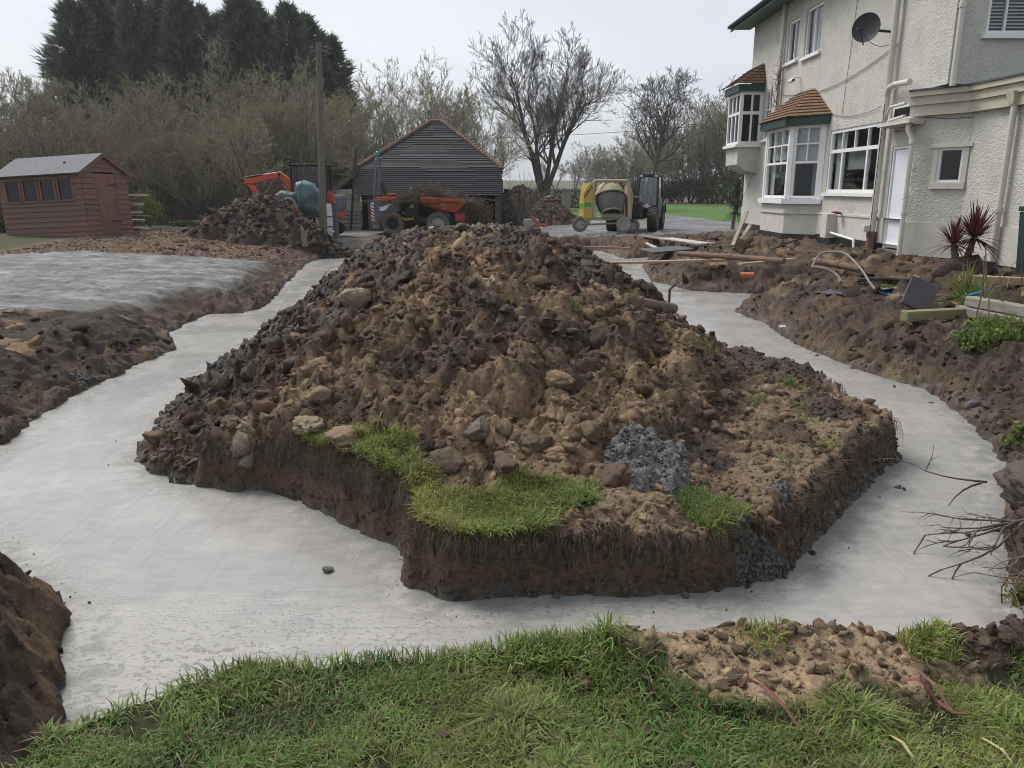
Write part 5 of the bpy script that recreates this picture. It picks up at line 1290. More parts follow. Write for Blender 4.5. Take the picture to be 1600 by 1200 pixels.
TARP = M('teal_tarpaulin', (.10, .175, .185), (.05, .095, .10), 5, .5, .5, 9, .03, dirt=(.2, .25, .25), dirt_scale=4, dirt_amt=(.6, .75))
tp = drape('tarpaulin', [(463, 284), (475, 281), (490, 288), (501, 300), (503, 336), (488, 340), (470, 336), (464, 310)], 25.1, .9, TARP, 'crumpled teal tarpaulin covering machinery in front of the digger', 'tarpaulin', 3)
tp2_ = drape('tarpaulin', [(432, 304), (440, 297), (452, 300), (466, 303), (470, 313), (455, 318), (436, 312)], 25.0, .6, M('grey_tarpaulin', (.13, .16, .165), (.07, .085, .09), 5, .6, .5, 9, .03), 'small grey green tarpaulin fold hanging over the spoil heap crest', 'tarpaulin', 8)
t_ = D(454, 324, 24.6); hc = empty('hose_coil', (t_.x, 24.6, t_.z - .3), 0, 'grey coil of ribbed pipe lying on the spoil heap', 'pipe coil')
for k_ in range(4):
    m_ = MB(); rr_ = .27 - .035 * k_
    m_.tube([(t_.x + rr_ * math.cos(6.283 * i / 24) * .9, 24.6 + .07 * k_ - .25 + .06 * math.sin(6.283 * i / 24), t_.z + rr_ * math.sin(6.283 * i / 24)) for i in range(23 if k_ == 0 else 25)], .03, 6); m_.build('turn', M('ribbed_pipe', (.3, .3, .29), (.17, .17, .165), 9, .7), hc, True)

# ---- site dumper, side on, skip to the right (+x)
dzz = zg(-3.6, 29.6)
du = empty('site_dumper', (-3.65, 29.6, dzz), 0, 'orange and grey site dumper standing side-on before the cart shed', 'dumper')
def dxz(px_, py_): v = D(px_, py_, 29.1) - Vector((-3.65, 29.6, dzz)); return (v.x, v.z)
W2 = .78
body = [dxz(*p) for p in ((580, 314), (586, 311), (616, 314), (624, 318), (623, 330), (612, 334), (602, 340), (597, 347), (582, 347))]
m_ = MB().prism(body, 'y', -W2 * .72, W2 * .72); bd = m_.build('engine_cover', SLATEG, du, bevel=.02)
m_ = MB().prism([dxz(*p) for p in ((586, 313), (587, 309), (600, 307), (620, 308), (624, 317), (612, 314.5))], 'y', -W2 * .735, W2 * .735); m_.build('bonnet', ORANGE, du, bevel=.015)
A_, B_ = dxz(604, 308), dxz(619, 308); m_ = MB().tube([(A_[0], -.45, A_[1] - .02), (A_[0] + .02, -.45, A_[1] + .1), (B_[0] - .02, -.45, B_[1] + .11), (B_[0], -.45, B_[1] - .02)], .022, 6); m_.build('grab_rail', ORANGE, du)
m_ = MB().prism([dxz(*p) for p in ((588, 321), (595, 324), (600, 322), (607, 319), (617, 318), (610, 321), (603, 328), (597, 330), (592, 327), (595, 325.5))], 'y', -W2 * .72 - .018, -W2 * .72 - .012); m_.build('swoosh_emblem', WHITE, bd)
for i in range(6):
    c0, c1 = dxz(581, 318 + i * 5), dxz(585.5, 321 + i * 5); h_ = .055
    m_ = MB().prism([(c0[0] - .01, c0[1]), (c1[0], c1[1]), (c1[0], c1[1] - h_), (c0[0] - .01, c0[1] - h_)], 'y', -W2 * .72 - .02, -W2 * .72 - .013); m_.build('chevron_stripe', RED if i % 2 else RED, bd)
a_ = dxz(580, 318); b2 = dxz(586, 347); m_ = MB().prism([(a_[0] - .012, a_[1] + .03), (b2[0], a_[1] + .03), (b2[0], b2[1]), (a_[0] - .012, b2[1])], 'y', -W2 * .72 - .012, -W2 * .72 - .004); m_.build('chevron_plate', WHITE, bd)
for px_, tm, rm in ((615, MTYRE, BLK), (685, M('grey_muddy_tyre', (.15, .14, .125), (.09, .082, .072), 6, .9, .6, 30), RIM)):
    c = dxz(px_, 349)
    for sg in (-1, 1): wheel(du, (c[0], sg * .66, .42), .42, .34, 'y', tm, rm, 16)
f0, f1 = dxz(600, 335), dxz(712, 340)
m_ = MB().bb(f0[0], f1[0] - .1, -.3, .3, .42, .62); m_.build('chassis', BLK, du)
m_ = MB().prism([dxz(*p) for p in ((628, 338), (633, 341), (644, 341), (647, 337), (646, 343), (630, 345))], 'y', -.6, -.45); m_.build('step', M('yellow_steel', (.5, .28, .03), None, 4, .5), du)
m_ = MB().prism([dxz(*p) for p in ((632, 325), (650, 322), (656, 345), (634, 340))], 'y', -.35, .35); m_.build('centre_housing', BLK, du)
# skip
sk_t = [dxz(658, 306), dxz(727, 316)]; sk_b = [dxz(682, 329), dxz(704, 333)]
def skip_ring(f, wf): return None
outer = [dxz(*p) for p in ((657, 304), (661, 307), (722, 312), (727, 318), (711, 332), (684, 329), (659, 317))]
m_ = MB(); n_ = len(outer); wy = [1.0, 1.0, 1.0, .98, .62, .6, .92]
vs = [(p[0], -W2 * 1.02 * w, p[1]) for p, w in zip(outer, wy)] + [(p[0], W2 * 1.02 * w, p[1]) for p, w in zip(outer, wy)]
fs = [tuple(range(n_)), tuple(range(2 * n_ - 1, n_ - 1, -1))] + [(i, i + n_, (i + 1) % n_ + n_, (i + 1) % n_) for i in range(n_) if i not in (0, 1)]
skp = m_.add(vs, fs).build('skip', ORANGE, du)
a_, b2 = outer[1], outer[2]
for sg in (-1, 1): m_ = MB().hexa([(a_[0], sg * W2 * 1.0, a_[1] - .07), (b2[0], sg * W2 * 1.0, b2[1] - .07), (b2[0], sg * W2 * 1.08, b2[1] - .07), (a_[0], sg * W2 * 1.08, a_[1] - .07)], [(a_[0], sg * W2 * 1.0, a_[1] + .01), (b2[0], sg * W2 * 1.0, b2[1] + .01), (b2[0], sg * W2 * 1.08, b2[1] + .01), (a_[0], sg * W2 * 1.08, a_[1] + .01)]); m_.build('rim_rail', ORANGE, skp)
for px_ in (672, 690, 706):
    t0, t1 = dxz(px_, 314), dxz(px_ + 2, 328); m_ = MB().hexa([(t0[0] - .02, -W2 * 1.03, t0[1]), (t0[0] + .02, -W2 * 1.03, t0[1]), (t1[0] + .02, -W2 * .72, t1[1]), (t1[0] - .02, -W2 * .72, t1[1])], [(t0[0] - .02, -W2 * 1.07, t0[1]), (t0[0] + .02, -W2 * 1.07, t0[1]), (t1[0] + .02, -W2 * .78, t1[1]), (t1[0] - .02, -W2 * .78, t1[1])]); 
for i in range(3):
    p = dxz(688 + i * .6, 319 + i * 3.5); m_ = MB().box((p[0] + .1, -W2 * (.99 - .1 * i) - .022, p[1]), (.2 - .02 * i, .008, .035), (R(-34), 0, 0)); m_.build('worn_lettering', M('worn_white', (.55, .5, .45), None, 9, .7), skp)
p = dxz(719, 340); m_ = MB().cbox((p[0] - .02, -.35, p[1]), (.34, .36, .27), .02); m_.build('toolbox', RED, du)
# seat, wheel, roll bar, beacon
p = dxz(600, 300); m_ = MB().cbox((p[0] - .05, 0, p[1] + .08), (.14, .5, .55), .05, (0, R(-18), 0)).cbox((p[0] + .18, 0, p[1] - .14), (.42, .5, .12), .04); m_.build('seat', BLK, du)
p0, p1, p2 = dxz(584, 312), dxz(587, 250), dxz(590, 246)
m_ = MB().tube([(p0[0], -.5, p0[1]), (p1[0], -.5, p1[1]), (p1[0] + .02, -.46, p1[1] + .08), (p1[0] + .02, .46, p1[1] + .08), (p1[0], .5, p1[1]), (p0[0], .5, p0[1])], .038, 8); m_.build('roll_bar', SLATEG, du)
q = dxz(588.5, 240); m_ = MB().lathe([(.06, -.1), (.07, -.06), (.065, .06), (.03, .1), (0, .1)], (q[0], -.3, q[1]), 'z', 10); m_.build('beacon', BEACON, du)
m_ = MB().tube([(q[0], -.3, q[1] - .09), (q[0] - .01, -.3, p1[1] + .08)], .015, 6); m_.build('beacon_stem', BLK, du)
p = dxz(640, 300); m_ = MB().tube([(p[0], 0, p[1] - .55), (p[0] - .05, 0, p[1] - .05)], .025, 8); m_.build('steering_column', BLK, du)
m_ = MB().tube([(p[0] - .05 + .05 * math.sin(t * .5236), .19 * math.cos(t * .5236), p[1] + .16 * math.sin(t * .5236)) for t in range(13)], .016, 6); m_.build('steering_wheel', M('yellow_grip', (.45, .28, .04), None, 4, .5), du)
p = dxz(643, 322); m_ = MB().cbox((p[0], -.4, p[1]), (.16, .1, .16), .02); m_.build('work_lamp', M('lamp_yellow', (.5, .45, .2), None, 4, .3), du)
p = dxz(588, 352); m_ = MB().cbox((p[0], 0, p[1] + .02), (.28, 1.0, .3), .02); m_.build('counterweight', M('grey_weight', (.3, .3, .28), None, 4, .7), du)

# ---- telescopic handler, three-quarter front view, and the mixer on its forks
tx = D(985, 362, 29.8)
th = empty('telehandler', (tx.x + .35, 30.7, 0.0), R(-17), 'compact black and grey telescopic handler parked on the wet drive', 'telehandler')
# local: -y is forward
for sx_ in (-1, 1):
    for yy in (-.95, .95): wheel(th, (sx_ * .72, yy, .42), .42, .34, 'x', TYRE, RIM, 16)
m_ = MB().cbox((0, 0, .62), (.8, 2.6, .4), .05); m_.build('chassis', BLK, th)
m_ = MB().cbox((-.35, .75, .95), (.7, 1.2, .5), .08); m_.build('engine_cover', GREYPL, th)
m_ = MB()
cb = [(.08, -.55), (.80, -.55), (.80, .72), (.08, .72)]
tpz = 1.9
for (x_, y_), (x2, y2) in zip(cb, [(.12, -.34), (.76, -.34), (.76, .66), (.12, .66)]): m_.tube([(x_, y_, .72), (x_, y_, 1.12), (x2, y2, tpz)], .04, 6)
m_.cbox((.44, .15, tpz + .02), (.76, 1.1, .1), .04); m_.cbox((.44, .1, .78), (.74, 1.3, .2), .03); cabt = m_.build('cab', BLK, th)
glz = glass_mat('tinted_glass', (.35, .45, .52), .06)
MB().quad((.1, -.555, .9), (.78, -.555, .9), (.76, -.35, tpz - .02), (.12, -.35, tpz - .02)).build('windscreen', glz, cabt)
for i in range(8):
    x_ = .15 + i * .085; m_ = MB().tube([(x_, -.575, .95), (x_ * .96 + .015, -.375, tpz - .05)], .010, 5); m_.build('guard_bar', STEEL, cabt)
MB().quad((.805, -.5, 1.15), (.805, .68, 1.15), (.775, .62, tpz - .03), (.775, -.32, tpz - .03)).build('side_window', glz, cabt)
m_ = MB().prism([(-.5, .55), (.0, .42), (.62, .6), (.70, 1.14), (-.52, 1.14)], 'x', .79, .83); m_.build('door', GREYPL, cabt)
m_ = MB().cbox((.44, .3, 1.15), (.45, .4, .6), .06); m_.build('seat', BLK, cabt)
m_ = MB().lathe([(.05, 0), (.05, .05), (.03, .08)], (.3, .1, tpz + .07), 'z', 8); m_.build('beacon', BEACON, cabt)
m_ = MB().lathe([(.04, 0), (.04, .04), (.02, .06)], (.62, .2, tpz + .07), 'z', 8); m_.build('beacon', M('orange_lens', (.6, .2, .02), None, 3, .3), cabt)
for x_ in (.17, .71):
    m_ = MB().cbox((x_, -.4, tpz - .0), (.12, .06, .07), .01); m_.build('work_lamp', M('lamp_glass', (.6, .6, .6), None, 3, .2), cabt)
m_ = MB().lathe([(.07, 0), (.06, -.02)], (.44, -.6, .86), 'y', 12).box((.44, -.6, .86), (.24, .02, .06)); m_.build('badge', WHITE, cabt)
m_ = MB().cbox((-.12, -.35, 1.02), (.24, 2.5, .26), .02, (R(-9), 0, 0)); m_.build('boom', GREYPL, th)
m_ = MB().cbox((-.1, -1.45, .75), (.9, .12, .5), .02); m_.build('carriage', BLK, th)
for x_ in (-.42, .18):
    m_ = MB().bb(x_ - .05, x_ + .05, -2.5, -1.45, .42, .46); m_.build('fork', BLK, th)
m_ = MB().tube([(-.35, -1.3, .9), (-.1, -1.1, 1.3), (.05, -.9, 1.1), (.0, -1.4, .8)], .022, 6).tube([(.1, -1.35, .7), (.2, -1.25, 1.15), (.1, -.8, 1.2)], .022, 6); m_.build('hose', BLK, th)
for dx, dz2 in ((.22, .8), (.3, .58), (.14, .62)):
    m_ = MB().cbox((dx, -1.4, dz2), (.13, .16, .24), .03); m_.build('coupler', RED, th)
for sx_ in (-1, 1):
    for yy in (-.95, .95):
        m_ = MB()
        for i in range(7):
            a0, a1 = R(20 + i * 20), R(40 + i * 20); m_.hexa([(sx_ * .72 - .2, yy + .5 * math.cos(a0), .42 + .5 * math.sin(a0)), (sx_ * .72 + .2, yy + .5 * math.cos(a0), .42 + .5 * math.sin(a0)), (sx_ * .72 + .2, yy + .5 * math.cos(a1), .42 + .5 * math.sin(a1)), (sx_ * .72 - .2, yy + .5 * math.cos(a1), .42 + .5 * math.sin(a1))], [(sx_ * .72 - .2, yy + .52 * math.cos(a0), .42 + .52 * math.sin(a0)), (sx_ * .72 + .2, yy + .52 * math.cos(a0), .42 + .52 * math.sin(a0)), (sx_ * .72 + .2, yy + .52 * math.cos(a1), .42 + .52 * math.sin(a1)), (sx_ * .72 - .2, yy + .52 * math.cos(a1), .42 + .52 * math.sin(a1))])
        if yy > 0: m_.build('mudguard', BLK, th)
p = D(930, 263, 29.0); m_ = MB().cbox((-.92, -.5, 1.52), (.06, .18, .16), .02).tube([(-.6, -.4, 1.2), (-.92, -.48, 1.48)], .012, 5); m_.build('mirror', BLK, th)
# mixer
mxo = D(948, 362, 28.6)
mi = empty('concrete_mixer', (mxo.x, 28.5, 0.0), R(6), 'muddy yellow towable concrete mixer lifted on the handler forks', 'concrete mixer')
CEMD = M('cement_coated_drum', (.27, .25, .20), (.19, .175, .145), 5, .8, .5, 25, dirt=(.36, .29, .12), dirt_scale=3)
DIRTY = M('cement_dusted_yellow', (.44, .36, .19), (.34, .29, .18), 4, .7, dirt=(.33, .31, .26), dirt_scale=3, dirt_amt=(.4, .65))
# drum: leaning barrel, mouth up and toward the viewer
rd = Euler((R(150), 0, 0)).to_matrix()
prof = [(.18, -.5), (.33, -.42), (.45, -.22), (.48, 0), (.485, .06), (.44, .28), (.36, .48), (.31, .56)]
c0 = Vector((.06, -.02, 1.12))
def lathe_r(prof, n_=24, cap=False):
    vs = [c0 + rd @ Vector((r_ * math.cos(6.283 * k_ / n_), r_ * math.sin(6.283 * k_ / n_), h_)) for r_, h_ in prof for k_ in range(n_)]
    return vs, [(i * n_ + k_, i * n_ + (k_ + 1) % n_, (i + 1) * n_ + (k_ + 1) % n_, (i + 1) * n_ + k_) for i in range(len(prof) - 1) for k_ in range(n_)]
vs, fs = lathe_r(prof[:5]); drm = MB().add(vs, fs + [tuple(range(23, -1, -1))]).build('drum', M('dusted_yellow_drum', (.46, .37, .17), (.36, .31, .2), 4, .7, dirt=(.33, .30, .22), dirt_scale=3, dirt_amt=(.4, .62)), mi, smooth=True)
vs, fs = lathe_r(prof[4:]); MB().add(vs, fs).build('drum_cone', M('dark_cement_drum', (.17, .165, .15), (.11, .105, .095), 6, .8, .5, 25), drm, smooth=True)
vs, fs = lathe_r([(.488, -.03), (.505, -.02), (.505, .05), (.488, .06)]); MB().add(vs, fs).build('drum_band', BLK, drm)
vs, fs = lathe_r([(.30, .50), (.335, .52), (.335, .58), (.30, .57), (.29, .3)]); MB().add(vs, fs).build('drum_mouth', CEMD, drm)
vs, fs = lathe_r([(.27, .30), (.01, .30)]); MB().add(vs, fs).build('drum_inside', DARKROOM, drm)  # near-black disc in place of shade within the drum
# side cabinets and frame
m_ = MB().prism([(-.36, .52), (.36, .52), (.38, .95), (.14, 1.5), (-.1, 1.58), (-.36, 1.3)], 'x', -.86, -.60)
hs = m_.build('engine_housing', YEL, mi, bevel=.02)
m_ = MB().prism([(-.3, .95), (.3, .95), (.3, .78), (-.3, .78)], 'x', -.868, -.862); m_.build('sticker', M('green_sticker', (.08, .32, .06), (.06, .25, .05), 6, .5), hs)
FRT = [(-.84, 1.0), (-.62, 1.0), (-.62, 1.5), (-.70, 1.56), (-.86, 1.26)]
m_ = MB().prism([(-.86, .50), (-.58, .50), (-.58, 1.52), (-.66, 1.6), (-.88, 1.28)], 'y', -.40, -.37); fr_ = m_.build('front_cover', YEL, mi)
m_ = MB().bb(-.84, -.62, -.406, -.402, .84, .98); m_.build('sticker', M('green_sticker', (.08, .32, .06)), fr_)
for i in range(5):
    t = i / 4; m_ = MB().box((-.845 + .20 * t + .02, -.405, 1.20 + .28 * t - .02), (.045, .006, .075), (0, R(-38), 0)); m_.build('lettering_mark', BLK, fr_)
for x_ in (-.52, .62):
    m_ = MB().hexa([(x_ - .05, -.45, .5), (x_ + .05, -.45, .5), (x_ + .05, -.32, .5), (x_ - .05, -.32, .5)], [(x_ - .05, -.16, 1.62), (x_ + .05, -.16, 1.62), (x_ + .05, -.05, 1.62), (x_ - .05, -.05, 1.62)]); m_.build('yoke_arm', DIRTY, mi)
m_ = MB().tube([(-.52, -.1, 1.6), (-.45, -.1, 1.66), (.55, -.1, 1.66), (.62, -.1, 1.6)], .05, 8); m_.build('yoke', DIRTY, mi)
m_ = MB().cbox((.05, -.05, .48), (1.3, .7, .10), .02); m_.build('frame', DIRTY, mi)
m_ = MB().cbox((.05, -.42, .56), (.7, .06, .14), .01); m_.build('frame_plate', CEMD, mi)
m_ = MB().prism([(.58, .5), (.74, .5), (.78, 1.2), (.68, 1.5), (.58, 1.5)], 'y', -.2, .2); m_.build('gear_guard', DIRTY, mi)
m_ = MB().hexa([(-.78, -.3, .28), (-.66, -.3, .28), (-.66, -.1, .28), (-.78, -.1, .28)], [(-.86, -.38, .52), (-.56, -.38, .52), (-.56, 0, .52), (-.86, 0, .52)]); m_.build('axle_bracket', YEL, mi)
m_ = MB().tube([(-.9, -.3, .28), (.45, -.45, .34)], .03, 8); m_.build('axle', CEMD, mi)
CT = M('cement_tyre', (.20, .195, .18), (.12, .115, .105), 6, .85, .4)
wheel(mi, (-.95, -.28, .30), .24, .15, 'y', CT, RIM, 14)
wheel(mi, (.42, -.45, .29), .23, .14, 'y', M('cement_caked_tyre', (.36, .35, .32), (.25, .24, .22), 6, .85, .4), RIM, 14)
wheel(mi, (.80, -.1, .23), .23, .14, 'y', CT, RIM, 14)
mi.scale = (1.12, 1.12, 1.1)
th.scale = (1.06, 1.06, 1.06)
# ------------------------------------------------------------------ vegetation
def seg_mesh(name, P0, P1, R0_, R1_, n):
    P0, P1 = np.asarray(P0, float), np.asarray(P1, float); R0_, R1_ = np.asarray(R0_, float), np.asarray(R1_, float)
    d = P1 - P0; d /= np.linalg.norm(d, axis=1, keepdims=True) + 1e-9
    ref = np.where(np.abs(d[:, 2:3]) < .9, np.array([[0, 0, 1.]]), np.array([[1., 0, 0]]))
    a = np.cross(d, ref); a /= np.linalg.norm(a, axis=1, keepdims=True); b = np.cross(d, a)
    t = np.arange(n) * 2 * np.pi / n
    ring = a[:, None] * np.cos(t)[None, :, None] + b[:, None] * np.sin(t)[None, :, None]
    V = np.concatenate([P0[:, None] + ring * R0_[:, None, None], P1[:, None] + ring * R1_[:, None, None]], 1).reshape(-1, 3)
    k = np.arange(n); k2 = (k + 1) % n
    F = np.stack([k, k2, k2 + n, k + n], 1)[None] + (np.arange(len(P0)) * 2 * n)[:, None, None]
    return V, F.reshape(-1, 4)
def gen_tree(seed, H, r0, stems=1, kids=(8, 6, 5, 3), spread=.9, up=.25, first=.25, wob=.16, lens=(1, .55, .5, .45, .45), stem_spread=.3, minr=.008, bole=0.0):
    rnd = random.Random(seed); segs = []; tips = []
    def uv(): return Vector((rnd.gauss(0, 1), rnd.gauss(0, 1), rnd.gauss(0, 1)))
    def br(p, d, L, r, lev):
        n = (7, 6, 4, 3, 2)[lev]; nk = kids[lev] if lev < len(kids) else 0
        pts = []
        for i in range(n):
            d = (d + uv() * wob * (1.0 if lev else .5) + Vector((0, 0, up * (.25 if lev else .1)))).normalized()
            q = p + d * (L / n); ra, rb = r * (1 - .8 * i / n), r * (1 - .8 * (i + 1) / n)
            segs.append((p, q, max(ra, minr), max(rb, minr), lev)); pts.append((q, d.copy(), max(rb, minr), (i + 1) / n)); p = q
        tips.append(p)
        for k in range(nk):
            f = first + (1 - first) * (k + rnd.random()) / nk if lev == 0 else .15 + .85 * (k + rnd.random()) / nk
            q, dd, rr, ff = pts[min(n - 1, int(f * n))]
            o = uv(); o = (o - dd * o.dot(dd)).normalized(); a = spread * rnd.uniform(.6, 1.15)
            nd = (dd * math.cos(a) + o * math.sin(a)); nd.z += up * .6; nd.normalize()
            br(q, nd, L * lens[lev + 1] * rnd.uniform(.7, 1.2) * (1.15 - .45 * f), max(rr * rnd.uniform(.5, .75), minr), lev + 1)
    if bole: segs.append((Vector((0, 0, -.3)), Vector((.03, 0, bole * .5)), r0 * 2.6, r0 * 2.0, 0)); segs.append((Vector((.03, 0, bole * .5)), Vector((0, 0, bole + .1)), r0 * 2.0, r0 * 1.7, 0))
    for s in range(stems):
        an = 6.283 * (s + rnd.random() * .5) / stems
        d = Vector((math.cos(an) * stem_spread, math.sin(an) * stem_spread, 1)).normalized() if stems > 1 else Vector((rnd.uniform(-.05, .05), rnd.uniform(-.05, .05), 1)).normalized()
        if bole: d = Vector((d.x * (1.7, .9, 1.5, .35)[s % 4], d.y * (1.7, .9, 1.5, .35)[s % 4], d.z)).normalized()
        br(Vector((0, 0, bole - .2)) + (Vector((d.x, d.y, 0)) * r0 * 1.2 if stems > 1 else Vector()), d, H * (rnd.uniform(.8, 1.0) if not bole else (.86 if s % 2 else 1.0) * rnd.uniform(.92, 1.04)), r0 * (1 if stems == 1 else rnd.uniform(.6, .9)), 0)
    return segs, tips
def tree_meshes(nm, segs):
    out = []
    for lo, hi, n in ((0, 0, 7), (1, 9, 3)):
        S_ = [s for s in segs if lo <= s[4] <= hi]
        V, F = seg_mesh(nm, [s[0][:] for s in S_], [s[1][:] for s in S_], [s[2] for s in S_], [s[3] for s in S_], n)
        out.append(np_mesh(nm, V, F, True))
    return out
def bud_mesh(nm, segs, per, size, cols, seed, minlev=2):
    rg = np.random.default_rng(seed); S_ = [s for s in segs if s[4] >= minlev]
    P0 = np.array([s[0][:] for s in S_]); P1 = np.array([s[1][:] for s in S_]); n = int(len(S_) * per)
    i = rg.integers(0, len(S_), n); t = rg.uniform(0, 1, (n, 1)); P = P0[i] * (1 - t) + P1[i] * t + rg.normal(0, .02, (n, 3))
    T = rg.normal(0, 1, (n, 3, 3)) * (size * rg.uniform(.6, 1.4, (n, 1, 1)))
    V = (P[:, None] + T).reshape(-1, 3); F = np.arange(n * 3).reshape(-1, 3)
    me = np_mesh(nm, V, F); c = np.array(cols)[rg.integers(0, len(cols), n)]; set_col(me, np.repeat(c, 3, 0)); return me
BARK = M('dark_bark', (.075, .064, .053), (.05, .043, .036), 8, .9, .5, 20)
TWIG = M('twig_grey_brown', (.20, .175, .14), (.14, .12, .098), 8, .9)
TWIG2 = M('twig_pale', (.29, .265, .195), (.21, .19, .145), 8, .9)
OLIVE = attr_mat('bud_leaf', 20, .8, 1.2, (), .8, .2, .3)
BUDC = [(.36, .36, .13), (.28, .29, .12), (.38, .35, .17), (.24, .22, .12)]
def make_tree(name, segs, loc, label, group, buds=None, trunk=BARK, crown=TWIG, rz=0, sc=1.0):
    e_ = empty(name, loc, rz, label, 'tree', group)
    a, b = tree_meshes(name, segs)
    link('trunk', a, e_, trunk); link('crown', b, e_, crown)
    if buds: o = link('bud', buds, e_, OLIVE); tag(o, kind='stuff')
    e_.scale = (sc, sc, sc); return e_
# thicket variants
protos = []
for v in range(6):
    sg, tp_ = gen_tree(50 + v, 5.2, .09, stems=3 + v % 3, kids=(7, 6, 5, 3), spread=.7, up=.3, first=.12, wob=.2, lens=(1, .5, .5, .5, .5), stem_spread=.35, minr=.007)
    bm_ = bud_mesh('bud', sg, 1.0 if v % 3 else .5, .019, BUDC, v)
    pr = make_tree('thicket_tree', sg, (0, 0, 0), 'x', None, bm_, crown=TWIG2 if v % 2 else TWIG); protos.append(pr)
rg = random.Random(11)
spots = []
for i in range(10): spots.append((-22.5 + i * 1.42 + rg.uniform(-.5, .5), 29.5 + rg.uniform(-.8, .8) + (1.2 if i > 11 else 0), rg.uniform(.55, .75)))
for i in range(18): spots.append((-28 + i * 1.55 + rg.uniform(-.6, .6), 36.5 + rg.uniform(-1.5, 1.5) + (5 if i > 13 else 0), rg.uniform(.85, 1.05)))
for i in range(16): spots.append((-34 + i * 2.2 + rg.uniform(-.8, .8), 45 + rg.uniform(-2, 2), rg.uniform(1.0, 1.2)))
spots = [(x_, y_, s_) for x_, y_, s_ in spots if not (-7.2 < x_ < .6 and 32 < y_ < 43.5)]
used = set()
for i, (x_, y_, s_) in enumerate(spots):
    v = rg.randrange(6)
    o = protos[v] if v not in used else copy_tree(protos[v]); used.add(v)
    o.location = (x_, y_, zg(x_, y_)); o.rotation_euler = (0, 0, rg.uniform(0, 6.28)); o.scale = (s_ * 1.08, s_ * 1.08, s_)
    far = y_ > 41
    o['label'] = 'bare budding tree in the thicket bordering the yard' if not far else 'taller budding tree at the back of the thicket'
    o['group'] = 'thicket trees' if not far else 'back thicket trees'
# behind-the-barn willows
for i, px_ in enumerate((585, 625, 690, 735, 765)):
    o = copy_tree(protos[(i * 2 + 1) % 6]); p = D(px_, 300, 50 + (i % 2) * 4); s_ = (1.32, 1.3, 1.36, 1.3, 1.1)[i]
    o.location = (p.x, p.y, 0); o.rotation_euler = (0, 0, i * 1.3); o.scale = (s_ * .95, s_ * .95, s_)
    o['label'] = 'twiggy budding tree rising behind the cart shed roof'; o['group'] = 'trees behind the cart shed'
# hedge trees beyond the far lawn
for i in range(17):
    px_ = 925 + i * 15.5; y_ = 88 + rg.uniform(-3, 6); p = D(px_, 300, y_); o = copy_tree(protos[i % 6]); s_ = rg.uniform(1.05, 1.4) * (1.0 if i < 12 else 1.5)
    if i < 4: s_ *= .8
    o.location = (p.x, y_, 0); o.rotation_euler = (0, 0, rg.uniform(0, 6)); o.scale = (s_ * 1.2, s_ * 1.2, s_); o['label'] = 'small bare tree in the hedge line beyond the far lawn'; o['group'] = 'hedge line trees'
# the two big bare trees
sg, _ = gen_tree(209, 9.6, .30, stems=4, kids=(17, 8, 6, 4), spread=.78, up=.2, first=.2, wob=.12, lens=(1, .46, .5, .48, .48), stem_spread=.22, minr=.010, bole=1.2)
p = D(850, 300, 62); make_tree('oak_tree', sg, (p.x, 62, 0), 'large bare many stemmed tree right of the cart shed', None, crown=M('grey_twig', (.12, .11, .10), (.085, .078, .07), 8, .9), sc=.96)
sg, _ = gen_tree(207, 10.2, .36, stems=1, kids=(20, 9, 6, 4), spread=.95, up=.20, first=.28, wob=.10, lens=(1, .50, .5, .48, .48), minr=.012)
p = D(1018, 300, 78); make_tree('ash_tree', sg, (p.x, 78, 0), 'large bare single stemmed tree above the telehandler', None, crown=BARK, sc=1.12)
# hillside trees
sg, _ = gen_tree(31, 8.0, .3, stems=2, kids=(9, 7, 5, 2), spread=.8, up=.2, minr=.03)
ht = None
for i, (px_, d_, s_) in enumerate(((868, 235, 1.0), (898, 240, 1.15), (912, 250, .9), (948, 380, 1.1), (935, 400, 1.0))):
    if ht is None: ht = make_tree('field_tree', sg, (0, 0, 0), 'x', None, crown=TWIG); o = ht
    else: o = copy_tree(ht)
    p = D(px_, 290, d_); o.location = (p.x, d_, float(base_z(np.array([p.x]), np.array([d_]))[0])); o.scale = (s_ * 1.1, s_ * 1.1, s_); o.rotation_euler = (0, 0, i * 1.7)
    o['label'] = 'distant bare tree standing on the ploughed field slope'; o['group'] = 'trees on the far field'
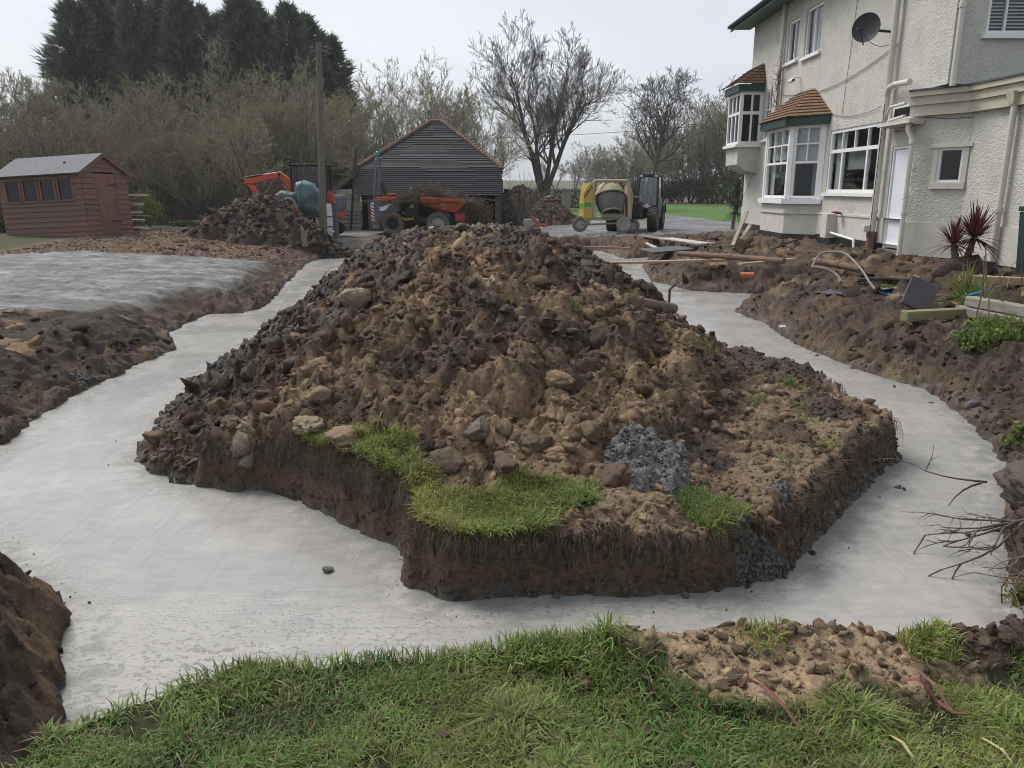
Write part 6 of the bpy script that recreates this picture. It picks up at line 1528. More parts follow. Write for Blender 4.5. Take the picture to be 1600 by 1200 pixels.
# ---- conifers
def conifer(seed, H, R_):
    rg_ = np.random.default_rng(seed); n = 2600
    h = rg_.uniform(.04, 1, n) ** .75; ang = rg_.uniform(0, 6.283, n)
    lob = 1 + .38 * np.sin(ang * 3 + h * 23 + seed) + .25 * np.sin(ang * 5 - h * 41)
    env = R_ * (np.clip(1 - h, 0, 1) ** .62 * 1.0 + .03) * lob
    rad = env * rg_.uniform(.35, 1, n) ** .5
    P = np.stack([np.cos(ang) * rad, np.sin(ang) * rad, h * H], 1)
    out = np.stack([np.cos(ang), np.sin(ang), np.full(n, .75)], 1) + rg_.normal(0, .28, (n, 3)); out /= np.linalg.norm(out, axis=1, keepdims=True)
    L = rg_.uniform(.5, 1.05, n) * (.6 + .4 * (1 - h)); VV, CC = [], []
    base = np.array([.115, .13, .105])
    for k in range(5):
        dv = out + rg_.normal(0, .30, (n, 3)); dv /= np.linalg.norm(dv, axis=1, keepdims=True); sd = np.cross(dv, rg_.normal(0, 1, (n, 3))); sd /= np.linalg.norm(sd, axis=1, keepdims=True)
        st = P + dv * (L * .12 * k)[:, None]
        VV.append(np.stack([st - sd * (.085 * L)[:, None], st + sd * (.085 * L)[:, None], st + dv * (L * .8)[:, None]], 1)); CC.append(np.repeat((base * rg_.uniform(.6, 1.5, (n, 1)))[:, None], 3, 1))
    V = np.concatenate(VV).reshape(-1, 3); C_ = np.concatenate(CC).reshape(-1, 3)
    me = np_mesh('crown', V, np.arange(len(V)).reshape(-1, 3)); set_col(me, C_)
    tm = MB().tube([(0, 0, -.2), (0, 0, H * .5), (0, 0, H * .95)], [.28, .16, .03], 8)
    return me, tm
NEEDLE = attr_mat('conifer_spray', 6, .75, 1.25, (), .85, .2, .15)
cps = []
for v in range(4):
    me, tm = conifer(v + 5, 12.0, 2.3); e_ = empty('conifer_tree', (0, 0, 0), 0, 'x', 'tree'); link('crown', me, e_, NEEDLE); tm.build('trunk', BARK, e_); cps.append(e_)
tops = [(112, 8), (146, -6), (178, 2), (204, -12), (228, 14), (252, -8), (280, -6), (312, 16), (343, 28), (374, -2), (396, 8), (420, 30), (448, 12), (474, 30), (514, 62)]
usedc = set()
for i, (px_, py_) in enumerate(tops):
    v = i % 4; o = cps[v] if v not in usedc else copy_tree(cps[v]); usedc.add(v)
    d_ = 54 + (i % 3) * 1.8; p = D(px_, py_, d_); s_ = p.z / 12.0
    o.location = (p.x, d_, 0); o.scale = ((1.0, 1.15, 1.05, .92)[v] * (1.25 if i in (0,) else 1),) * 2 + (s_,); o.rotation_euler = (0, 0, i * 2.1)
    o['label'] = 'tall dark green conifer in the row behind the thicket'; o['group'] = 'conifer row'
# ---- leafy masses
def leaf_cloud(n, rx, ry, rz, size, cols, seed, box=False, aspect=.5, clump=.35):
    rg_ = np.random.default_rng(seed)
    if box: P = rg_.uniform(-1, 1, (n, 3))
    else:
        nc_ = max(6, n // 60); cc_ = rg_.normal(0, 1, (nc_, 3)); cc_ /= np.linalg.norm(cc_, axis=1, keepdims=True); cc_ *= rg_.uniform(.3, .85, (nc_, 1))
        P = cc_[rg_.integers(0, nc_, n)] + rg_.normal(0, clump * .5, (n, 3))
    P = P * np.array([rx, ry, rz])
    d = rg_.normal(0, 1, (n, 3)); d[:, 2] += .5; d /= np.linalg.norm(d, axis=1, keepdims=True); sd = np.cross(d, rg_.normal(0, 1, (n, 3))); sd /= np.linalg.norm(sd, axis=1, keepdims=True)
    L = size * rg_.uniform(.6, 1.4, (n, 1)); m_ = P + d * L * .5
    V = np.stack([P, m_ + sd * L * aspect * .5, P + d * L, m_ - sd * L * aspect * .5], 1).reshape(-1, 3)
    c = np.array(cols)[rg_.integers(0, len(cols), n)] * rg_.uniform(.7, 1.3, (n, 1))
    me = np_mesh('leaf', V, np.arange(n * 4).reshape(-1, 4)); set_col(me, np.repeat(c, 4, 0)); return me
def shrub(name, loc, me, label, group=None, stems=6, h=1.0, cat='shrub', r=.3):
    e_ = empty(name, loc, 0, label, cat, group); m_ = MB(); rr_ = random.Random(int(loc[0] * 100))
    for i in range(stems):
        a = rr_.uniform(0, 6.28); m_.tube([(0, 0, -.05), (math.cos(a) * r * .4, math.sin(a) * r * .4, h * .5), (math.cos(a) * r, math.sin(a) * r, h)], [.02, .014, .006], 5)
    o = m_.build('stem', TWIG, e_); tag(o, kind='stuff')
    l_ = link('foliage', me, e_, OLIVE); l_.location = (0, 0, h * .55); return e_
GRN = [(.07, .12, .03), (.09, .15, .035), (.06, .10, .03)]; DGRN = [(.035, .055, .022), (.045, .065, .025), (.03, .045, .02)]
p = D(232, 335, 26.3); shrub('leafing_bush', (p.x, 26.3, .22), leaf_cloud(1500, .55, .5, .7, .07, [(.2, .22, .05), (.15, .17, .04), (.12, .13, .05)], 3), 'yellow green leafing bush beside the timber stack', h=1.25)
p = D(8, 345, 23.8); hg = shrub('clipped_hedge', (p.x - .3, 24.0, .2), leaf_cloud(5200, .75, .6, .55, .06, DGRN, 4, True), 'dark clipped hedge block left of the leaning shed', h=1.0, r=.5)
p = D(868, 322, 64); hg = shrub('clipped_hedge', (p.x - .3, 66, 0), leaf_cloud(9000, 2.9, .5, .85, .12, [(.06, .062, .03), (.05, .05, .03), (.075, .07, .04)], 6, True), 'long brown clipped hedge behind the stone pillar', h=1.2, r=1.8)
p = D(1148, 290, 60)
for i, (px_, py_, d_, s_) in enumerate(((1090, 300, 86, 2.2), (1125, 290, 84, 2.6), (1060, 302, 88, 2.0), (1030, 305, 87, 1.7), (985, 306, 90, 1.6), (955, 306, 90, 1.5), (1155, 285, 80, 3.0))):
    p = D(px_, py_, d_); shrub('evergreen_bush', (p.x, d_, 0), leaf_cloud(2400, s_ * 1.1, s_ * .8, s_ * .8, .22, [(.045, .055, .025), (.055, .06, .03), (.04, .045, .025)], 20 + i), 'dense dark bush filling the hedge beyond the far lawn', 'hedge line bushes', h=s_ * 1.35, r=s_ * .6)
# undergrowth under the thicket, nettles
rgn = np.random.default_rng(5)
n_ = 15000
x_ = rgn.uniform(-30, .8, n_); y_ = 29.2 + rgn.uniform(0, 1, n_) ** 1.4 * 11
kk = ~((x_ > -7.5) & (x_ < .3) & (y_ > 31) & (y_ < 42.5)) & ~((x_ > -8.5) & (x_ < -5.5) & (y_ < 29)) & ~((x_ > -7.4) & (y_ < 34)); x_, y_ = x_[kk], y_[kk]; n_ = len(x_)
z_ = Zat(x_, y_); p0 = np.stack([x_, y_, z_], 1); L = rgn.uniform(.7, 2.6, n_)
d0 = rgn.normal(0, .35, (n_, 3)); d0[:, 2] = 1; p1 = p0 + d0 * (L * .5)[:, None]; d1 = d0 + rgn.normal(0, .5, (n_, 3)); d1[:, 2] -= .3; p2 = p1 + d1 * (L * .5)[:, None]
V1, F1 = seg_mesh('u', p0, p1, np.full(n_, .011), np.full(n_, .009), 3); V2, F2 = seg_mesh('u', p1, p2, np.full(n_, .009), np.full(n_, .005), 3)
ug = link('undergrowth', np_mesh('undergrowth', np.concatenate([V1, V2]), np.concatenate([F1, F2 + len(V1)])), None, TWIG); tag(ug, 'tangled bare brambles and saplings under the thicket trees', 'undergrowth', kind='stuff')
me = leaf_cloud(16000, 1, 1, 1, .11, [(.05, .055, .025), (.065, .06, .03), (.04, .04, .022), (.08, .075, .035)], 44, True)
V = np.zeros(len(me.vertices) * 3, np.float32); me.vertices.foreach_get('co', V); V = V.reshape(-1, 3); V[:, 0] = V[:, 0] * 11 - 18.9; V[:, 1] = V[:, 1] * 2.6 + 34.5; V[:, 2] = (V[:, 2] * .5 + .5) ** 1.5 * 2.4 + .2; me.vertices.foreach_set('co', V.ravel())
o = link('bramble_leaf', me, ug, OLIVE); tag(o, kind='stuff')
me = leaf_cloud(5200, 1, 1, 1, .12, GRN, 45, True)
V = np.zeros(len(me.vertices) * 3, np.float32); me.vertices.foreach_get('co', V); V = V.reshape(-1, 3); V[:, 0] = V[:, 0] * 1.85 - 9.9; V[:, 1] = V[:, 1] * .7 + 27.6; V[:, 2] = (V[:, 2] + 1) * .13 + .22; me.vertices.foreach_set('co', V.ravel())
nt = link('nettle_patch', me, None, OLIVE); tag(nt, 'low strip of fresh green nettles at the thicket edge', 'nettles', kind='stuff')

# ---- grass
def blades(name, x, y, z, L, bend, cols, seed, wid=.0022, up=None):
    rg_ = np.random.default_rng(seed); n = len(x); a = rg_.uniform(0, 6.283, n) if up is None else up
    dx, dy = np.cos(a), np.sin(a); w = wid * rg_.uniform(.7, 1.5, n) * (.6 + L / .09 * .5); sx_, sy_ = -dy * w, dx * w
    B = rg_.uniform(.2, 1, n) * bend
    m = np.stack([x + dx * L * B * .35, y + dy * L * B * .35, z + L * .6 * (1 - .25 * B)], 1); t = np.stack([x + dx * L * B * .95, y + dy * L * B * .95, z + L * (1 - .55 * B)], 1)
    s = np.stack([sx_, sy_, np.zeros(n)], 1); b0 = np.stack([x, y, z], 1)
    V = np.stack([b0 - s, b0 + s, m + s * .8, m - s * .8, t], 1).reshape(-1, 3); k = np.arange(n)[:, None] * 5
    me = np_mesh(name, V, [k + np.array([[0, 1, 2, 3]]), k + np.array([[3, 2, 4]])], True); set_col(me, np.repeat(cols, 5, 0)); return me
GRASS = attr_mat('grass_blade', 8, .85, 1.15, (), .6, .3, .3)
def grass_cols(x, y, seed, dry=.2):
    rg_ = np.random.default_rng(seed); n = len(x); f = fbm(x * 1.6, y * 1.6, 4, 401)[:, None]; g = fbm(x * 6, y * 6, 3, 402)[:, None]
    f = np.clip((f - .5) * 2.2 + .5, 0, 1)
    c = np.array([[.070, .130, .030]]) * (1 - f) + np.array([[.175, .205, .055]]) * f
    c = c * (.7 + 1.25 * g) * rg_.uniform(.7, 1.35, (n, 1)); d = rg_.random((n, 1)) < dry
    return np.where(d, np.array([[.26, .235, .11]]) * rg_.uniform(.6, 1.1, (n, 1)), c)
rgn = np.random.default_rng(8)
n_ = 430000; x = rgn.uniform(-3.6, 4.2, n_); y = rgn.uniform(1.25, 2.75, n_)
dens = .35 + .65 * sstep(.38, .58, fbm(x * 5, y * 5, 3, 411)); kk = (at_grid(lawn, x, y) > .5) & (at_grid(wallt, x, y) > .85) & (np.abs(x) < 1.5 + y * .85) & (rgn.random(n_) < dens)
bare = fbm(x * 4.5 + 3, y * 4.5, 3, 412); kk &= (bare < .60) | (rgn.random(n_) < .2)
x, y = x[kk], y[kk]; ln = fbm(x * 4, y * 4, 3, 421); L = (.022 + .11 * ln ** 2 * rgn.uniform(.4, 1.7, len(x))); L = L + .03 * (at_grid(so, x, y) < .12)
gl = link('lawn_grass', blades('lawn_grass', x, y, Zat(x, y) - .004, L, 1.45, grass_cols(x, y, 1, .28), 2), None, GRASS); tag(gl, kind='stuff'); gl['label'] = 'trampled green lawn grass along the near trench edge'; gl['category'] = 'grass'
n_ = 150000; x = rgn.uniform(-1.7, 1.9, n_); y = rgn.uniform(3.1, 5.3, n_)
kk = (at_grid(g_isl, x, y) > .45) & (at_grid(si, x, y) < -.01) & (at_grid(wallt, x, y) > .9); x, y = x[kk], y[kk]
ig_c = grass_cols(x, y, 3, .16) * np.array([[1.25, 1.12, 1.15]])
L = .045 + .07 * fbm(x * 5, y * 5, 3, 431) * rgn.uniform(.5, 1.5, len(x)); ed_ = (at_grid(si, x, y) > -.10)
L = L + .02 * ed_
gi = link('turf_grass', blades('turf_grass', x, y, Zat(x, y) - .004, L, 1.15, ig_c, 4), None, GRASS); tag(gi, 'bright green turf left on the cut edge of the soil island', 'grass', kind='stuff')
# roots and grass hanging over the cut faces
n_ = 60000; x = rgn.uniform(-2.4, 3, n_); y = rgn.uniform(3.2, 6.2, n_)
cw_ = at_grid(conc, x, y); kk = (cw_ > .02) & (cw_ < .12) & (at_grid(si, x, y) < 0) & (Zat(x, y) > -.17); x, y = x[kk][:2000], y[kk][:2000]
z = Zat(x, y); n_ = len(x); p0 = np.stack([x, y, z], 1); gx = np.stack([at_grid(conc, x + .04, y) - at_grid(conc, x - .04, y), at_grid(conc, x, y + .04) - at_grid(conc, x, y - .04)], 1); gx /= np.linalg.norm(gx, axis=1, keepdims=True) + 1e-6
L = rgn.uniform(.03, .14, n_); p1 = p0 + np.concatenate([-gx * .05, np.zeros((n_, 1))], 1) + rgn.normal(0, .012, (n_, 3)); p2 = p1 + np.stack([-gx[:, 0] * .015, -gx[:, 1] * .015, -L], 1) + rgn.normal(0, .015, (n_, 3))
V1, F1 = seg_mesh('r', p0, p1, np.full(n_, .0013), np.full(n_, .0012), 3); V2, F2 = seg_mesh('r', p1, p2, np.full(n_, .0012), np.full(n_, .0006), 3)
o = link('hanging_root', np_mesh('hanging_root', np.concatenate([V1, V2]), np.concatenate([F1, F2 + len(V1)])), heap, M('root_fibre', (.17, .13, .085), (.10, .08, .05), 9, .9)); tag(o, kind='stuff')
# tufts on soil: near rim and heap
def tuft(px_, py_, z0, n, r, L, lab, seed, group=None, name='grass_tuft'):
    c = at_px(px_, py_, z0)[:2]; rg_ = np.random.default_rng(seed); x = c[0] + np.clip(rg_.normal(0, r, n), -1.5 * r, 1.5 * r); y = c[1] + np.clip(rg_.normal(0, r * .6, n), -r, r); z = Zat(x, y) - .005
    x0, y0, z0_ = c[0], c[1], zg(*c); col = grass_cols(x, y, seed, .08) * 1.2
    me = blades(name, x - x0, y - y0, z - z0_, L * rg_.uniform(.5, 1.3, n), .9, col, seed, .0025 if L < .2 else .006)
    o = link(name, me, None, GRASS); o.location = (x0, y0, z0_); return tag(o, lab, 'grass tuft', group)
tuft(1455, 1002, 0, 520, .055, .062, 'grass tuft standing on dark soil at the trench corner', 1)
tuft(1195, 1000, 0, 110, .05, .07, 'thin grass tuft between the two clay peaks', 2)
tuft(855, 1024, 0, 1100, .085, .085, 'thick dark grass hump under a soil clod at the trench rim', 3)
for i, (px_, py_) in enumerate(((1250, 640), (1235, 600), (1370, 672), (1290, 700), (1225, 720), (1110, 548), (900, 480), (1262, 660), (390, 690), (1185, 630))):
    tuft(px_, py_, .08, 70, .04, .06, 'small green weed sprig on the bare soil mound', 30 + i, 'weed sprigs on the mound', 'weed_sprig')
# ------------------------------------------------------------------ spoil heaps, load, clutter
def soil_mound(name, cx_, cy_, rx, ry, h, cols, label, seed, res=90, peak=1.4, amp=.3, grp=None):
    g = np.linspace(-1.15, 1.15, res); U, W = [a.ravel() for a in np.meshgrid(g, g)]
    x, y = cx_ + U * rx, cy_ + W * ry
    r = np.sqrt(U ** 2 + W ** 2) * (1 + .25 * (fbm(U * 2 + seed, W * 2, 3, seed) - .5) * 2)
    ca, ia = clods(x, y, .4, seed + 1); cb, ib = clods(x, y, .18, seed + 2)
    t = np.clip(1 - r, 0, 1); z = h * (1 - (1 - t) ** peak) * 1.0
    z = z + (t > 0) * amp * (ca + cb + .5 * (fbm(x * 4, y * 4, 4, seed + 3) - .5)) * np.clip(t * 6, 0, 1)
    z0 = Zat(x, y); z = z0 + z - .06 * (t <= 0) - .01
    i = np.arange(res * res).reshape(res, res); q = np.stack([i[:-1, :-1], i[:-1, 1:], i[1:, 1:], i[1:, :-1]], -1).reshape(-1, 4); q = q[(t[q] > 0).any(1)]
    u, inv = np.unique(q, return_inverse=True)
    zb = float(z0.min())
    me = np_mesh(name, np.stack([x[u] - cx_, y[u] - cy_, z[u] - zb], 1), inv.reshape(q.shape), True)
    f = fbm(x * 1.5, y * 1.5, 4, seed + 4)[:, None]; c = np.array([cols[0]]) * (1 - f) + np.array([cols[1]]) * f; c = c * (.6 + .8 * ib[:, None])
    set_col(me, np.concatenate([c, np.full((len(c), 1), .9)], 1)[u])
    o = link(name, me, None, soil_mat); o.location = (cx_, cy_, zb)
    tag(o, label, 'soil heap', grp)
    rg_ = np.random.default_rng(seed); n = 2200; k2 = rg_.choice(np.where(t > .06)[0], n); s = np.clip(.022 * rg_.pareto(2.2, n) + .016, 0, .11)
    cc_ = np.concatenate([c[k2] * rg_.uniform(.55, 1.5, (n, 1)), np.full((n, 1), .9)], 1)
    cr_ = link('crumb', scatter_mesh('crumb', small, np.stack([x[k2] - cx_, y[k2] - cy_, z[k2] - zb + s * .2], 1), s, cc_, rg_), o, soil_mat); tag(cr_, kind='stuff')
    return o
DK = ((.075, .06, .05), (.125, .10, .082))
soil_mound('soil_heap', -7.35, 23.4, 2.5, 1.6, 1.3, DK, 'dark brown spoil heap in front of the covered digger', 501, 110, 1.25)
soil_mound('soil_heap', -5.7, 23.3, 1.4, 1.1, .62, DK, 'low shoulder of spoil at the foot of the white drum', 505, 70, 1.2)
soil_mound('soil_heap', .35, 38.5, 1.7, 1.5, 1.75, ((.085, .07, .058), (.14, .11, .085)), 'tall dark spoil heap right of the cart shed post', 511, 80, 1.5)
soil_mound('soil_heap', 1.75, 37.0, 1.35, 1.3, 1.2, ((.15, .105, .08), (.22, .16, .12)), 'reddish brown spoil heap sloping onto the wet drive', 521, 80, 1.5)

# brash piled on the dumper: dense tangle of twigs
rb_ = np.random.default_rng(9); n_ = 2600
c = D(672, 297, 29.6); lx = rb_.normal(0, .75, n_); ly = rb_.normal(0, .38, n_); hz = .52 * np.exp(-(lx / .95) ** 2) * rb_.uniform(0, 1, n_)
p0 = np.stack([lx, ly, hz - .12 + .03 * np.abs(lx)], 1); d = rb_.normal(0, 1, (n_, 3)) * np.array([1, .7, .32]); d /= np.linalg.norm(d, axis=1, keepdims=True); L = rb_.uniform(.15, .6, n_)
p1 = p0 + d * L[:, None] * .5; p2 = p1 + (d + rb_.normal(0, .4, (n_, 3))) * L[:, None] * .5
V1, F1 = seg_mesh('b', p0, p1, np.full(n_, .013), np.full(n_, .009), 3); V2, F2 = seg_mesh('b', p1, p2, np.full(n_, .009), np.full(n_, .005), 3)
br_ = empty('brash_load', (c.x - .1, 29.6, D(690, 312, 29.6).z), 0, 'tangled load of dead twigs and roots heaped on the dumper skip', 'brash')
BRM = M('dead_twig', (.13, .10, .078), (.075, .06, .048), 9, .95)
o = link('twig', np_mesh('twig', np.concatenate([V1, V2]), np.concatenate([F1, F2 + len(V1)])), br_, BRM); tag(o, kind='stuff')
V, Fi = mesh_arrays(lump_mesh('soil_core', 77, 3, .5, .4)); V = V * np.array([1.0, .55, .55]); o = link('soil_core', np_mesh('soil_core', V, Fi, True), br_, M('root_soil', (.07, .055, .045), None, 12, .95, .9, 20, .03)); 
# brash hanging at the front of the skip by the log store
n_ = 900; c = D(738, 325, 30.6); lx = rb_.normal(0, .28, n_); p0 = np.stack([lx, rb_.normal(0, .25, n_), rb_.uniform(0, 1.2, n_) - .2 * np.abs(lx)], 1); d = rb_.normal(0, 1, (n_, 3)); d[:, 2] -= .8; d /= np.linalg.norm(d, axis=1, keepdims=True); p1 = p0 + d * rb_.uniform(.1, .45, (n_, 1)); p0[:, 2] = np.maximum(p0[:, 2], 0.01); p1[:, 2] = np.maximum(p1[:, 2], 0.0)
V1, F1 = seg_mesh('b', p0, p1, np.full(n_, .012), np.full(n_, .006), 3)
b2_ = empty('brash_pile', (c.x, 30.6, zg(c.x, 30.6)), 0, 'pile of dead brushwood between dumper skip and firewood', 'brash'); o = link('twig', np_mesh('twig', V1, F1), b2_, BRM); tag(o, kind='stuff')

# individual lumps on and around the mound
def lump(px_, py_, z0, s, mat, label, seed, cat='clay lump', name='clay_lump', sc3=(1, 1, .85), emb=.12, group=None):
    p = at_px(px_, py_, z0); me = lump_mesh(name, seed, 4, .34, .85); o = link(name, me, None, mat); o.location = p + Vector((0, 0, s * emb)); o.scale = (s * sc3[0], s * sc3[1], s * sc3[2]); o.rotation_euler = (0, 0, seed)
    return tag(o, label, cat, group)
CLAY = M('ochre_clay', (.36, .25, .15), (.24, .165, .10), 9, .9, .9, 22, .02); CLAYP = M('pale_clay', (.42, .335, .225), (.3, .23, .15), 9, .9, .9, 22, .02); CLAYB = M('brown_clay', (.20, .145, .10), (.12, .088, .062), 9, .9, .9, 22, .02)
lump(540, 690, .12, .115, CLAY, 'round ochre clay lump above the left end of the turf', 1)
lump(487, 668, .14, .10, CLAYP, 'flattened pale clay lump left of the round ochre one', 2, sc3=(1.5, 1, .7))
lump(558, 472, .35, .13, CLAYP, 'pale yellow stone lump high on the trench side of the mound', 3)
lump(503, 618, .2, .08, CLAY, 'small yellow clay lump beside a dark hollow', 4)
lump(745, 680, .15, .10, M('grey_lump', (.22, .185, .155), (.14, .118, .10), 9, .9, .8, 22, .02), 'greyish clod in the middle of the mound front', 5)
lump(700, 725, .1, .10, CLAYB, 'brown clod at the foot of the mound behind the turf', 6)
lump(790, 730, .1, .075, CLAYB, 'smaller brown clod at the mound foot near the turf', 7)
lump(965, 745, .05, .075, CLAYB, 'brown clay lump leaning on the cone of spilt concrete', 8, sc3=(1.3, 1, .9))
lump(840, 700, .12, .09, CLAYB, 'rounded brown clod on the lower mound above the turf centre', 9)
lump(880, 600, .25, .10, CLAY, 'orange tinted clay lump halfway up the mound', 10, sc3=(1.2, .9, .8))
lump(1335, 1075, 0, .02, CLAYP, 'small white stone pressed in the tan soil by the lawn', 11, 'stone', 'stone')
lump(1160, 1055, 0, .018, CLAYB, 'dark pebble lying on the tan soil slope', 12, 'stone', 'stone')
lump(848, 1010, .03, .026, CLAYB, 'brown clod sitting on top of the dark grass hump', 13, 'soil clod', 'soil_clod')
lump(375, 1022, 0, .025, CLAYB, 'dark clod on the lawn edge above the pitted concrete', 14, 'soil clod', 'soil_clod')
o = lump(515, 952, -.4, .026, M('grey_pebble', (.14, .14, .12), None, 9, .7, .4), 'single grey pebble lying on the smooth concrete', 15, 'stone', 'stone', (1, .8, .7)); o.location.z = -.385
for i, (px_, py_) in enumerate(((970, 1140), (960, 1165), (1010, 1145), (950, 1138), (1050, 1165), (1035, 1178), (905, 1060), (918, 1072), (590, 1128), (1070, 1200), (755, 1165), (690, 1155))):
    lump(px_, py_, 0, random.uniform(.010, .022), (CLAYB, CLAY, CLAYB)[i % 3], 'small clay crumb dropped on the trampled lawn', 40 + i, 'clay crumb', 'clay_crumb', (1.3, 1, .7), .5, 'crumbs on the lawn')
# spilt concrete
SPC = M('spilt_concrete', (.17, .167, .157), (.09, .088, .083), 30, .75, 1.0, 70, .02)
def spill(px_, py_, z0, rx, ry, h, seed, label):
    p = at_px(px_, py_, z0); rg_ = np.random.default_rng(seed); res = 44; g = np.linspace(-1, 1, res); U, W = [a.ravel() for a in np.meshgrid(g, g)]
    r = np.sqrt(U ** 2 + W ** 2) * (1 + .22 * (fbm(U * 2.2 + 5, W * 2.2 + seed, 3, seed) - .5) * 2); x, y = p.x + U * rx, p.y + W * ry
    ca, _ = clods(x, y, .035, seed); cb, _ = clods(x, y, .07, seed + 9); t = np.clip(1 - r, 0, 1); z = Zat(x, y) + h * t ** .8 + (ca * .9 + cb * .8) * np.clip(t * 5, 0, 1) - .02 * (t <= 0)
    i = np.arange(res * res).reshape(res, res); q = np.stack([i[:-1, :-1], i[:-1, 1:], i[1:, 1:], i[1:, :-1]], -1).reshape(-1, 4); q = q[(t[q] > 0).any(1) & ((Zat(x, y)[q] > p.z - .10).all(1))]; u, inv = np.unique(q, return_inverse=True); t = t * (Zat(x, y) > p.z - .10)
    o = link('concrete_spill', np_mesh('concrete_spill', np.stack([x[u] - p.x, y[u] - p.y, z[u] - p.z], 1), inv.reshape(q.shape), True), None, SPC); o.location = p; k2 = rg_.choice(np.where(t > .05)[0], 420); sz = rg_.uniform(.006, .016, 420); gc = np.concatenate([np.array([[.19, .186, .175]]) * rg_.uniform(.5, 1.4, (420, 1)), np.full((420, 1), .75)], 1)
    g_ = link('gravel', scatter_mesh('gravel', small, np.stack([x[k2] - p.x, y[k2] - p.y, z[k2] - p.z], 1) + rg_.normal(0, .004, (420, 3)), sz, gc, rg_), o, soil_mat); tag(g_, kind='stuff')
    return tag(o, label, 'spilt concrete')
spill(1012, 735, .05, .26, .34, .13, 5, 'cone of spilt dark grey concrete at the foot of the mound')
spill(1222, 772, .0, .10, .09, .05, 6, 'patch of spilt grey concrete running over the cut edge')
spill(140, 605, -.1, .18, .14, .06, 7, 'grey dollop of concrete on the dark bank beside the trench')
spill(1190, 905, -.38, .17, .09, .05, 8, 'wet concrete splash at the base of the cut face')

# planks, pipes, posts around the far trench
def bar(name, a, b_, w, h, mat, label, cat, group=None, rot=0.0):
    a, b_ = Vector(a), Vector(b_); c = (a + b_) / 2; d = b_ - a
    e_ = MB().cbox((0, 0, 0), (d.length, w, h), min(w, h) * .12); o = e_.build(name, mat)
    o.location = c; o.rotation_euler = (d.to_track_quat('X', 'Z').to_matrix() @ Matrix.Rotation(rot, 3, 'X')).to_euler(); return tag(o, label, cat, group)
WOODL = M('pale_plank', (.40, .28, .19), (.27, .19, .13), 5, .8, .4, 20, stretch=(1, 6, 6)); WOODG = M('grey_plank', (.28, .25, .21), (.18, .16, .135), 5, .85, .4, 20, stretch=(1, 6, 6)); WOODR = M('red_plank', (.33, .19, .13), (.2, .12, .085), 5, .85, .4, 20, stretch=(1, 6, 6))
CLAYPIPE = M('terracotta_pipe', (.24, .12, .08), (.16, .085, .058), 6, .8, .3, 30, dirt=(.13, .095, .07), dirt_scale=4, dirt_amt=(.38, .58))
def lift(px_, py_, z): x_, y_ = G(px_, py_, z); return Vector((x_, y_, z))
bar('plank', lift(918, 412, .13), lift(1138, 406, .16), .2, .045, WOODL, 'long pale plank bridging the concrete trench', 'plank')
bar('plank', lift(912, 386, .10), lift(985, 388, .10), .14, .05, WOODR, 'short reddish plank lying by the trench end', 'plank')
bar('plank', lift(1002, 368, .12), lift(1100, 383, .12), .22, .05, WOODG, 'weathered grey scaffold board slanting toward the house', 'plank')
bar('plank', lift(1040, 372, .16), lift(1105, 381, .14), .45, .03, M('pale_sheet', (.5, .49, .47), (.4, .39, .37), 5, .6), 'broad pale sheet of board lying on the soil', 'board')
bar('plank', lift(1155, 413, .22), lift(1240, 405, .25), .12, .04, M('yellow_batten', (.36, .30, .15), (.25, .2, .1), 5, .8), 'thin yellowish batten on the soil below the bay', 'batten')
bar('plank', lift(1010, 380, .12), lift(1027, 388, .12), .05, .05, M('white_batten', (.55, .54, .52), None, 5, .7), 'short white batten beside the pale sheet', 'batten')
o = MB().bb(-.55, .55, -.4, .4, -.02, .02).build('steel_sheet', M('dark_sheet', (.07, .068, .065), None, 4, .5)); p = lift(1040, 390, .12); o.location = p; o.rotation_euler = (R(2), R(-3), .3); tag(o, 'dark flat sheet lying on mud near the plank bridge', 'sheet')
def pipe_thing(name, pts, r, mat, label, cat, collar=None):
    e_ = empty(name, pts[0], 0, label, cat); m_ = MB().tube(pts, r, 10); m_.build('tube', mat, e_, True, smooth=True)
    if collar is not None:
        a, b_ = Vector(pts[collar]), Vector(pts[collar + 1]) if collar + 1 < len(pts) else Vector(pts[collar - 1]); d = (b_ - a).normalized() * .06
        MB().tube([a - d, a + d], r * 1.2, 10).build('socket', mat, e_, True)
    return e_
pipe_thing('clay_pipe', [lift(1060, 396, .24), lift(1140, 401, .27), lift(1225, 408, .28)], .055, CLAYPIPE, 'long terracotta drain pipe lying below the bay window', 'pipe', 1)
pipe_thing('clay_pipe', [lift(1272, 407, .3), lift(1310, 413, .3), lift(1345, 421, .27)], .06, CLAYPIPE, 'terracotta drain pipe running to the downpipe foot', 'pipe', 1)
pipe_thing('clay_pipe', [Vector((7.5, 16.45, .12)), Vector((7.52, 16.48, .35)), Vector((7.54, 16.5, .62))], .085, CLAYPIPE, 'upright terracotta socket at the foot of the tall downpipe', 'pipe', 2)
pipe_thing('clay_pipe', [lift(1157, 429, .18), lift(1178, 430, .18)], .045, M('orange_pipe', (.42, .14, .055), None, 6, .6), 'short bright orange pipe end on the soil bank', 'pipe')
pipe_thing('clay_pipe', [lift(1158, 380, .3), lift(1172, 374, .33)], .09, CLAYPIPE, 'stubby open terracotta pipe at the far house corner', 'pipe', 0)
sp = empty('standpipe', lift(846, 372, -.02), 0, 'white plastic post carrying a red pipe tee by the drive', 'standpipe')
a = lift(846, 372, -.02); t = D(845, 352, a.y)
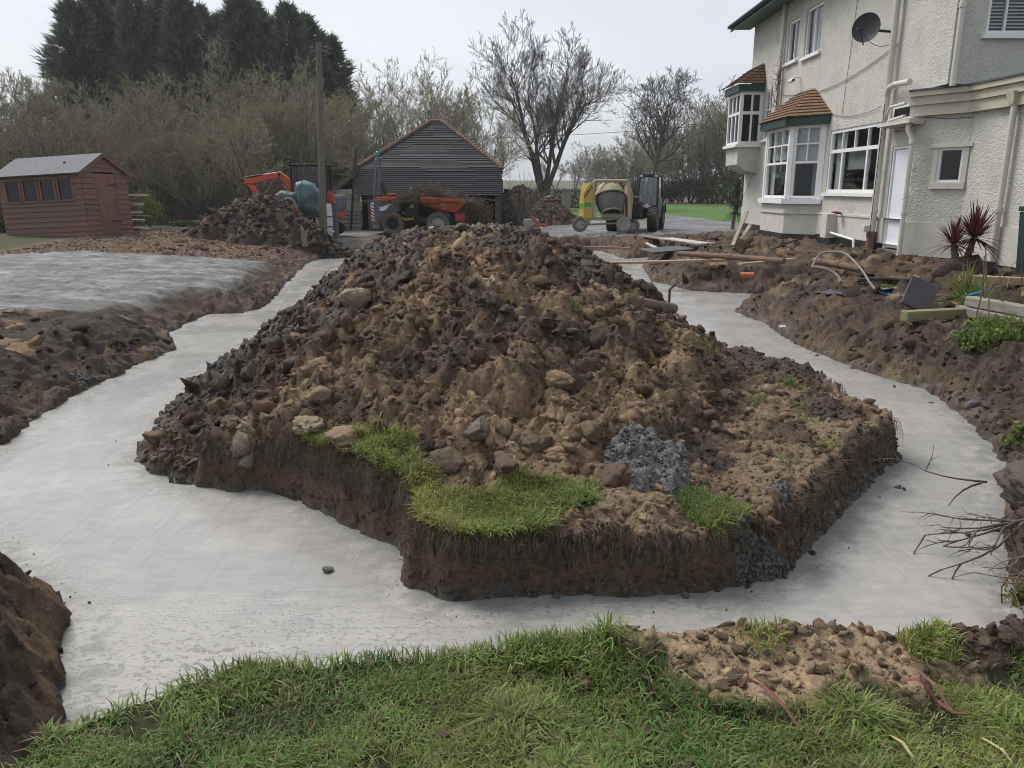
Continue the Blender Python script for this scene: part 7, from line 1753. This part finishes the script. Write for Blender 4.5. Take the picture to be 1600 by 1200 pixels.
MB().tube([a, t], .03, 8).build('post', WHITE, sp, True); MB().tube([t + Vector((-.25, 0, .0)), t + Vector((.2, 0, 0))], .05, 8).build('tee', M('red_brown_pipe', (.28, .09, .06), None, 5, .6), sp, True); MB().tube([t + Vector((-.05, 0, 0)), t + Vector((-.32, .05, .28))], .05, 8).build('branch', M('red_brown_pipe', (.28, .09, .06)), sp, True)
cbk = bar('block_stack', lift(818, 352, .12), lift(842, 352, .12), .45, .5, M('concrete_block', (.33, .33, .32), (.25, .25, .24), 6, .85, .5), 'grey concrete block stack at the end of the mound', 'block'); cbk.location.z = .12
for i, (a, b_, l_) in enumerate((((1145, 384), (1167, 330), 'longest timber prop leaning on the far house corner'), ((1153, 384), (1172, 352), 'shorter timber prop leaning beside the house corner'))):
    q = lift(a[0], a[1], .2); q2 = D(b_[0], b_[1], q.y + .6); bar('timber_prop', q, q2, .09, .05, M('prop_wood', (.42, .36, .27), (.3, .25, .19), 5, .8), l_, 'prop')
# hoses and cables
def hose(name, pts_px, r, mat, label, lifts=None):
    P = [at_px(a, b_) + Vector((0, 0, r * .7)) if lifts is None else lift(a, b_, lifts[i]) for i, (a, b_) in enumerate(pts_px)]
    Q = []                                              # Catmull-Rom smoothing
    for i in range(len(P) - 1):
        p0_, p1_, p2_, p3_ = P[max(i - 1, 0)], P[i], P[i + 1], P[min(i + 2, len(P) - 1)]
        for k_ in range(6):
            t = k_ / 6; Q.append(.5 * ((2 * p1_) + (p2_ - p0_) * t + (2 * p0_ - 5 * p1_ + 4 * p2_ - p3_) * t * t + (3 * p1_ - p0_ - 3 * p2_ + p3_) * t ** 3))
    Q.append(P[-1]); e_ = empty(name, P[0], 0, label, 'hose'); MB().tube(Q, r, 7).build('tube', mat, e_, True, smooth=True); return e_
hose('cable', [(1268, 418), (1280, 398), (1300, 393), (1322, 397), (1345, 420), (1358, 440), (1367, 452)], .016, M('pale_conduit', (.22, .22, .20), None, 5, .6), 'pale conduit looping over the soil below the kitchen window', [.25, .42, .5, .5, .42, .3, .22])
hose('water_pipe', [(1366, 455), (1385, 461), (1405, 464), (1425, 466)], .017, M('blue_pipe', (.05, .22, .5), None, 5, .4), 'blue plastic water pipe surfacing beside the leaning slab')
hose('water_pipe', [(1512, 462), (1530, 457), (1545, 452)], .017, M('blue_pipe', (.05, .22, .5)), 'blue plastic water pipe emerging behind the daffodils', [.35, .38, .4])
hose('black_pipe', [(1205, 390), (1230, 380), (1253, 372)], .022, BLK, 'black plastic pipe poking up at the bay wall', [.25, .32, .4])
hose('black_pipe', [(1340, 440), (1380, 438), (1420, 440), (1450, 438)], .03, M('mud_black_pipe', (.05, .045, .042), None, 5, .7), 'muddy black drain pipe across the soil behind the slab')
hose('black_pipe', [(1270, 417), (1290, 420), (1308, 430), (1314, 442)], .028, M('mud_grey_pipe', (.14, .12, .1), None, 5, .8), 'muddy grey pipe end curling down the soil bank', [.3, .32, .25, .2])
hose('tree_root', [(1005, 452), (1018, 453), (1026, 458), (1030, 466)], .04, BRM, 'thick dark root arching at the right edge of the mound')
stm = pipe_thing('log_piece', [at_px(990, 482) + Vector((0, 0, .05)), at_px(1052, 482) + Vector((0, 0, .0))], .055, M('log_bark', (.17, .125, .085), (.10, .075, .055), 8, .9, .8), 'broken log lying on the right edge of the mound', 'log')
lp = at_px(1045, 482); MB().tube([lp, lp + Vector((0, 0, .2)), lp + Vector((.06, 0, .26))], .014, 6).build('snag', BRM, stm, True)
# leaning slab, timbers and bed at the right
p = at_px(1440, 492, .15)
sl_ = MB().cbox((0, 0, 0), (.33, .045, .38), .008).build('paving_slab', M('dark_slab', (.085, .075, .08), (.06, .054, .058), 6, .75, .4, 20)); sl_.location = p + Vector((.06, .22, .20)); sl_.rotation_euler = (R(-28), R(24), R(-12)); tag(sl_, 'dark square paving slab tilted behind the green sleeper end', 'paving slab')
MOSS = M('mossy_sleeper', (.24, .23, .12), (.16, .15, .08), 5, .85, .4, 20, stretch=(1, 6, 6)); p0 = at_px(1409, 502, .12)
def sleeper(px0, py0, px1, py1, zz, w, h, mat, label): a, b_ = lift(px0, py0, zz), lift(px1, py1, zz); return bar('timber_sleeper', a, b_, w, h, mat, label, 'sleeper')
sleeper(1412, 494, 1512, 489, .16, .12, .12, MOSS, 'short mossy timber sleeper holding the tilted slab')
sleeper(1500, 484, 1660, 520, .18, .14, .11, WOODG, 'weathered lower timber sleeper edging the flower bed')
sleeper(1515, 470, 1680, 500, .30, .14, .11, M('pale_sleeper', (.30, .285, .24), (.2, .19, .16), 5, .85, .4, 20, stretch=(1, 6, 6)), 'weathered upper timber sleeper behind the daffodils')
sleeper(1520, 436, 1660, 442, .34, .12, .1, WOODL, 'tan timber sleeper under the cordyline root ball')
# purple rag and white scrap
def rag(px_, py_, z0, s, mat, label, seed):
    p = at_px(px_, py_, z0); res = 16; g = np.linspace(-1, 1, res); U, W = [a.ravel() for a in np.meshgrid(g, g)]
    z = .35 * fbm(U * 1.6 + seed, W * 1.6, 3, seed) * (1 - .5 * (U ** 2 + W ** 2)); V = np.stack([U * s * (1 + .2 * np.sin(W * 4)), W * s * .7, z * s + .01], 1)
    i = np.arange(res * res).reshape(res, res); q = np.stack([i[:-1, :-1], i[:-1, 1:], i[1:, 1:], i[1:, :-1]], -1).reshape(-1, 4); V2 = V - np.array([0, 0, .012])
    o = link('rag', np_mesh('rag', np.concatenate([V, V2]), np.concatenate([q, q[:, ::-1] + len(V)]), True), None, mat); o.location = p; return tag(o, label, 'rag')
rag(1298, 460, .18, .17, M('purple_cloth', (.13, .10, .15), (.07, .055, .085), 8, .85, .6, 12, .02), 'crumpled muddy purple rag on the soil bank', 3)
rag(1224, 511, -.05, .06, M('white_plastic_scrap', (.65, .66, .68), None, 8, .5), 'scrap of white plastic on the dark bank', 4)
rag(1388, 452, .2, .12, M('white_bag', (.6, .62, .64), (.45, .46, .48), 6, .5), 'flattened white bag beside the low green weeds', 5)
# cordyline
def strap_leaves(mb_cols, c, n, L, wid, rg_, cols, droop=.25):
    V, F, CC = [], [], []; c = np.array(c)
    for i in range(n):
        a = rg_.uniform(0, 6.283); el = rg_.uniform(-.35, 1.45); l_ = L * rg_.uniform(.7, 1.15); d = np.array([math.cos(a) * math.cos(el), math.sin(a) * math.cos(el), math.sin(el)]); sd = np.cross(d, [0, 0, 1.0]); nn = np.linalg.norm(sd); sd = sd / nn if nn > .05 else np.array([1., 0, 0]); b0 = len(V); col = cols[rg_.integers(0, len(cols))] * rg_.uniform(.7, 1.3)
        for k_, (f, w) in enumerate(((.02, .6), (.35, 1), (.7, .7), (1, .05))):
            p = c + d * l_ * f + np.array([0, 0, -droop * l_ * f * f * max(0, 1 - el * .6)])
            V.append(p - sd * wid * w); V.append(p + sd * wid * w); CC += [col, col]
        for k_ in range(3): F.append((b0 + 2 * k_, b0 + 2 * k_ + 1, b0 + 2 * k_ + 3, b0 + 2 * k_ + 2))
    me = np_mesh('leaf', np.array(V), np.array(F)); set_col(me, np.array(CC)); return me
cp = D(1500, 408, 12.4); cz = zg(cp.x, 12.4)
cor = empty('cordyline_plant', (cp.x, 12.4, cz), 0, 'red leaved cordyline with two spiky heads against the cream wall', 'plant')
REDL = [np.array([.10, .030, .034]), np.array([.075, .024, .028]), np.array([.13, .04, .042])]; rg_ = np.random.default_rng(4)
TR = M('cordyline_trunk', (.24, .18, .12), (.15, .115, .08), 9, .9, .7, 25)
for (hx, hy, n, L) in (((1490), 382, 110, .48), ((1522), 372, 170, .60)):
    h_ = D(hx, hy, 12.4); q = h_ - Vector((cp.x, 12.4, cz))
    MB().tube([(q.x * .3, 0, -.05), (q.x * .6, 0, q.z * .5), tuple(q)], [.07, .05, .045], 8).build('trunk', TR, cor); lf = link('leaf', strap_leaves(None, tuple(q), n, L, .014, rg_, REDL), cor, OLIVE); tag(lf, kind='stuff')
V, Fi = mesh_arrays(lump_mesh('root_ball', 91, 3, .35, .6)); o = link('root_ball', np_mesh('root_ball', V * np.array([.42, .32, .42]), Fi, True), cor, M('root_soil', (.07, .055, .045))); o.location = (0, 0, .02)
# phormium by the far house corner
pp = D(1146, 335, 31.5); ph = empty('yucca_plant', (pp.x, 31.5, 0), 0, 'dark green spiky yucca by the far house corner', 'plant'); MB().tube([(0, 0, 0), (.05, 0, .8), (.1, 0, 1.5)], [.08, .07, .06], 7).build('trunk', TR, ph)
for z_ in (.7, 1.15, 1.6):
    lf = link('leaf', strap_leaves(None, (.08, 0, z_), 70, .6, .025, rg_, [np.array([.05, .075, .045]), np.array([.065, .09, .05])], .5), ph, OLIVE); tag(lf, kind='stuff')
# daffodils and bed plants
def clump(px_, py_, z0, n, r, L, label, seed, cat='plant', name='leaf_clump'):
    o = tuft(px_, py_, z0, n, r, L, label, seed, None, name); o['category'] = cat; return o
DAF = [np.array([.10, .19, .045]), np.array([.13, .22, .06]), np.array([.09, .16, .045])]
def strappy(px_, py_, z0, n, L, label, cols, seed, flowers=()):
    p = at_px(px_, py_, z0); e_ = empty('daffodil_clump', p, 0, label, 'plant'); lf = link('leaf', strap_leaves(None, (0, 0, 0), n, L, .010, np.random.default_rng(seed), cols, .3), e_, OLIVE); tag(lf, kind='stuff')
    for fx, fy in flowers:
        q = D(fx, fy, p.y) - p; MB().tube([(q.x * .2, 0, 0), (q.x * .8, 0, q.z * .7), tuple(q)], .005, 5).build('stalk', M('green_stalk', (.10, .18, .05), None, 5, .6), e_)
        m_ = MB(); YF = M('daffodil_yellow', (.75, .55, .03), (.65, .45, .02), 6, .6)
        for k_ in range(6):
            a = k_ * 1.047; u_ = Vector((math.cos(a), 0, math.sin(a))); w_ = Vector((-math.sin(a), 0, math.cos(a))); m_.add([q, q + u_ * .025 + w_ * .014, q + u_ * .045 - Vector((0, .006, 0)), q + u_ * .025 - w_ * .014], [(0, 1, 2, 3)])
        m_.lathe([(.012, 0), (.014, -.02), (.019, -.032)], q, 'y', 10, False); m_.build('flower', YF, e_)
    return e_
strappy(1520, 492, .2, 260, .5, 'green daffodil clump with a yellow flower beside the sleepers', DAF, 1, ((1534, 477), (1526, 470), (1508, 462)))
strappy(1508, 462, .3, 170, .48, 'yellowing strap leaved clump below the cordyline', [np.array([.2, .21, .07]), np.array([.26, .24, .10]), np.array([.14, .18, .05])], 2)
strappy(1488, 452, .3, 40, .3, 'thin upright leaf clump beside the tilted slab', [np.array([.2, .22, .08]), np.array([.15, .18, .06])], 3)
def weeds(px_, py_, z0, n, rx, ry, rz, size, cols, label, seed, name='weed_patch'):
    p = at_px(px_, py_, z0); e_ = empty(name, p, 0, label, 'plant'); lf = link('foliage', leaf_cloud(n, rx, ry, rz, size, cols, seed), e_, OLIVE); lf.location = (0, 0, rz * .7); tag(lf, kind='stuff'); return e_
WG = [(.13, .2, .05), (.17, .23, .065), (.11, .16, .045), (.2, .21, .08)]
weeds(1560, 530, .1, 1300, .45, .3, .16, .05, WG, 'low green weeds spilling from the bed below the sleepers', 1)
weeds(1530, 545, .05, 700, .35, .2, .12, .045, WG, 'leafy weeds on the dark soil under the daffodils', 2)
weeds(1390, 452, .2, 300, .25, .15, .06, .035, WG, 'small green weed patch beside the white bag', 3)
weeds(1580, 395, .3, 520, .14, .2, .5, .06, [(.2, .14, .06), (.16, .17, .05), (.12, .14, .04)], 'ragged climbing rose foliage at the extension corner', 4, 'climbing_rose')
weeds(1590, 700, -.1, 300, .1, .1, .12, .04, WG, 'green sprigs growing from the far right bank', 6)
weeds(1597, 960, 0, 420, .12, .10, .12, .035, [(.16, .2, .05), (.2, .2, .07), (.12, .15, .04)], 'yellow green leafy weed at the trench corner', 7)
# rose canes over the sleepers
rc_ = empty('rose_cane', at_px(1575, 505, .15), 0, 'brown rose canes arching over the weathered sleepers', 'plant'); CANE = M('rose_cane_bark', (.22, .17, .085), (.14, .11, .06), 8, .8); rr_ = random.Random(5)
for i in range(16):
    a = Vector((rr_.uniform(-.3, .5), rr_.uniform(-.25, .3), -.03)); b_ = a + Vector((rr_.uniform(-.25, .35), rr_.uniform(-.2, .2), rr_.uniform(.35, .85))); c = b_ + Vector((rr_.uniform(-.2, .3), rr_.uniform(-.2, .2), rr_.uniform(-.15, .25))); MB().tube([a, a.lerp(b_, .5) + Vector((.04, 0, 0)), b_, c], [.009, .008, .006, .003], 5).build('cane', CANE, rc_)
# dark green door/bin at the frame edge
gb = empty('garden_bin', tuple(PE2(1.55, .55, .25)), 0, 'dark green lidded bin against the extension wall', 'bin'); q = PE2(2.25, .05, .25)
MB().hexa([q + Vector(v) for v in ((-.2, -.25, 0), (.2, -.25, 0), (.2, .25, 0), (-.2, .25, 0))], [q + Vector(v) for v in ((-.25, -.3, .95), (.25, -.3, .95), (.25, .3, .95), (-.25, .3, .95))]).build('body', GREEN, gb, True); MB().cbox(q + Vector((0, 0, 1.0)), (.54, .64, .08), .02).build('lid', GREEN, gb, True)
# dead branches and roots at the right rim of the trench
def branchy(name, origin, dirs, mat, label, seed, L=.6, r=.012, kids=3):
    rr_ = random.Random(seed); e_ = empty(name, origin, 0, label, 'branch')
    S_ = []
    def go(p, d, L_, r_, lev):
        for i in range(5):
            d = (d + Vector((rr_.gauss(0, .22), rr_.gauss(0, .22), rr_.gauss(0, .14)))).normalized(); q = p + d * L_ / 5; S_.append((p, q, r_ * (1 - .14 * i), r_ * (1 - .14 * (i + 1)), lev)); p = q
            if lev < 2 and rr_.random() < .16 * kids: go(p, (d + Vector((rr_.gauss(0, .6), rr_.gauss(0, .6), rr_.gauss(0, .3)))).normalized(), L_ * .45, r_ * .55, lev + 1)
    for d in dirs: go(Vector((rr_.uniform(-.03, .03), rr_.uniform(-.03, .03), 0)), Vector(d).normalized(), L * rr_.uniform(.7, 1.1), r, 0)
    V, F = seg_mesh(name, [s[0][:] for s in S_], [s[1][:] for s in S_], [s[2] for s in S_], [s[3] for s in S_], 5); link('twig', np_mesh('twig', V, F, True), e_, mat); return e_
ROOT = M('wet_root', (.11, .088, .07), (.07, .057, .047), 9, .7, .4)
rbp = Vector((2.66, 3.72, -.12))
branchy('root_bundle', rbp, [(-1, .0, -.22), (-1, .15, -.30), (-1, -.12, -.30), (-.8, .3, -.2), (-1, .05, -.12), (-.7, -.4, -.3)], ROOT, 'bundle of dead roots reaching out over the right concrete', 3, .46, .009, 4)
branchy('dead_branch', Vector((2.78, 4.25, -.12)), [(-1, .1, .05), (-.8, -.1, -.1)], ROOT, 'dead twig poking over the concrete above the root bundle', 5, .42, .008, 2)
branchy('root_bundle', Vector((2.5, 3.35, -.1)), [(-.6, -.3, -.5), (-.3, -.4, -.6), (-.5, .1, -.5), (.1, -.3, -.7)], M('tan_root', (.17, .12, .08), (.1, .075, .055), 9, .8), 'tan roots hanging down the right bank to the splashed rim', 6, .4, .008, 3)
branchy('dead_branch', Vector((2.3, 2.95, -.05)), [(-1, .0, .05), (-.7, .2, .25), (-.8, -.2, .1)], M('tan_root', (.17, .12, .08)), 'dry stalks leaning in from the trench corner weeds', 7, .3, .006, 1)
V, Fi = mesh_arrays(lump_mesh('root_ball', 93, 4, .45, .9)); o = link('root_ball', np_mesh('root_ball', V * np.array([.16, .26, .18]), Fi, True), None, M('clod_dark', (.1, .08, .06))); o.location = (2.9, 3.9, -.08); tag(o, 'dark earthy root ball overhanging the right bank', 'root ball')
for i, (px_, py_, dr_, l_) in enumerate(((1405, 655, (1, .1, .25), 'thin bent stick jutting from the island corner'), (1300, 598, (1, .2, .15), 'dark stick jutting over the right trench'), (1412, 706, (1, -.1, .1), 'forked twig sticking out of the cut corner'), (1140, 528, (.4, .3, .8), 'short snapped twig upright on the mound edge'), (1385, 615, (.1, 0, 1), 'upright dead stem on the island corner'), (505, 440, (.5, -.2, .5), 'small dead twig at the left edge of the mound'))):
    p = at_px(px_, py_, -.02 if i != 3 else .1); branchy('stick', p + Vector((-.02, 0, .01)), [dr_], ROOT, l_, 60 + i, .3 if i < 3 else .18, .007, 1.2)
for i, (px_, py_, dr_, l_) in enumerate(((5, 492, (1, .4, .05), 'dead stick lying on the near edge of the grey mud slab'), (195, 560, (1, -.5, .02), 'pale straw stick on the dark left bank'))):
    p = at_px(px_, py_, .03); branchy('stick', p + Vector((0, 0, .03)), [dr_], BRM, l_, 80 + i, .7, .012, 1)
# fallen cordyline leaves on the lawn
REDLEAF = M('fallen_red_leaf', (.16, .045, .038), (.10, .03, .026), 9, .6)
def strap(px_pts, w, mat, label, z=.03):
    P = [Vector((*G(a, b_, .02), 0)) for a, b_ in px_pts]; P = [Vector((p.x, p.y, zg(p.x, p.y) + z + .012 * math.sin(i * 1.9))) for i, p in enumerate(P)]; m_ = MB(); vs, n = [], len(P)
    for i, p in enumerate(P):
        d = (P[min(i + 1, n - 1)] - P[max(i - 1, 0)]).normalized(); s_ = Vector((-d.y, d.x, .2)) * w * (1 - .85 * abs(2 * i / (n - 1) - .8) ** 2 / 1.5); vs += [p + s_, p - s_ , p + Vector((0, 0, -.004))]
    fs = []
    for i in range(n - 1): fs += [(3 * i, 3 * i + 2, 3 * i + 5, 3 * i + 3), (3 * i + 2, 3 * i + 1, 3 * i + 4, 3 * i + 5), (3 * i + 1, 3 * i, 3 * i + 3, 3 * i + 4)]
    o = m_.add([v - P[0] for v in vs], fs).build('fallen_leaf', mat); o.location = P[0]; return tag(o, label, 'leaf')
strap([(1155, 1085), (1165, 1072), (1185, 1075), (1205, 1090), (1225, 1110), (1245, 1130), (1258, 1147)], .006, REDLEAF, 'bent dark red strap leaf lying on the tan soil')
strap([(1405, 1075), (1435, 1080), (1465, 1092), (1490, 1108), (1512, 1118)], .008, REDLEAF, 'flat bright red strap leaf on the right of the lawn')
strap([(1432, 1060), (1460, 1080), (1482, 1098), (1500, 1115)], .006, M('brown_strap_leaf', (.16, .085, .055), None, 8, .7), 'brown strap leaf crossing under the flat red one')
strap([(1390, 1145), (1410, 1165), (1430, 1185), (1445, 1200)], .005, M('straw_leaf', (.36, .32, .15), None, 8, .7), 'yellow straw blade lying on the lower right lawn')
strap([(1535, 1150), (1565, 1175), (1590, 1198)], .005, M('straw_leaf', (.36, .32, .15)), 'brown stalk lying in the lawn corner')
# yellow machine glimpsed behind the shed
q = D(4, 305, 27.5); ym = empty('yellow_machine', (q.x - .6, 27.5, .2), 0, 'yellow machine part half hidden behind the leaning shed', 'bin')
MB().hexa([(-.7, -.5, .1), (.55, -.5, .1), (.55, .5, .1), (-.7, .5, .1)], [(-.9, -.6, 1.45), (.8, -.6, 1.45), (.8, .6, 1.45), (-.9, .6, 1.45)]).build('body', M('yellow_machine_body', (.55, .30, .03), (.4, .22, .03), 3, .6, dirt=(.2, .15, .08)), ym); MB().bb(-.95, .85, -.65, .65, 1.45, 1.52).build('rim', M('orange_rim', (.5, .15, .02), None, 3, .6), ym)
st = D(474, 345, 22.2); stp = empty('split_stump', (st.x, 22.2, zg(st.x, 22.2) + .35), 0, 'pale split stump standing on the front of the dark spoil heap', 'stump')
MB().tube([(0, 0, -.2), (-.02, 0, .15), (-.08, 0, .42)], [.09, .06, .02], 8).tube([(.02, 0, .05), (.07, 0, .2), (.12, 0, .3)], [.05, .03, .012], 7).build('wood', M('pale_stump', (.27, .225, .18), (.15, .125, .10), 7, .9, .8, 18), stp)

# dry vine stems climbing the far downpipe of the house
vn = empty('dead_vine', (7.56, 23.3, .3), 0, 'leafless vine stems tangled around the far downpipe above the bay', 'vine'); rv = random.Random(8); S_ = []
for i in range(26):
    p = Vector((-.03, rv.uniform(-.15, .25), rv.uniform(2.6, 4.4))); d = Vector((0, rv.gauss(0, .5), rv.uniform(.3, 1))).normalized(); L_ = rv.uniform(.5, 1.4); r_ = rv.uniform(.005, .011)
    for k_ in range(8):
        d = (d + Vector((0, rv.gauss(0, .35), rv.gauss(0, .3)))).normalized(); q = p + d * L_ / 8; q.x = -.03 + rv.uniform(-.05, .03); S_.append((p, q, r_ * (1 - .09 * k_), r_ * (1 - .09 * (k_ + 1)))); p = q
for z_ in range(14): S_.append((Vector((-.04, -.04 + .02 * (z_ % 3), z_ * .32)), Vector((-.04, -.04 + .02 * ((z_ + 1) % 3), (z_ + 1) * .32)), .014, .013))
V, F = seg_mesh('stem', [a[0][:] for a in S_], [a[1][:] for a in S_], [a[2] for a in S_], [a[3] for a in S_], 5); o = link('stem', np_mesh('stem', V, F, True), vn, BRM); tag(o, kind='stuff')
# ------------------------------------------------------------------ damp air
hz = MB().bb(-420, 420, -40, 640, -3.0, 22).build('haze', None)
hz.data.materials.clear()
hm = bpy.data.materials.new('damp_air'); hm.use_nodes = True; hn = hm.node_tree.nodes; hn.clear()
ho = hn.new('ShaderNodeOutputMaterial'); hv = hn.new('ShaderNodeVolumePrincipled'); hv.inputs['Density'].default_value = .0006; hv.inputs['Color'].default_value = (.86, .89, .93, 1); hv.inputs['Anisotropy'].default_value = .2
hm.node_tree.links.new(hv.outputs[0], ho.inputs['Volume']); hz.data.materials.append(hm); tag(hz, kind='stuff')
scene.cycles.volume_bounces = 0
